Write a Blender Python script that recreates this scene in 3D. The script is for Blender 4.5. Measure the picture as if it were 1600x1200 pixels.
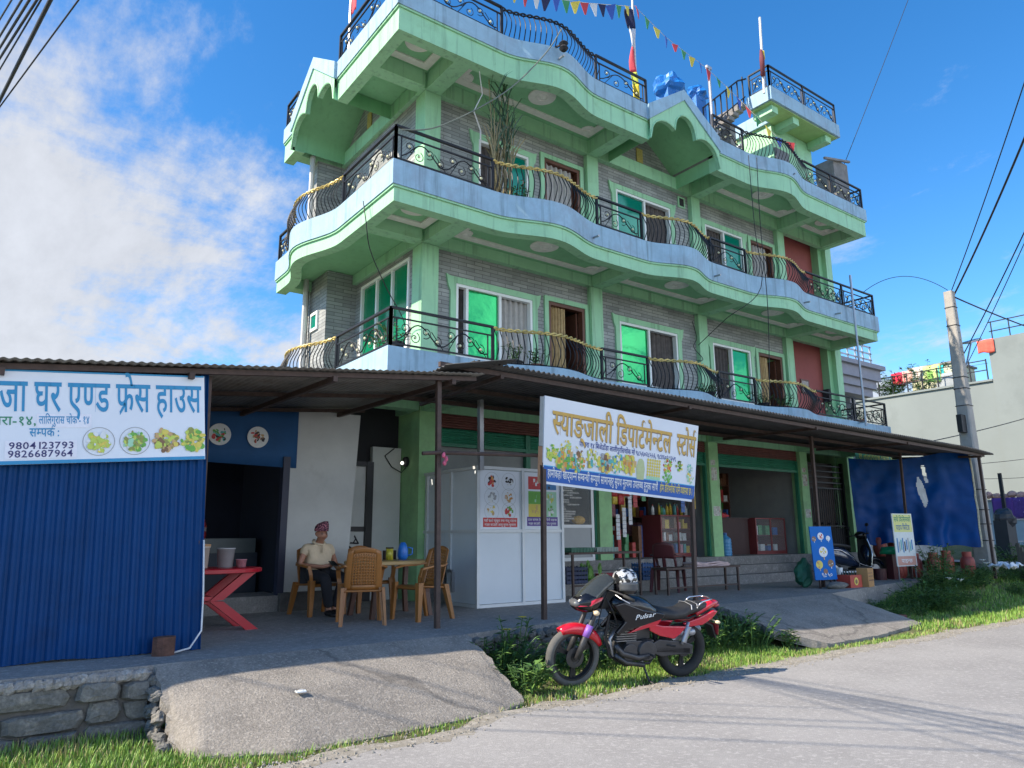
import bpy, bmesh, math, random
from mathutils import Vector, Matrix, noise, Euler
R = math.radians
random.seed(11)
sc = bpy.context.scene
COL = sc.collection
for o in list(bpy.data.objects): bpy.data.objects.remove(o)

# ---------------------------------------------------------------- camera
CF, CYAW, CPIT, CROL = 1144.0, 0.6349, 0.20709, -0.00674
EYE = Vector((0, 0, 1.5))
_c, _s = math.cos, math.sin
FW = Vector((_s(CYAW)*_c(CPIT), _c(CYAW)*_c(CPIT), _s(CPIT)))
_r0 = Vector((_c(CYAW), -_s(CYAW), 0)); _u0 = _r0.cross(FW)
RT = _c(CROL)*_r0 + _s(CROL)*_u0
UP = -_s(CROL)*_r0 + _c(CROL)*_u0
cam = bpy.data.cameras.new('camera'); camo = bpy.data.objects.new('camera', cam); COL.objects.link(camo)
cam.sensor_width = 36; cam.lens = CF/1600*36; cam.clip_start = .05; cam.clip_end = 3000
camo.matrix_world = Matrix(((RT.x, UP.x, -FW.x, EYE.x), (RT.y, UP.y, -FW.y, EYE.y), (RT.z, UP.z, -FW.z, EYE.z), (0, 0, 0, 1)))
sc.camera = camo

def ray(px, py): return RT*((px-800)/CF) - UP*((py-600)/CF) + FW
# ---------------------------------------------------------------- light
SUN = Vector((1.136, -.283, -1)).normalized()          # way the light travels
sl = bpy.data.lights.new('sun', 'SUN'); so = bpy.data.objects.new('sun', sl); COL.objects.link(so)
sl.energy = 4.2; sl.angle = R(.53); sl.color = (1, .88, .72)
so.rotation_euler = SUN.to_track_quat('-Z', 'Y').to_euler()
so.location = (-20, 10, 30)
SEL = math.asin(-SUN.z); SAZ = math.atan2(-SUN.x, -SUN.y)   # from +Y, clockwise
wd = bpy.data.worlds.new('World'); sc.world = wd; wd.use_nodes = True
def world():
    nt = wd.node_tree; N = nt.nodes; L = nt.links
    for n in list(N): N.remove(n)
    def nd(t, **k):
        n = N.new(t)
        for a, b in k.items(): setattr(n, a, b)
        return n
    def math_(op, a, b=None, clamp=False):
        m = nd('ShaderNodeMath', operation=op, use_clamp=clamp)
        for i, v in enumerate((a, b)):
            if v is None: continue
            if isinstance(v, (int, float)): m.inputs[i].default_value = v
            else: L.new(v, m.inputs[i])
        return m.outputs[0]
    out = nd('ShaderNodeOutputWorld'); bg = nd('ShaderNodeBackground')
    sky = nd('ShaderNodeTexSky', sky_type='NISHITA'); sky.sun_disc = False
    sky.sun_elevation = SEL; sky.sun_rotation = SAZ
    sky.air_density = 1.0; sky.dust_density = .4; sky.ozone_density = 2.6; sky.altitude = 800
    hs = nd('ShaderNodeHueSaturation'); hs.inputs['Saturation'].default_value = 1.32; hs.inputs['Value'].default_value = .86
    L.new(sky.outputs[0], hs.inputs['Color'])
    tc = nd('ShaderNodeTexCoord'); g = tc.outputs['Generated']
    sp = nd('ShaderNodeSeparateXYZ'); L.new(g, sp.inputs[0])
    z = math_('MAXIMUM', sp.outputs[2], 0.0); zz = math_('ADD', z, .22)
    cb = nd('ShaderNodeCombineXYZ')
    L.new(math_('DIVIDE', sp.outputs[0], zz), cb.inputs[0]); L.new(math_('DIVIDE', sp.outputs[1], zz), cb.inputs[1])
    n1 = nd('ShaderNodeTexNoise'); n1.inputs['Scale'].default_value = 1.7; n1.inputs['Detail'].default_value = 12; n1.inputs['Roughness'].default_value = .68
    n1.inputs['Distortion'].default_value = .35
    L.new(cb.outputs[0], n1.inputs['Vector'])
    n2 = nd('ShaderNodeTexNoise'); n2.inputs['Scale'].default_value = 4.2; n2.inputs['Detail'].default_value = 10; n2.inputs['Roughness'].default_value = .66
    mp = nd('ShaderNodeMapping'); mp.inputs['Scale'].default_value = (1.0, .40, 1); mp.inputs['Rotation'].default_value = (0, 0, .5)
    L.new(cb.outputs[0], mp.inputs[0]); L.new(mp.outputs[0], n2.inputs['Vector'])
    nn = math_('ADD', math_('MULTIPLY', n1.outputs[0], .95), math_('SUBTRACT', math_('MULTIPLY', n2.outputs[0], .75), .35))
    # broad cloud bank towards the left of the building, thin veil over the rest of the view
    def lobe(v, p):
        d = nd('ShaderNodeVectorMath', operation='DOT_PRODUCT'); L.new(g, d.inputs[0]); d.inputs[1].default_value = Vector(v).normalized()
        return math_('POWER', math_('MAXIMUM', d.outputs['Value'], 0.0), p)
    bias = math_('ADD', math_('MULTIPLY', lobe((-.10, 1, .36), 7), .42), math_('MULTIPLY', lobe((1.35, .8, .16), 60), .27))
    bias = math_('ADD', bias, math_('MULTIPLY', lobe((.35, -1, .6), 1.2), .25))  # extra unseen cloud cover behind the camera, added for whiter fill light
    bias = math_('ADD', bias, math_('MULTIPLY', lobe(ray(1510, 120), 420), .17))
    low = math_('MULTIPLY', math_('SUBTRACT', 1.0, math_('MULTIPLY', z, 4.0, ), clamp=True), .16)
    bias = math_('SUBTRACT', math_('ADD', bias, low), math_('MULTIPLY', math_('MAXIMUM', math_('SUBTRACT', z, .42), 0.0), .75))
    m = math_('ADD', nn, bias)
    mr = nd('ShaderNodeMapRange', interpolation_type='SMOOTHSTEP'); L.new(m, mr.inputs[0])
    mr.inputs[1].default_value = .60; mr.inputs[2].default_value = .90; mr.inputs[3].default_value = 0; mr.inputs[4].default_value = .97
    # cloud brightness varies with the noise
    cr = nd('ShaderNodeMapRange'); L.new(n2.outputs[0], cr.inputs[0]); cr.inputs[1].default_value = .3; cr.inputs[2].default_value = .7
    cr.inputs[3].default_value = .80; cr.inputs[4].default_value = 1.08
    cc = nd('ShaderNodeVectorMath', operation='SCALE'); cc.inputs[0].default_value = (2.4, 2.5, 2.72)
    # brightness added to unseen clouds behind the camera, to fill the shaded facade
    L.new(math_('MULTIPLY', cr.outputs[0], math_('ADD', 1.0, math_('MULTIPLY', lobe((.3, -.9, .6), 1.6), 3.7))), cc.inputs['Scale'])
    mx = nd('ShaderNodeMix', data_type='RGBA'); L.new(mr.outputs[0], mx.inputs[0])
    L.new(hs.outputs[0], mx.inputs[6]); L.new(cc.outputs[0], mx.inputs[7])
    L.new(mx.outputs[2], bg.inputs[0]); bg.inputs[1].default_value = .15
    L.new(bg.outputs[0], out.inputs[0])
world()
sc.view_settings.view_transform = 'Standard'; sc.view_settings.look = 'None'
sc.view_settings.exposure = 1.08; sc.view_settings.gamma = 1
sc.render.engine = 'CYCLES'
sc.cycles.max_bounces = 8; sc.cycles.diffuse_bounces = 4; sc.cycles.transparent_max_bounces = 8
sc.cycles.use_denoising = True

def aX(px, py, X): d = ray(px, py); return EYE + d*(X/d.x)
def aY(px, py, Y): d = ray(px, py); return EYE + d*(Y/d.y)
def aZ(px, py, Z): d = ray(px, py); return EYE + d*((Z-1.5)/d.z)

# ---------------------------------------------------------------- materials
MATS = {}
def mat(name, col, rough=.65, metal=0., var=.12, scale=4., bump=0., bscale=40., col2=None, c2lo=.5, c2hi=.68, spec=.5, alpha=1., coat=0., trans=0., streak=0.):
    if name in MATS: return MATS[name]
    m = bpy.data.materials.new(name); m.use_nodes = True; MATS[name] = m
    nt = m.node_tree; N = nt.nodes; L = nt.links; b = N['Principled BSDF']
    b.inputs['Roughness'].default_value = rough; b.inputs['Metallic'].default_value = metal
    b.inputs['Specular IOR Level'].default_value = spec; b.inputs['Coat Weight'].default_value = coat
    b.inputs['Alpha'].default_value = alpha; b.inputs['Transmission Weight'].default_value = trans
    c = (*col, 1)
    b.inputs['Base Color'].default_value = c
    tc = N.new('ShaderNodeTexCoord')
    if var or col2:
        n = N.new('ShaderNodeTexNoise'); n.inputs['Scale'].default_value = scale; n.inputs['Detail'].default_value = 6; n.inputs['Roughness'].default_value = .65
        L.new(tc.outputs['Object'], n.inputs['Vector'])
        mr = N.new('ShaderNodeMapRange'); L.new(n.outputs[0], mr.inputs[0])
        mr.inputs[1].default_value = .28; mr.inputs[2].default_value = .72; mr.inputs[3].default_value = 1-var; mr.inputs[4].default_value = 1+var
        vs = N.new('ShaderNodeVectorMath'); vs.operation = 'SCALE'; vs.inputs[0].default_value = col; L.new(mr.outputs[0], vs.inputs['Scale'])
        src = vs.outputs[0]
        if col2:
            n2 = N.new('ShaderNodeTexNoise'); n2.inputs['Scale'].default_value = scale*.6; n2.inputs['Detail'].default_value = 8; n2.inputs['Roughness'].default_value = .7
            L.new(tc.outputs['Object'], n2.inputs['Vector'])
            m2 = N.new('ShaderNodeMapRange'); m2.inputs[1].default_value = c2lo; m2.inputs[2].default_value = c2hi; L.new(n2.outputs[0], m2.inputs[0])
            mx = N.new('ShaderNodeMix'); mx.data_type = 'RGBA'; L.new(m2.outputs[0], mx.inputs[0]); L.new(src, mx.inputs[6]); mx.inputs[7].default_value = (*col2, 1)
            src = mx.outputs[2]
        if streak:
            mp = N.new('ShaderNodeMapping'); mp.inputs['Scale'].default_value = (9, 9, .55); L.new(tc.outputs['Object'], mp.inputs[0])
            n3 = N.new('ShaderNodeTexNoise'); n3.inputs['Scale'].default_value = 1; n3.inputs['Detail'].default_value = 6; n3.inputs['Roughness'].default_value = .6; L.new(mp.outputs[0], n3.inputs['Vector'])
            m3 = N.new('ShaderNodeMapRange'); m3.inputs[1].default_value = .53; m3.inputs[2].default_value = .74; m3.inputs[3].default_value = 0; m3.inputs[4].default_value = streak; L.new(n3.outputs[0], m3.inputs[0])
            x3 = N.new('ShaderNodeMix'); x3.data_type = 'RGBA'; L.new(m3.outputs[0], x3.inputs[0]); L.new(src, x3.inputs[6]); x3.inputs[7].default_value = (col[0]*.42, col[1]*.42, col[2]*.40, 1); src = x3.outputs[2]
        L.new(src, b.inputs['Base Color'])
    if bump:
        n = N.new('ShaderNodeTexNoise'); n.inputs['Scale'].default_value = bscale; n.inputs['Detail'].default_value = 5
        L.new(tc.outputs['Object'], n.inputs['Vector'])
        bp = N.new('ShaderNodeBump'); bp.inputs['Strength'].default_value = bump; bp.inputs['Distance'].default_value = .02
        L.new(n.outputs[0], bp.inputs['Height']); L.new(bp.outputs[0], b.inputs['Normal'])
    return m

def stone_tile():
    m = bpy.data.materials.new('slate_tile'); m.use_nodes = True; MATS['slate_tile'] = m
    N = m.node_tree.nodes; L = m.node_tree.links; b = N['Principled BSDF']; b.inputs['Roughness'].default_value = .8
    g = N.new('ShaderNodeTexCoord'); sp = N.new('ShaderNodeSeparateXYZ'); L.new(g.outputs['Object'], sp.inputs[0])
    ad = N.new('ShaderNodeMath'); L.new(sp.outputs[0], ad.inputs[0]); L.new(sp.outputs[1], ad.inputs[1])
    cb = N.new('ShaderNodeCombineXYZ'); L.new(ad.outputs[0], cb.inputs[0]); L.new(sp.outputs[2], cb.inputs[1])
    br = N.new('ShaderNodeTexBrick'); L.new(cb.outputs[0], br.inputs[0])
    br.inputs['Scale'].default_value = 1; br.inputs['Brick Width'].default_value = .36; br.inputs['Row Height'].default_value = .075
    br.inputs['Mortar Size'].default_value = .006; br.inputs['Color1'].default_value = (.40, .415, .40, 1); br.inputs['Color2'].default_value = (.26, .275, .27, 1)
    br.inputs['Mortar'].default_value = (.15, .15, .16, 1); br.inputs['Bias'].default_value = .1
    n = N.new('ShaderNodeTexNoise'); n.inputs['Scale'].default_value = 1.6; n.inputs['Detail'].default_value = 8
    L.new(cb.outputs[0], n.inputs['Vector'])
    mr = N.new('ShaderNodeMapRange'); mr.inputs[1].default_value = .3; mr.inputs[2].default_value = .7; mr.inputs[3].default_value = .75; mr.inputs[4].default_value = 1.15; L.new(n.outputs[0], mr.inputs[0])
    vs = N.new('ShaderNodeVectorMath'); vs.operation = 'SCALE'; L.new(br.outputs[0], vs.inputs[0]); L.new(mr.outputs[0], vs.inputs['Scale'])
    L.new(vs.outputs[0], b.inputs['Base Color'])
    bp = N.new('ShaderNodeBump'); bp.inputs['Strength'].default_value = .6; bp.inputs['Distance'].default_value = .012
    L.new(br.outputs[0], bp.inputs['Height']); L.new(bp.outputs[0], b.inputs['Normal'])
    return m
def speckle(name, c1, c2, c3, s1, s2, bump, bs, rough=.9, crack=0.):
    m = bpy.data.materials.new(name); m.use_nodes = True; MATS[name] = m
    N = m.node_tree.nodes; L = m.node_tree.links; b = N['Principled BSDF']; b.inputs['Roughness'].default_value = rough; b.inputs['Specular IOR Level'].default_value = .25
    g = N.new('ShaderNodeTexCoord').outputs['Object']
    def noi(s, d=6, r=.6):
        n = N.new('ShaderNodeTexNoise'); n.inputs['Scale'].default_value = s; n.inputs['Detail'].default_value = d; n.inputs['Roughness'].default_value = r
        L.new(g, n.inputs['Vector']); return n.outputs[0]
    def rng(x, a, b_, lo=0., hi=1.):
        r = N.new('ShaderNodeMapRange'); L.new(x, r.inputs[0]); r.inputs[1].default_value = a; r.inputs[2].default_value = b_; r.inputs[3].default_value = lo; r.inputs[4].default_value = hi; return r.outputs[0]
    def mix(f, a, c):
        x = N.new('ShaderNodeMix'); x.data_type = 'RGBA'; L.new(f, x.inputs[0])
        for i, v in ((6, a), (7, c)):
            if isinstance(v, tuple): x.inputs[i].default_value = (*v, 1)
            else: L.new(v, x.inputs[i])
        return x.outputs[2]
    a = mix(rng(noi(s1, 8, .7), .35, .65), c1, c2)
    a = mix(rng(noi(s2, 3, .6), .52, .66), a, c3)
    fine = rng(noi(bs*1.5, 2), .3, .7, .78, 1.22)
    vs = N.new('ShaderNodeVectorMath'); vs.operation = 'SCALE'; L.new(a, vs.inputs[0]); L.new(fine, vs.inputs['Scale'])
    src = vs.outputs[0]
    if crack:
        v = N.new('ShaderNodeTexVoronoi'); v.feature = 'DISTANCE_TO_EDGE'; v.inputs['Scale'].default_value = crack
        w = N.new('ShaderNodeTexNoise'); w.inputs['Scale'].default_value = 3; w.inputs['Detail'].default_value = 5; L.new(g, w.inputs['Vector'])
        ad = N.new('ShaderNodeVectorMath'); ad.operation = 'MULTIPLY_ADD'; L.new(w.outputs['Color'], ad.inputs[0]); ad.inputs[1].default_value = (.5, .5, .5); L.new(g, ad.inputs[2])
        L.new(ad.outputs[0], v.inputs['Vector'])
        src = mix(rng(v.outputs[0], .0, .012, .55, 0), src, (.08, .075, .07))
    L.new(src, b.inputs['Base Color'])
    bp = N.new('ShaderNodeBump'); bp.inputs['Strength'].default_value = bump; bp.inputs['Distance'].default_value = .02
    L.new(noi(bs, 6, .7), bp.inputs['Height']); L.new(bp.outputs[0], b.inputs['Normal'])
    return m

TILE = stone_tile()
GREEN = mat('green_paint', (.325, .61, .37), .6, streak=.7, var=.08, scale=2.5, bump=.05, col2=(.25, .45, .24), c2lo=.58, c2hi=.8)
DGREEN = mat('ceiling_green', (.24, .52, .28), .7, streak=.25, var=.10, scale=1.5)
BLUE = mat('blue_wash', (.31, .47, .58), .75, streak=.85, var=.14, scale=3, bump=.08, col2=(.27, .35, .43), c2lo=.48, c2hi=.72)
FRAMEW = mat('white_trim', (.80, .82, .80), .45, var=.04)
MOULD = mat('moulding', (.74, .73, .67), .8, var=.12, scale=6)
IRON = mat('black_iron', (.012, .014, .018), .5, spec=.3, metal=0, var=.1)
GOLD = mat('gold_paint', (.62, .47, .16), .45, metal=.35, var=.25, scale=30)
GLASSG = mat('green_film', (.018, .40, .12), .05, metal=.55, var=.05, bump=.25, bscale=1.3)
GLASST = mat('teal_film', (.0, .23, .16), .10, metal=.25, var=.05)
DARK = mat('dark_inside', (.02, .02, .024), .8, var=.1)
DGLASS = mat('dark_glass', (.015, .02, .02), .12, var=.05)
BROWN = mat('brown_wood', (.13, .05, .03), .5, var=.2, scale=8)
MAROON = mat('maroon_paint', (.23, .045, .045), .55, var=.12)
REDW = mat('maroon_wall', (.30, .075, .07), .75, var=.08)
ASPH = speckle('road_surface', (.30, .293, .283), (.235, .229, .222), (.335, .327, .315), .7, 22, .35, 90)
CONC = speckle('rough_concrete', (.29, .275, .255), (.21, .20, .19), (.35, .33, .30), 1.3, 14, .5, 45)
CONCS = speckle('smooth_concrete', (.24, .235, .225), (.18, .175, .17), (.28, .27, .26), 1.1, 9, .3, 30)
SOIL = speckle('soil', (.12, .12, .05), (.07, .10, .028), (.17, .15, .09), 1.5, 12, .5, 40)
STONE = speckle('fieldstone', (.17, .165, .15), (.11, .11, .105), (.24, .225, .2), 2.2, 10, .6, 30)
MORTAR = mat('old_mortar', (.10, .095, .09), .95, var=.3, scale=9, bump=.5)
RUST = mat('rusty_steel', (.065, .04, .032), .65, metal=.1, var=.35, scale=12)
STEEL = mat('grey_steel', (.35, .36, .38), .4, metal=.7, var=.1)
ROOFS = mat('roof_sheet', (.20, .19, .17), .55, metal=.2, var=.25, scale=3, col2=(.12, .085, .06), c2lo=.52, c2hi=.75)
BSHEET = mat('blue_sheet', (.0, .040, .150), .5, streak=.45, spec=.18, var=.14, scale=2.2, col2=(.004, .03, .10), c2lo=.55, c2hi=.8)

# ---------------------------------------------------------------- mesh builder
class MB:
    def __init__(s): s.v = []; s.f = []; s.mi = []; s.k = 0; s.M = None
    def vert(s, p):
        p = Vector(p)
        if s.M is not None: p = s.M @ p
        s.v.append(p); return len(s.v)-1
    def face(s, idx): s.f.append(tuple(idx)); s.mi.append(s.k)
    def poly(s, pts): s.face([s.vert(p) for p in pts])
    def box(s, x0, x1, y0, y1, z0, z1):
        i = [s.vert((x, y, z)) for z in (z0, z1) for x, y in ((x0, y0), (x1, y0), (x1, y1), (x0, y1))]
        for q in ((3, 2, 1, 0), (4, 5, 6, 7), (0, 1, 5, 4), (1, 2, 6, 5), (2, 3, 7, 6), (3, 0, 4, 7)): s.face([i[k] for k in q])
    def bar(s, p, q, w, h=None, up=(0, 0, 1)):
        p = Vector(p); q = Vector(q); h = h or w; d = (q-p).normalized(); u = Vector(up)
        if abs(d.dot(u)) > .98: u = Vector((0, 1, 0))
        a = d.cross(u).normalized()*(w/2); b = a.cross(d).normalized()*(h/2)
        i = [s.vert(e+x) for e in (p, q) for x in (-a-b, a-b, a+b, -a+b)]
        for f in ((3, 2, 1, 0), (4, 5, 6, 7), (0, 1, 5, 4), (1, 2, 6, 5), (2, 3, 7, 6), (3, 0, 4, 7)): s.face([i[k] for k in f])
    def tube(s, pts, r, n=6, closed=False, cap=True):
        pts = [Vector(p) for p in pts]; N = len(pts)
        rs = r if isinstance(r, (list, tuple)) else [r]*N
        rings = []; prev = None
        for k in range(N):
            if closed: t = pts[(k+1) % N]-pts[k-1]
            else: t = pts[min(k+1, N-1)]-pts[max(k-1, 0)]
            if t.length < 1e-9: t = Vector((0, 0, 1))
            t.normalize()
            if prev is None:
                a = t.cross(Vector((0, 0, 1)))
                if a.length < .05: a = t.cross(Vector((0, 1, 0)))
            else:
                a = prev - t*prev.dot(t)
                if a.length < 1e-6: a = t.cross(Vector((0, 0, 1)))
            a.normalize(); prev = a; b = t.cross(a)
            rings.append([s.vert(pts[k]+(a*_c(2*math.pi*j/n)+b*_s(2*math.pi*j/n))*rs[k]) for j in range(n)])
        for k in range(N if closed else N-1):
            A, B = rings[k], rings[(k+1) % N]
            for j in range(n): s.face((A[j], A[(j+1) % n], B[(j+1) % n], B[j]))
        if cap and not closed: s.face(rings[0][::-1]); s.face(rings[-1])
    def lathe(s, prof, c=(0, 0, 0), n=16, ax=None):
        c = Vector(c); Q = Matrix.Identity(3) if ax is None else Vector(ax).to_track_quat('Z', 'Y').to_matrix()
        rings = [[s.vert(c+Q @ Vector((r*_c(2*math.pi*j/n), r*_s(2*math.pi*j/n), z))) for j in range(n)] for r, z in prof]
        for A, B in zip(rings, rings[1:]):
            for j in range(n): s.face((A[j], A[(j+1) % n], B[(j+1) % n], B[j]))
        s.face(rings[0][::-1]); s.face(rings[-1])
    def ell(s, c, r, n=12, m=8, jit=0, seed=0):
        c = Vector(c); r = Vector(r) if not isinstance(r, (int, float)) else Vector((r, r, r))
        rings = []
        for i in range(m+1):
            a = math.pi*(i+.0)/m; rr = max(_s(a), .02)
            ring = []
            for j in range(n):
                t = 2*math.pi*j/n; d = Vector((rr*_c(t), rr*_s(t), -_c(a)))
                k = 1+(jit*noise.noise(d*1.7+Vector((seed*3.1, seed, 0))) if jit else 0)
                ring.append(s.vert(c+Vector((d.x*r.x, d.y*r.y, d.z*r.z))*k))
            rings.append(ring)
        for A, B in zip(rings, rings[1:]):
            for j in range(n): s.face((A[j], A[(j+1) % n], B[(j+1) % n], B[j]))
        s.face(rings[0][::-1]); s.face(rings[-1])
    def loft(s, rings, cap=True):
        I = [[s.vert(p) for p in r] for r in rings]; n = len(I[0])
        for A, B in zip(I, I[1:]):
            for j in range(n): s.face((A[j], A[(j+1) % n], B[(j+1) % n], B[j]))
        if cap: s.face(I[0][::-1]); s.face(I[-1])
    def prism(s, poly, fn, d0, d1, sides=True, back=True):
        a = [s.vert(fn(u, v, d0)) for u, v in poly]; n = len(a)
        s.face(a)
        if back or sides:
            b = [s.vert(fn(u, v, d1)) for u, v in poly]
            if back: s.face(b[::-1])
            if sides:
                for j in range(n): s.face((a[j], b[j], b[(j+1) % n], a[(j+1) % n]))
    def grid(s, fn, nu, nv):
        I = [[s.vert(fn(i/nu, j/nv)) for j in range(nv+1)] for i in range(nu+1)]
        for i in range(nu):
            for j in range(nv): s.face((I[i][j], I[i+1][j], I[i+1][j+1], I[i][j+1]))
    def disc(s, c, ax, r, n=16, ry=None):
        c = Vector(c); Q = Vector(ax).to_track_quat('Z', 'Y').to_matrix()
        s.face([s.vert(c+Q @ Vector((r*_c(2*math.pi*j/n), (ry or r)*_s(2*math.pi*j/n), 0))) for j in range(n)])
    def build(s, name, m, parent=None, local=False, smooth=False, thick=0, bevel=0, sub=0, fixn=True, base=None, **tags):
        me = bpy.data.meshes.new(name); V = s.v
        o = bpy.data.objects.new(name, me); COL.objects.link(o)
        if parent is not None:
            o.parent = parent
            if not local: W = WM[root_of(parent).name].inverted(); V = [W @ p for p in V]
        else:
            if base is None and V:
                base = (sum(p.x for p in V)/len(V), sum(p.y for p in V)/len(V), min(p.z for p in V))
            o.location = base or (0, 0, 0); V = [p-o.location for p in V]
            WM[o.name] = Matrix.Translation(o.location)
        me.from_pydata(V, [], s.f)
        for mm in (m if isinstance(m, (list, tuple)) else [m]): me.materials.append(mm)
        me.polygons.foreach_set('material_index', s.mi)
        if smooth: me.polygons.foreach_set('use_smooth', [True]*len(s.f))
        if fixn and len(s.f) < 60000:
            bm = bmesh.new(); bm.from_mesh(me)
            if smooth: bmesh.ops.remove_doubles(bm, verts=bm.verts, dist=1e-5)
            bmesh.ops.recalc_face_normals(bm, faces=bm.faces); bm.to_mesh(me); bm.free()
        if thick: md = o.modifiers.new('solid', 'SOLIDIFY'); md.thickness = thick
        if bevel: md = o.modifiers.new('bevel', 'BEVEL'); md.width = bevel; md.segments = 2; md.limit_method = 'ANGLE'
        if sub: md = o.modifiers.new('sub', 'SUBSURF'); md.levels = sub; md.render_levels = sub
        if smooth == 'auto':
            try: me.set_sharp_from_angle(angle=R(38))
            except Exception: pass
        tag(o, **tags)
        return o
WM = {}
def root_of(o):
    while o.parent: o = o.parent
    return o
def tag(o, label=None, cat=None, group=None, kind=None):
    if label: o['label'] = label
    if cat: o['category'] = cat
    if group: o['group'] = group
    if kind: o['kind'] = kind
def thing(name, label, cat, loc=(0, 0, 0), rotz=0, group=None, rot=None):
    o = bpy.data.objects.new(name, None); COL.objects.link(o); o.empty_display_size = .2
    o.location = loc; o.rotation_euler = rot if rot else (0, 0, rotz)
    WM[o.name] = Matrix.Translation(Vector(loc)) @ Euler(o.rotation_euler).to_matrix().to_4x4()
    tag(o, label, cat, group); return o
def dup(o, loc, rotz=None, label=None, group=None, scale=None):
    def cp(src, par):
        c = src.copy(); COL.objects.link(c); c.parent = par
        for ch in [x for x in bpy.data.objects if x.parent == src]: cp(ch, c)
        return c
    c = cp(o, None); c.location = loc
    if rotz is not None: c.rotation_euler = (o.rotation_euler.x, o.rotation_euler.y, rotz)
    if scale: c.scale = (scale,)*3
    if label: c['label'] = label
    if group: c['group'] = group
    WM[c.name] = Matrix.Translation(Vector(loc)) @ Euler(c.rotation_euler).to_matrix().to_4x4()
    return c

# ---------------------------------------------------------------- lettering (built-in font, outlines only)
GL = {}
def load_glyphs(strings):
    chars = sorted(set(''.join(strings)) - set(' ~^%'))
    tmp = []
    for ch in chars:
        cu = bpy.data.curves.new('glyph', 'FONT'); cu.body = ch; cu.resolution_u = 2; cu.offset = .012
        o = bpy.data.objects.new('glyph', cu); COL.objects.link(o); tmp.append((ch, o, cu))
    bpy.context.view_layer.update(); dg = bpy.context.evaluated_depsgraph_get()
    for ch, o, cu in tmp:
        me = bpy.data.meshes.new_from_object(o.evaluated_get(dg))
        v = [(p.co.x, p.co.y) for p in me.vertices]; f = [tuple(p.vertices) for p in me.polygons]
        GL[ch] = (v, f, max((p[0] for p in v), default=.3)); bpy.data.meshes.remove(me)
    for ch, o, cu in tmp: bpy.data.objects.remove(o); bpy.data.curves.remove(cu)
def half(ch):
    v, f, a = GL[ch]; cut = a-.2
    bm = bmesh.new(); vs = [bm.verts.new((x, y, 0)) for x, y in v]
    for q in f:
        try: bm.faces.new([vs[i] for i in q])
        except ValueError: pass
    bmesh.ops.bisect_plane(bm, geom=bm.verts[:]+bm.edges[:]+bm.faces[:], plane_co=(cut, 0, 0), plane_no=(1, 0, 0), clear_outer=True)
    bm.verts.index_update(); r = ([(p.co.x, p.co.y) for p in bm.verts], [tuple(p.index for p in q.verts) for q in bm.faces], cut); bm.free(); return r
def text2d(s):
    """glyph outlines of a string already in visual order; ~ half form, ^ reph, % rakar"""
    V = []; F = []; x = 0; i = 0; last = 0
    def put(g, dx):
        b = len(V); V.extend((p[0]+dx, p[1]) for p in g[0]); F.extend(tuple(k+b for k in q) for q in g[1])
    while i < len(s):
        c = s[i]
        if c == ' ': x += .26
        elif c == '~': i += 1; g = half(s[i]); put(g, x); x += g[2]
        elif c == '^':
            P = [(-.14, .60), (-.19, .70), (-.16, .82), (-.05, .86), (.05, .80)]; b = len(V)
            for k, (u, w) in enumerate(P): V.extend([(x+u-.03-.1, w), (x+u+.035-.1, w-.02)])
            for k in range(len(P)-1): F.append((b+2*k, b+2*k+1, b+2*k+3, b+2*k+2))
        elif c == '%':
            b = len(V); x0 = x-.42; V.extend([(x0, .22), (x0+.03, .14), (x0-.2, -.08), (x0-.23, 0)]); F.append((b, b+1, b+2, b+3))
        else:
            g = GL[c]; put(g, x)
            if c == 'ि': x += .27
            elif c in 'ेैुूंँ्ृ': pass
            elif c in '१२३४५६७८९०': x += .56
            elif ord(c) < 128: x += g[2]+.06
            else: x += g[2]
        i += 1
    return V, F, x
def lettering(mb, s, fn, x0, y0, h, width=None):
    """put a string on a surface: fn(u, v) -> point; h is the em size"""
    V, F, w = text2d(s); k = (width/w if width else h); b = len(mb.v)
    for px, py in V: mb.vert(fn(x0+px*k, y0+py*h))
    for q in F: mb.face([b+i for i in q])
    return w*k
T_A = "ताजा घर ए~णड फ%ेस हाउस"; T_B = "पोखरा-१४,"; T_B2 = "लािलगुरास चोक - १४"; T_C = "स~मपक^ :"; T_D = "9804123793"; T_E = "9826687964"
T_F = "~सयाङ्जाली"; T_F2 = "िडपाट^मे~नटल"; T_F3 = "~सटोस^"; T_G = "पोखरा १४ िबजेडाँडा लालीगुराँसचोक मो ९८५६०२८५५६, ९८४६०२८६५९"
T_H = "हामीकहाँ खाद्या~नन स~मब~नधी स~मपूण^ सामानहरु सुपथ मू~लयमा उपल~बध हुनुका साथै"; T_I = "होम डेिलभरीको पिन ~वयव~सथा छ ।"
T_J = "यहाँ खसी कुखुरा तथा मासु पाइ~नछ"; T_K = "दाल चामल तेल नुन िचनी पाइ~नछ"; T_L = "माछा काउली आलु सुपथ मू~लयमा"
T_M = "ALSTO"; T_N = "~शी लालीगुराँस ~गयास पसल"; T_O = "सबै िकिसमको"; T_P = "पाइप िफिटङ"; T_Q = "पाइ~नछ"; T_R = "Pulsar"
load_glyphs([T_A, T_B, T_B2, T_C, T_D, T_E, T_F, T_F2, T_F3, T_G, T_H, T_I, T_J, T_K, T_L, T_M, T_N, T_O, T_P, T_Q, T_R])
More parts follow.
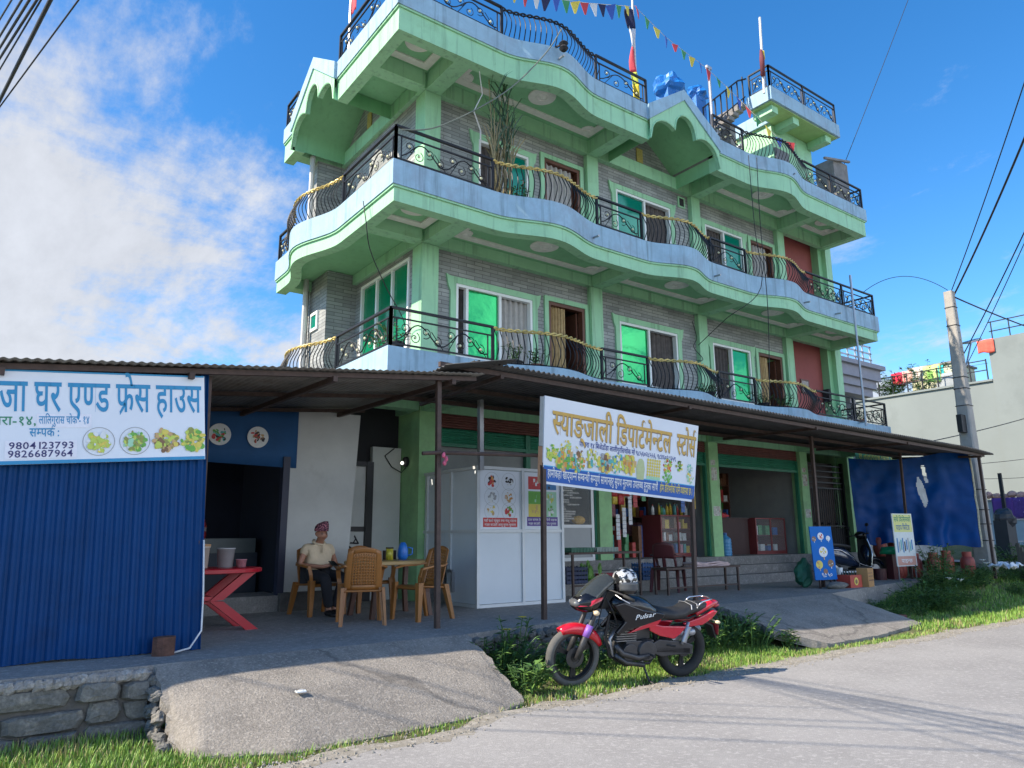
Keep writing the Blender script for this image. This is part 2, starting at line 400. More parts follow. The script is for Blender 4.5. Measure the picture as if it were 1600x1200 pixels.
# ================================================================ the setting
def sst(t): t = max(0., min(1., t)); return t*t*(3-2*t)
def gz(x, y):
    z = .62*sst((x-12.5)/8)*sst((y-6.1)/2.2)
    z += .55*sst((x-21)/8)*sst((y-6.5)/3)
    z += .10*sst((y-5.8)/1.2)*(1-sst((x-12)/3))
    z -= .07*sst((1.75-x)/.35)*sst((y-5.75)/.5)
    if y > 5.45 and x < 60: z += .02*noise.noise((x*1.3, y*1.7, 3))*sst((y-5.5)/.5)
    return z
def axis(a, b, c, d, fine, n):
    r = [a-(a-c)*((n-i)/n)**2.2 for i in range(n)] if False else []
    lo = [a - (a-c)*((i/n)**2.5) for i in range(n, 0, -1)]
    mid = [a+i*fine for i in range(int((b-a)/fine)+1)]
    hi = [b + (d-b)*((i/n)**2.5) for i in range(1, n+1)]
    return lo+mid+hi
XS = axis(-3, 31, -700, 900, .25, 14); YS = axis(4.8, 13, -700, 900, .2, 14)
g = MB(); I = [[g.vert((x, y, gz(x, y)-(.03 if y < 5.3 else 0))) for y in YS] for x in XS]
for i in range(len(XS)-1):
    for j in range(len(YS)-1): g.face((I[i][j], I[i+1][j], I[i+1][j+1], I[i][j+1]))
g.build('ground', SOIL, kind='structure', smooth=True, fixn=False, base=(0, 0, 0))
# road: one sheet with a ragged edge, running along the building front
def redge(x): return 5.5-.27*sst((x-.9)/.6)*sst((4.0-x)/.7)+.10*noise.noise((x*.9, 0, 0))+.05*noise.noise((x*3.7, 5, 0))+(.55*sst((x-11.5)/5)*0)
g = MB(); xs = [-300, -60, -20, -8]+[-4+.12*i for i in range(230)]+[30, 60, 120, 400]
ys = [-1, -.6, -.35, -.2, -.1, -.04, 0]
I = []
for x in xs:
    e = redge(x); col = [g.vert((x, -9, .004)), g.vert((x, 0, .004)), g.vert((x, 3, .006))]
    for t in (.8, .5, .25, .08, -.25): col.append(g.vert((x, e-t, .012 if t > 0 else -.02)))
    I.append(col)
for A, B in zip(I, I[1:]):
    for j in range(len(A)-1): g.face((A[j], B[j], B[j+1], A[j+1]))
g.build('road', ASPH, kind='structure', smooth=True, base=(0, 0, 0))
# gritty shoulder between the road and the grass
g = MB(); I = []
for i in range(400):
    x = -2+.08*i; e = redge(x); w = .12+.14*noise.noise((x*2.3, 9, 0))+.12*sst((x-5.5)/1.5); j = .09*noise.noise((x*5, 2, 2))+.05*noise.noise((x*13, 2, 5))
    I.append([g.vert((x, e-.10+j, .0125)), g.vert((x, e-.03+j*.6, .017)), g.vert((x, e+w*.5, .020)), g.vert((x, e+w, gz(x, e+w)+.004))])
for A, B in zip(I, I[1:]):
    for j in range(3): g.face((A[j], B[j], B[j+1], A[j+1]))
GRIT = speckle('road_grit', (.30, .285, .255), (.22, .20, .16), (.36, .34, .30), 2.5, 18, .5, 60)
g.build('road_shoulder', GRIT, kind='structure', smooth=True, base=(0, 0, 0))
# raised concrete forecourt
PZ = .5
edge = [(-3.2, 6.85), (1.39, 6.85), (4.45, 6.87), (5.0, 7.0), (6.2, 7.14), (7.6, 7.26), (9.17, 7.36), (12.5, 7.5), (13.2, 7.62), (13.9, 7.78), (15.5, 8.1), (17.9, 8.45), (18.6, 8.9), (19.9, 9.0), (19.9, 16), (-3.2, 16)]
g = MB(); g.prism(edge, lambda u, v, d: Vector((u, v, d)), PZ, -.15)
g.build('forecourt', CONC, kind='structure', base=(0, 0, 0))
# broad ramp on the left
def ramp(name, top, foot, nu, nv, thick, seed, m):
    g = MB()
    def at(pts, t):
        L = [0]
        for a, b in zip(pts, pts[1:]): L.append(L[-1]+(Vector(b)-Vector(a)).length)
        t *= L[-1]
        for k in range(len(pts)-1):
            if t <= L[k+1]+1e-6: return Vector(pts[k]).lerp(Vector(pts[k+1]), (t-L[k])/(L[k+1]-L[k]))
        return Vector(pts[-1])
    def P(u, v):
        p = at(top, u).lerp(at(foot, u), v); e = min(u, 1-u)
        p.z += .03*math.sin(math.pi*v)*(1 if e > .02 else .6)+.02*noise.noise((p.x*2+seed, p.y*2, 0))*math.sin(math.pi*v)
        if e < 1e-6 or v > 1-1e-6: p.x += .05*noise.noise((p.y*5+seed, v*9, 1)); p.y += .05*noise.noise((p.x*6+seed, 2, 7)) if v > .99 else 0
        return p
    I = [[g.vert(P(i/nu, j/nv)) for j in range(nv+1)] for i in range(nu+1)]
    for i in range(nu):
        for j in range(nv): g.face((I[i][j], I[i+1][j], I[i+1][j+1], I[i][j+1]))
    for col, flip in ((I[0], 0), (I[-1], 1)):
        lo = [g.vert(g.v[k]-Vector((0, 0, thick))) for k in col]
        for j in range(nv): g.face((col[j], col[j+1], lo[j+1], lo[j]) if flip else (col[j+1], col[j], lo[j], lo[j+1]))
    row = [I[i][nv] for i in range(nu+1)]; lo = [g.vert(g.v[k]-Vector((0, 0, thick))) for k in row]
    for j in range(nu): g.face((row[j], row[j+1], lo[j+1], lo[j]))
    return g.build(name, m, kind='structure', smooth='auto' if False else False, base=(0, 0, 0))
RAMPC = speckle('ramp_concrete', (.31, .285, .25), (.20, .185, .165), (.34, .315, .28), 2.3, 34, 1.0, 48, crack=.25)
ramp('ramp', [(1.40, 6.86, .503), (4.45, 6.86, .503)], [(1.42, 6.15, .03), (1.50, 5.74, .015), (2.1, 5.46, .012), (3.3, 5.52, .014), (4.05, 5.60, .02), (4.33, 5.72, .03)], 60, 16, .12, 1, RAMPC)
ramp('ramp', [(9.17, 7.37, .503), (12.5, 7.5, .503)], [(8.98, 6.27, .25), (9.75, 5.93, .05), (11.2, 5.98, .05), (12.95, 6.2, .08)], 50, 14, .11, 5, RAMPC)
# side street and pavement at the far right
g = MB(); g.poly([(22.4, 6.4, .72), (45, 6.0, 1.2), (45, 40, 1.25), (22.4, 40, 1.2)])
g.build('side_street', speckle('street_concrete', (.30, .30, .30), (.25, .25, .25), (.36, .35, .34), 1, 12, .3, 40), kind='structure', base=(0, 0, 0))

def stones(mb, x0, x1, yf, z0, z1, rows, wmin, wmax, seed, depth=.16, round_=.5):
    """a face of irregular stones, fitted in ragged courses along X; yf(x) gives the face"""
    rnd = random.Random(seed); H = (z1-z0)/rows
    for r in range(rows):
        x = x0-rnd.random()*.15
        while x < x1:
            w = rnd.uniform(wmin, wmax); h = H*rnd.uniform(.86, 1.1); zc = z0+H*(r+.5)+rnd.uniform(-.02, .02)
            cx = x+w/2; n = 9; out = rnd.uniform(.0, .05); ring = []
            for k in range(n):
                a = 2*math.pi*k/n; e = 4.5 if round_ < .5 else 2
                px = abs(_c(a))**(2/e)*math.copysign(1, _c(a))*w*.515; pz = abs(_s(a))**(2/e)*math.copysign(1, _s(a))*h*.54
                j = 1+rnd.uniform(-.13, .06); ring.append((px*j, pz*j))
            rings = []
            for s, d in ((.97, depth), (1, .03), (.95, .0-out*.3), (.8, -.012-out), (.3, -.02-out)):
                rings.append([(min(max(cx+p*s, x0), x1), yf(cx)+d+rnd.uniform(-.006, .006), zc+q*s) for p, q in ring])
            mb.loft(rings); x += w
t = thing('stone_wall', 'low wall of large grey fieldstones holding up the concrete ledge under the blue shed', 'wall', (-.8, 6.9, -.05))
g = MB(); g.box(-3.2, 1.33, 6.80, 6.845, -.25, .46); g.build('mortar', MORTAR, t)
g = MB(); stones(g, -3.2, 1.34, lambda x: 6.78, -.20, .42, 4, .22, .62, 4, .08, .3); g.build('stonework', STONE, t)
g = MB()
for i in range(76):
    x = -3.2+.06*i; g.ell((x, 6.765+.03*noise.noise((x*4, 0, 2)), .448+.012*noise.noise((x*7, 1, 1))), (.05, .035, .045), 7, 5, .5, i)
g.build('ledge_edge', CONC, t)
t = thing('stone_wall', 'rubble stone edging of the forecourt behind the motorcycle', 'wall', (7, 7.2, 0))
def yed(x):
    for (a, b), (c, d) in zip(edge, edge[1:]):
        if a <= x <= c and c > a: return b+(d-b)*(x-a)/(c-a)-.03
    return 7.
g = MB(); stones(g, 4.5, 9.1, yed, .02, .47, 4, .10, .24, 8, .05, .9); g.build('stonework', STONE, t)
t = thing('stone_wall', 'short stone flank exposed under the left edge of the broad ramp', 'wall', (1.4, 6.5, 0))
g = MB()
for i, (y, z, r) in enumerate(((6.2, .0, .06), (6.34, .03, .07), (6.5, .04, .08), (6.66, .05, .08), (6.45, .16, .07), (6.6, .19, .08), (6.75, .17, .07), (6.7, .31, .07), (6.58, .30, .05), (6.76, .40, .05))): g.ell((1.37, y, z), (.05, r, r*.75), 14, 10, .55, i)
g.build('stonework', STONE, t)

# ================================================================ the green building
B = thing('apartment_building', 'three storey green building with wavy pale blue balconies over open shops', 'building', (12, 12, .5))
X0, X1, YF, YB = 4.78, 19.6, 9.6, 15.1
WX, WY = 6.06, 11.0
def bump(t): return .5-.5*_c(2*math.pi*t)
def outline(fs, ss):
    """front segments (x0,x1,kind) and side segments (y0,y1,kind) -> list of pieces, each a list of (x, y)"""
    pieces = [[]]
    for y0, y1, k in reversed(ss):
        n = 18 if k == 'b' else 4
        if k == 'g': pieces[-1].append((X0, y1)); pieces.append([(X0, y0)]); continue
        for i in range(n+1):
            t = i/n; y = y1+(y0-y1)*t
            p = (X0-(.34*bump(t) if k == 'b' else 0), y)
            if not pieces[-1] or (Vector(pieces[-1][-1])-Vector(p)).length > 1e-4: pieces[-1].append(p)
    for x0, x1, k in fs:
        n = 18 if k == 'b' else 4
        if k == 'g': pieces[-1].append((x0, YF)) if pieces[-1][-1] != (x0, YF) else 0; pieces.append([(x1, YF)]); continue
        for i in range(n+1):
            t = i/n; x = x0+(x1-x0)*t
            p = (x, YF-(.30*bump(t) if k == 'b' else 0))
            if not pieces[-1] or (Vector(pieces[-1][-1])-Vector(p)).length > 1e-4: pieces[-1].append(p)
    pieces[-1].append((X1, YB)); return pieces
def off(P, d):
    """offset an open polyline towards the building (left of travel is inside)"""
    r = []
    for i, p in enumerate(P):
        p = Vector(p); a = (p-Vector(P[i-1])).normalized() if i else None; b = (Vector(P[i+1])-p).normalized() if i < len(P)-1 else None
        na = Vector((-a.y, a.x)) if a else None; nb = Vector((-b.y, b.x)) if b else None
        n = ((na or nb)+(nb or na)).normalized(); k = 1/max(.3, n.dot(na or nb)); r.append(p+n*d*k)
    return r
def strip(mb, P, d0, d1, z0, z1):
    A = off(P, d0); C = off(P, d1)
    rings = [[(a.x, a.y, z0), (a.x, a.y, z1), (c.x, c.y, z1), (c.x, c.y, z0)] for a, c in zip(A, C)]
    mb.loft(rings)
FS = [(4.78, 6.73, 's'), (6.73, 9.2, 'b'), (9.2, 10.43, 's'), (10.43, 12.6, 'b'), (12.6, 13.85, 's'), (13.85, 16.28, 'b'), (16.28, 19.6, 's')]
SS = [(9.6, 11.7, 's'), (11.7, 14.45, 'b'), (14.45, 15.1, 's')]
FR = [(4.78, 6.94, 's'), (6.94, 9.3, 'b'), (9.3, 10.76, 's'), (10.76, 13.0, 'g'), (13.0, 14.1, 's'), (14.1, 16.7, 'b'), (16.7, 19.6, 's')]
SR = [(9.6, 12.17, 's'), (12.17, 14.43, 'g'), (14.43, 15.1, 's')]
# (band top, band bottom, fascia bottom, ceiling)
LV = [(4.33, 3.92, 3.62, 3.86, FS, SS), (7.38, 6.96, 6.69, 6.92, FS, SS), (10.55, 10.2, 9.75, 10.08, FR, SR)]
for li, (zt, zb, zf, zc, fs, ss) in enumerate(LV):
    pcs = outline(fs, ss)
    g = MB(); h = MB(); e = MB()
    for P in pcs:
        if len(P) < 2: continue
        strip(g, P, 0, .16, zb, zt); strip(h, P, .05, .26, zf, zb-.002); strip(e, P, .02, .06, zb-.035, zb-.003)
    g.build('balcony_band', BLUE, B, smooth=False); h.build('fascia', GREEN, B); e.build('drip_mould', GREEN, B)
    # ceilings, in strips from the fascia to the wall
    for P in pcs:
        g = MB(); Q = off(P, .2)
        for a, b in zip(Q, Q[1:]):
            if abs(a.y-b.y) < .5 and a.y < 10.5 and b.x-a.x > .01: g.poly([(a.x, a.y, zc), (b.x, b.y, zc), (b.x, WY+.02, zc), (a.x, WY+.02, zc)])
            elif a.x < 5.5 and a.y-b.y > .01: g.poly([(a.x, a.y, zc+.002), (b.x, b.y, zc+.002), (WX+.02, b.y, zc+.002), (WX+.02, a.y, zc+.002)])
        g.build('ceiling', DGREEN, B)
    g = MB()   # floor slab above, keeps the daylight out of the rooms and makes the balcony floor
    g.box(X0+.14, X1-.14, YF+.14, WY-.02, zc+.03, zt-.07) if li < 2 else (g.box(X0+.14, 10.76, YF+.14, WY-.02, zc+.03, zt-.07), g.box(13.0, X1-.14, YF+.14, WY-.02, zc+.03, zt-.07))
    if li < 2: g.box(X0+.14, WX-.02, WY, YB-.1, zc+.03, zt-.07)
    else: g.box(X0+.14, WX-.02, WY, 12.17, zc+.03, zt-.07); g.box(X0+.14, WX-.02, 14.43, YB-.1, zc+.03, zt-.07)
    g.box(WX, X1-.1, WY, YB-.1, zc+.03, zt-.07)
    g.build('floor_slab', CONCS, B)
    # cross beams at the columns and the beam along the wall
    g = MB()
    for x0, x1 in ((6.04, 6.36), (10.12, 10.42), (13.57, 13.86), (17.13, 17.42), (19.26, 19.5)):
        if li == 2 and 10.5 < x0 < 13: continue
        g.box(x0, x1, YF+.26, WY-.14, zf+.012, zc-.004)
    g.box(WX-.09, X1-.15, WY-.14, WY-.001, zf+.02, zc-.004); g.box(X0+.22, WX-.09, WY-.22, WY+.06, zf+.016, zc-.004)
    g.box(WX-.09, WX-.001, WY, YB-.2, zf+.02, zc-.004); g.box(X0+.22, WX-.1, YB-.5, YB-.2, zf+.016, zc-.004)
    g.build('beam', GREEN, B)
    # plaster frames and medallions of the ceiling bays
    for bi, (x0, x1) in enumerate(((4.98, 5.98), (6.5, 10.02), (10.5, 13.48), (13.95, 17.05), (17.5, 19.2))):
        if li == 2 and bi == 2: continue
        if li == 0: continue
        y0, y1 = 9.66, 10.72; w = .16; z = zc-.03; g = MB()
        g.box(x0, x1, y1-w, y1, z, zc-.003); g.box(x0, x1, y0, y0+w, z, zc-.003); g.box(x0, x0+w, y0+w, y1-w, z, zc-.003); g.box(x1-w, x1, y0+w, y1-w, z, zc-.003)
        for sx in ((x0+.2, x1-.2) if bi else ()): g.lathe([(.16, 0), (.15, -.018), (.06, -.022)], (sx, y1-.2, zc-.004), 14); g.ell((sx, y1-.2, zc-.03), (.07, .05, .02), 8, 5)
        g.build('ceiling_moulding', MOULD, B)
        g = MB(); c = ((x0+x1)/2, 10.14, zc-.004); r = .28 if bi else .25
        g.lathe([(r, 0), (r*.98, -.016), (r*.9, -.018), (r*.5, -.022), (r*.46, -.034), (r*.34, -.034), (r*.3, -.022), (.05, -.03), (.03, -.045)], c, 28)
        g.build('ceiling_medallion', MOULD, B)
# ---- walls
def wall_holes(mb, fn, u0, u1, z0, z1, holes, d0=0, d1=.2):
    us = sorted({u0, u1, *[h[0] for h in holes], *[h[1] for h in holes]}); zs = sorted({z0, z1, *[h[2] for h in holes], *[h[3] for h in holes]})
    for a, b in zip(us, us[1:]):
        for c, d in zip(zs, zs[1:]):
            m, n = (a+b)/2, (c+d)/2
            if any(h[0] < m < h[1] and h[2] < n < h[3] for h in holes): continue
            p = [fn(u, k, z) for z in (c, d) for u, k in ((a, d0), (b, d0), (b, d1), (a, d1))]
            i = [mb.vert(q) for q in p]
            for q in ((3, 2, 1, 0), (4, 5, 6, 7), (0, 1, 5, 4), (1, 2, 6, 5), (2, 3, 7, 6), (3, 0, 4, 7)): mb.face([i[k] for k in q])
front = lambda u, d, z: Vector((u, WY+d, z))
side = lambda u, d, z: Vector((WX+d, u, z))
CURT = mat('lace_curtain', (.42, .40, .38), .9, var=.15, scale=9); CURTB = mat('ochre_curtain', (.45, .32, .16), .9, var=.25, scale=10)
CURTD = mat('dark_curtain', (.10, .085, .08), .9, var=.3, scale=9)
def curtain(fn, u0, u1, z0, z1, d, m, par, seed=0):
    g = MB(); g.grid(lambda a, b: fn(u0+(u1-u0)*a, d+.025*_s(a*34+seed)+.01*_s(a*71), z0+(z1-z0)*b), 48, 2); g.build('curtain', m, par, smooth=True)
def window(fn, u0, u1, z0, z1, panes, glass, flare=True):
    """panes: (share, kind) left to right; g = green glass, o = open sash with curtain behind"""
    f = MB(); w = .055
    def bx(a, b, c, d, k0, k1):
        p = [fn(u, k, z) for z in (c, d) for u, k in ((a, k0), (b, k0), (b, k1), (a, k1))]; i = [f.vert(q) for q in p]
        for q in ((3, 2, 1, 0), (4, 5, 6, 7), (0, 1, 5, 4), (1, 2, 6, 5), (2, 3, 7, 6), (3, 0, 4, 7)): f.face([i[k] for k in q])
    bx(u0, u1, z1-w, z1, -.03, .08); bx(u0, u1, z0, z0+w, -.03, .08); bx(u0, u0+w, z0+w, z1-w, -.03, .08); bx(u1-w, u1, z0+w, z1-w, -.03, .08)
    a = u0+w; tot = sum(p[0] for p in panes); W = u1-u0-2*w; spots = []
    for k, (sh, kind) in enumerate(panes):
        b = a+W*sh/tot
        if k: bx(a-.028, a+.028, z0+w, z1-w, -.02, .07)
        spots.append((a, b, kind)); a = b
    o = f.build('window', FRAMEW, B)
    for k, (a, b, kind) in enumerate(spots):
        if kind == 'g':
            g = MB(); g.poly([fn(a, .03, z0+w), fn(b, .03, z0+w), fn(b, .03, z1-w), fn(a, .03, z1-w)]); g.build('pane', glass, o)
        else:
            curtain(fn, a, b, z0+w, z1-w, .10, CURT if kind == 'c' else CURTD, o, k)
    if flare:
        g = MB(); s = .12
        for (a, b, c, d) in ((u0-s, u1+s, z1+.002, z1+s), (u0-s, u1+s, z0-s, z0-.002), (u0-s, u0-.002, z0-.002, z1+.002), (u1+.002, u1+s, z0-.002, z1+.002)):
            p = [fn(u, k, z) for z in (c, d) for u, k in ((a, -.045), (b, -.045), (b, .0), (a, .0))]; i = [g.vert(q) for q in p]
            for q in ((3, 2, 1, 0), (4, 5, 6, 7), (0, 1, 5, 4), (1, 2, 6, 5), (2, 3, 7, 6), (3, 0, 4, 7)): g.face([i[k] for k in q])
        for sg, ue in ((-1, u0-s), (1, u1+s)):   # flared ears of the surround
            P = [(ue, z1+s), (ue+sg*.09, z1+s+.03), (ue+sg*.05, z1-.06), (ue, z1-.16)]
            i = [g.vert(fn(u, -.043, z)) for u, z in P]; j = [g.vert(fn(u, 0, z)) for u, z in P]
            g.face(i); g.face(j[::-1])
            for k in range(4): g.face((i[k], i[(k+1) % 4], j[(k+1) % 4], j[k]))
        g.build('surround', GREEN, o)
    return o
def door(fn, u0, u1, z0, z1, cm, open_=.5, flip=False):
    g = MB()
    def bx(mb, a, b, c, d, k0, k1):
        p = [fn(u, k, z) for z in (c, d) for u, k in ((a, k0), (b, k0), (b, k1), (a, k1))]; i = [mb.vert(q) for q in p]
        for q in ((3, 2, 1, 0), (4, 5, 6, 7), (0, 1, 5, 4), (1, 2, 6, 5), (2, 3, 7, 6), (3, 0, 4, 7)): mb.face([i[k] for k in q])
    bx(g, u0, u0+.07, z0, z1, -.02, .12); bx(g, u1-.07, u1, z0, z1, -.02, .12); bx(g, u0+.07, u1-.07, z1-.07, z1, -.02, .12)
    o = g.build('door', BROWN, B)
    g = MB(); bx(g, u1-.13, u1-.09, z0, z1-.08, .12, .75); g.build('leaf', BROWN, o)
    if cm: curtain(fn, u0+.07, u0+.07+(u1-u0-.14)*open_, z0+.02, z1-.08, .06, cm, o, 2)
    g = MB(); s = .10
    bx(g, u0-s, u1+s, z1+.002, z1+s, -.045, 0); bx(g, u0-s, u0-.002, z0, z1+.002, -.045, 0); bx(g, u1+.002, u1+s, z0, z1+.002, -.045, 0)
    g.build('surround', GREEN, o)
for fl in (0, 1):
    dz = 3.06*fl; z0 = 4.26+dz; z1 = 6.71+dz+(.35 if fl else 0)+.2
    if fl == 0:
        wins = [(6.81, 8.6, 4.72, 6.12, [(.12, 'o'), (.45, 'g'), (.43, 'c')]), (11.0, 12.88, 4.72, 6.12, [(.5, 'g'), (.5, 'o')]), (14.14, 15.64, 4.72, 6.12, [(.5, 'o'), (.5, 'g')])]
        doors = [(9.01, 10.0, 4.27, 6.2, CURTB, .5), (15.96, 17.0, 4.27, 6.14, CURTB, .45)]; gl = GLASSG
    else:
        wins = [(7.3, 8.55, 7.7, 9.22, [(.5, 'o'), (.5, 'g')]), (11.04, 12.86, 7.7, 9.26, [(.52, 'g'), (.48, 'o')]), (14.13, 15.65, 7.7, 9.21, [(.5, 'o'), (.5, 'g')])]
        doors = [(8.96, 9.96, 7.33, 9.36, CURT, .85), (15.99, 16.98, 7.33, 9.24, CURT, .8)]; gl = GLASST
    ho = [(w[0], w[1], w[2], w[3]) for w in wins]+[(d[0], d[1], z0-.2, d[3]) for d in doors]
    g = MB(); wall_holes(g, front, WX+.2, 17.15, z0, z1 if fl == 0 else 10.06, [h if h[2] > z0 else (h[0], h[1], z0, h[3]) for h in ho]); g.build('wall', TILE, B)
    for w in wins: window(front, *w[:4], w[4], gl)
    for d in doors: door(front, *d)
    # side wall with its window
    sw = (11.36, 13.42, 4.86, 6.58) if fl == 0 else (11.45, 13.3, 7.62, 8.42)
    g = MB(); wall_holes(g, side, WY, 13.72 if fl == 0 else 14.6, z0, z1 if fl == 0 else 10.06, [sw]); g.build('wall', TILE, B)
    window(side, *sw, [(.33, 'g'), (.34, 'g'), (.33, 'g')] if fl == 0 else [(.5, 'g'), (.5, 'g')], mat('deep_green_film', (.0, .22, .10), .08, metal=.2, var=.05) if fl == 0 else GLASST, flare=False)
    yb0 = 13.722 if fl == 0 else 14.602; g = MB(); g.box(5.42, 17.1, yb0, YB-.12, z0, z1 if fl == 0 else 10.06); g.build('wall', TILE, B)
    g = MB(); g.box(17.42, 19.3, WY+.22, WY+.4, z0, z1 if fl == 0 else 10.06); g.build('wall', REDW, B, label='maroon painted recess wall')
    g = MB(); g.box(19.3, 19.5, WY, YB-.12, z0, z1 if fl == 0 else 10.06); g.build('wall', DGREEN, B)
    for x0, x1 in ((6.04, 6.38), (10.11, 10.43), (13.56, 13.87), (17.12, 17.43), (19.5, 19.8)):
        g = MB(); zt = (LV[fl+1][2]+.012)
        g.box(x0, x1, WY-.12, WY+(.24 if x0 < 7 else .1), z0, zt if x0 < 19.4 else zt+.2); g.build('column', GREEN, B)
    g = MB(); g.box(17.43, 17.6, YB-.13, YB-.1, z0, z0+.1); 
# small details on the walls
g = MB(); f = lambda u, d, z: Vector((5.42+d, u, z))
for (a, b, c, d) in ((14.1, 14.16, 5.75, 6.15), (14.44, 14.5, 5.75, 6.15), (14.16, 14.44, 6.09, 6.15), (14.16, 14.44, 5.75, 5.81)): g.box(5.38, 5.42, a, b, c, d)
o = g.build('window', FRAMEW, B); g = MB(); g.poly([(5.40, 14.16, 5.81), (5.40, 14.44, 5.81), (5.40, 14.44, 6.09), (5.40, 14.16, 6.09)]); g.build('pane', GLASST, o)
g = MB(); g.tube([(5.28, 14.55, .6), (5.28, 14.55, 9.8)], .06, 8); g.build('drain_pipe', mat('pale_pipe', (.5, .5, .48), .5), B)
g = MB(); g.tube([(5.36, 14.65, 4.2), (5.36, 14.65, 6.7)], .035, 6); g.build('drain_pipe', mat('dark_pipe', (.12, .12, .13), .5), B)
for x, z in ((13.3, 9.55),):
    g = MB(); g.box(x-.12, x+.12, WY-.03, WY+.02, z-.14, z+.14); o = g.build('vent', GREEN, B); g = MB(); g.box(x-.08, x+.08, WY-.034, WY-.031, z-.10, z+.10); g.build('vent_hole', DARK, o)
g = MB(); g.box(18.15, 18.55, WY+.19, WY+.219, 5.35, 5.75); o = g.build('picture_frame', BROWN, B); g = MB(); g.box(18.2, 18.5, WY+.186, WY+.189, 5.4, 5.7); g.build('picture', mat('picture_paper', (.35, .3, .28), .5, scale=20, var=.5), o)
g = MB(); g.box(19.18, 19.299, 11.0, 11.18, 5.2, 5.55); g.build('meter_box', DARK, B)
# waterspouts through the bands
for (x, li) in ((9.0, 1), (12.6, 1), (15.9, 1), (8.0, 2), (15.6, 2), (17.4, 1)):
    z = LV[li][1]+.12; yo = YF-.30*max(0, bump((x-6.73)/2.47) if x < 9.2 else bump((x-13.85)/2.43) if 13.85 < x < 16.28 else 0)
    g = MB(); g.tube([(x, yo+.1, z), (x, yo-.16, z-.02)], .022, 7); g.build('waterspout', STEEL, B)
# ---- gables of the top storey
TRE = [(-1.15, -.52)]
for i in range(11): a = R(172-122*i/10); TRE.append((-.64+.46*_c(a), -.38+.42*_s(a)))
for i in range(13): a = R(172-164*i/12); TRE.append((.34*_c(a), -.02+.42*_s(a)))
TRE += [(-x, y) for x, y in TRE[11::-1]]
def gable(fn, deep):
    ZB = 10.27   # z of v = 0
    # fascia: outer triangle minus the trefoil arch, cut in quads from arch to roof line
    def roof(u): return .79-.75*abs(u)
    g = MB(); n = len(TRE)
    out = []
    for u, v in TRE: uu = u; out.append((uu, roof(uu)))
    for d in (.03, -.06):
        a = [g.vert(fn(u, ZB+v, d)) for u, v in TRE]; b = [g.vert(fn(u, ZB+v, d)) for u, v in out]
        for k in range(n-1): g.face((a[k], a[k+1], b[k+1], b[k]))
        if d == .03: A = a
        else:
            for k in range(n-1): g.face((A[k], a[k], a[k+1], A[k+1]))
    g.build('gable_fascia', GREEN, B)
    g = MB()   # rim moulding round the arch
    g.tube([fn(u, ZB+v, .034) for u, v in TRE], .018, 5); g.build('arch_moulding', GREEN, B)
    g = MB()   # blue roof band
    for s in (-1, 1):
        P = [(0, .792), (0, 1.05), (s*1.18, .27), (s*1.18, -.09)]
        i = [g.vert(fn(u, ZB+v, .06)) for u, v in P]; j = [g.vert(fn(u, ZB+v, -deep)) for u, v in P]; g.face(i); g.face(j[::-1])
        for k in range(4): g.face((i[k], i[(k+1) % 4], j[(k+1) % 4], j[k]))
    g.build('gable_roof', BLUE, B)
    g = MB()   # green underside, a curved vault
    prof = [(-1.13, -.50), (-1.12, -.10), (-.6, .31), (-.2, .61), (0, .75), (.2, .61), (.6, .31), (1.12, -.10), (1.13, -.50)]
    I = [[g.vert(fn(u, ZB+v, d)) for u, v in prof] for d in (-.045, -deep-.03)]
    for k in range(len(prof)-1): g.face((I[0][k], I[0][k+1], I[1][k+1], I[1][k]))
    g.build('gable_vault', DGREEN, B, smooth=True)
    g = MB(); i = [g.vert(fn(u, ZB+v, -deep-.01)) for u, v in prof]; g.face(i); g.build('gable_infill', TILE, B)
    g = MB(); g.box(*sorted((fn(-.1, 0, 0).x, fn(.1, 0, -.04).x)), *sorted((fn(-.1, 0, -deep+.0).y, fn(.1, 0, -deep+.02).y)), ZB-.1, ZB+.25) if abs(fn(1, 0, 0).x-fn(-1, 0, 0).x) > 1 else g.box(WX-.04, WX-.02, 13.2, 13.4, ZB-.1, ZB+.25)
    g.build('niche', GOLD, B)
gable(lambda u, z, d: Vector((11.88+u, YF-d, z)), WY-YF-.02)
gable(lambda u, z, d: Vector((X0-d, 13.3-u, z)), WX-X0-.02)
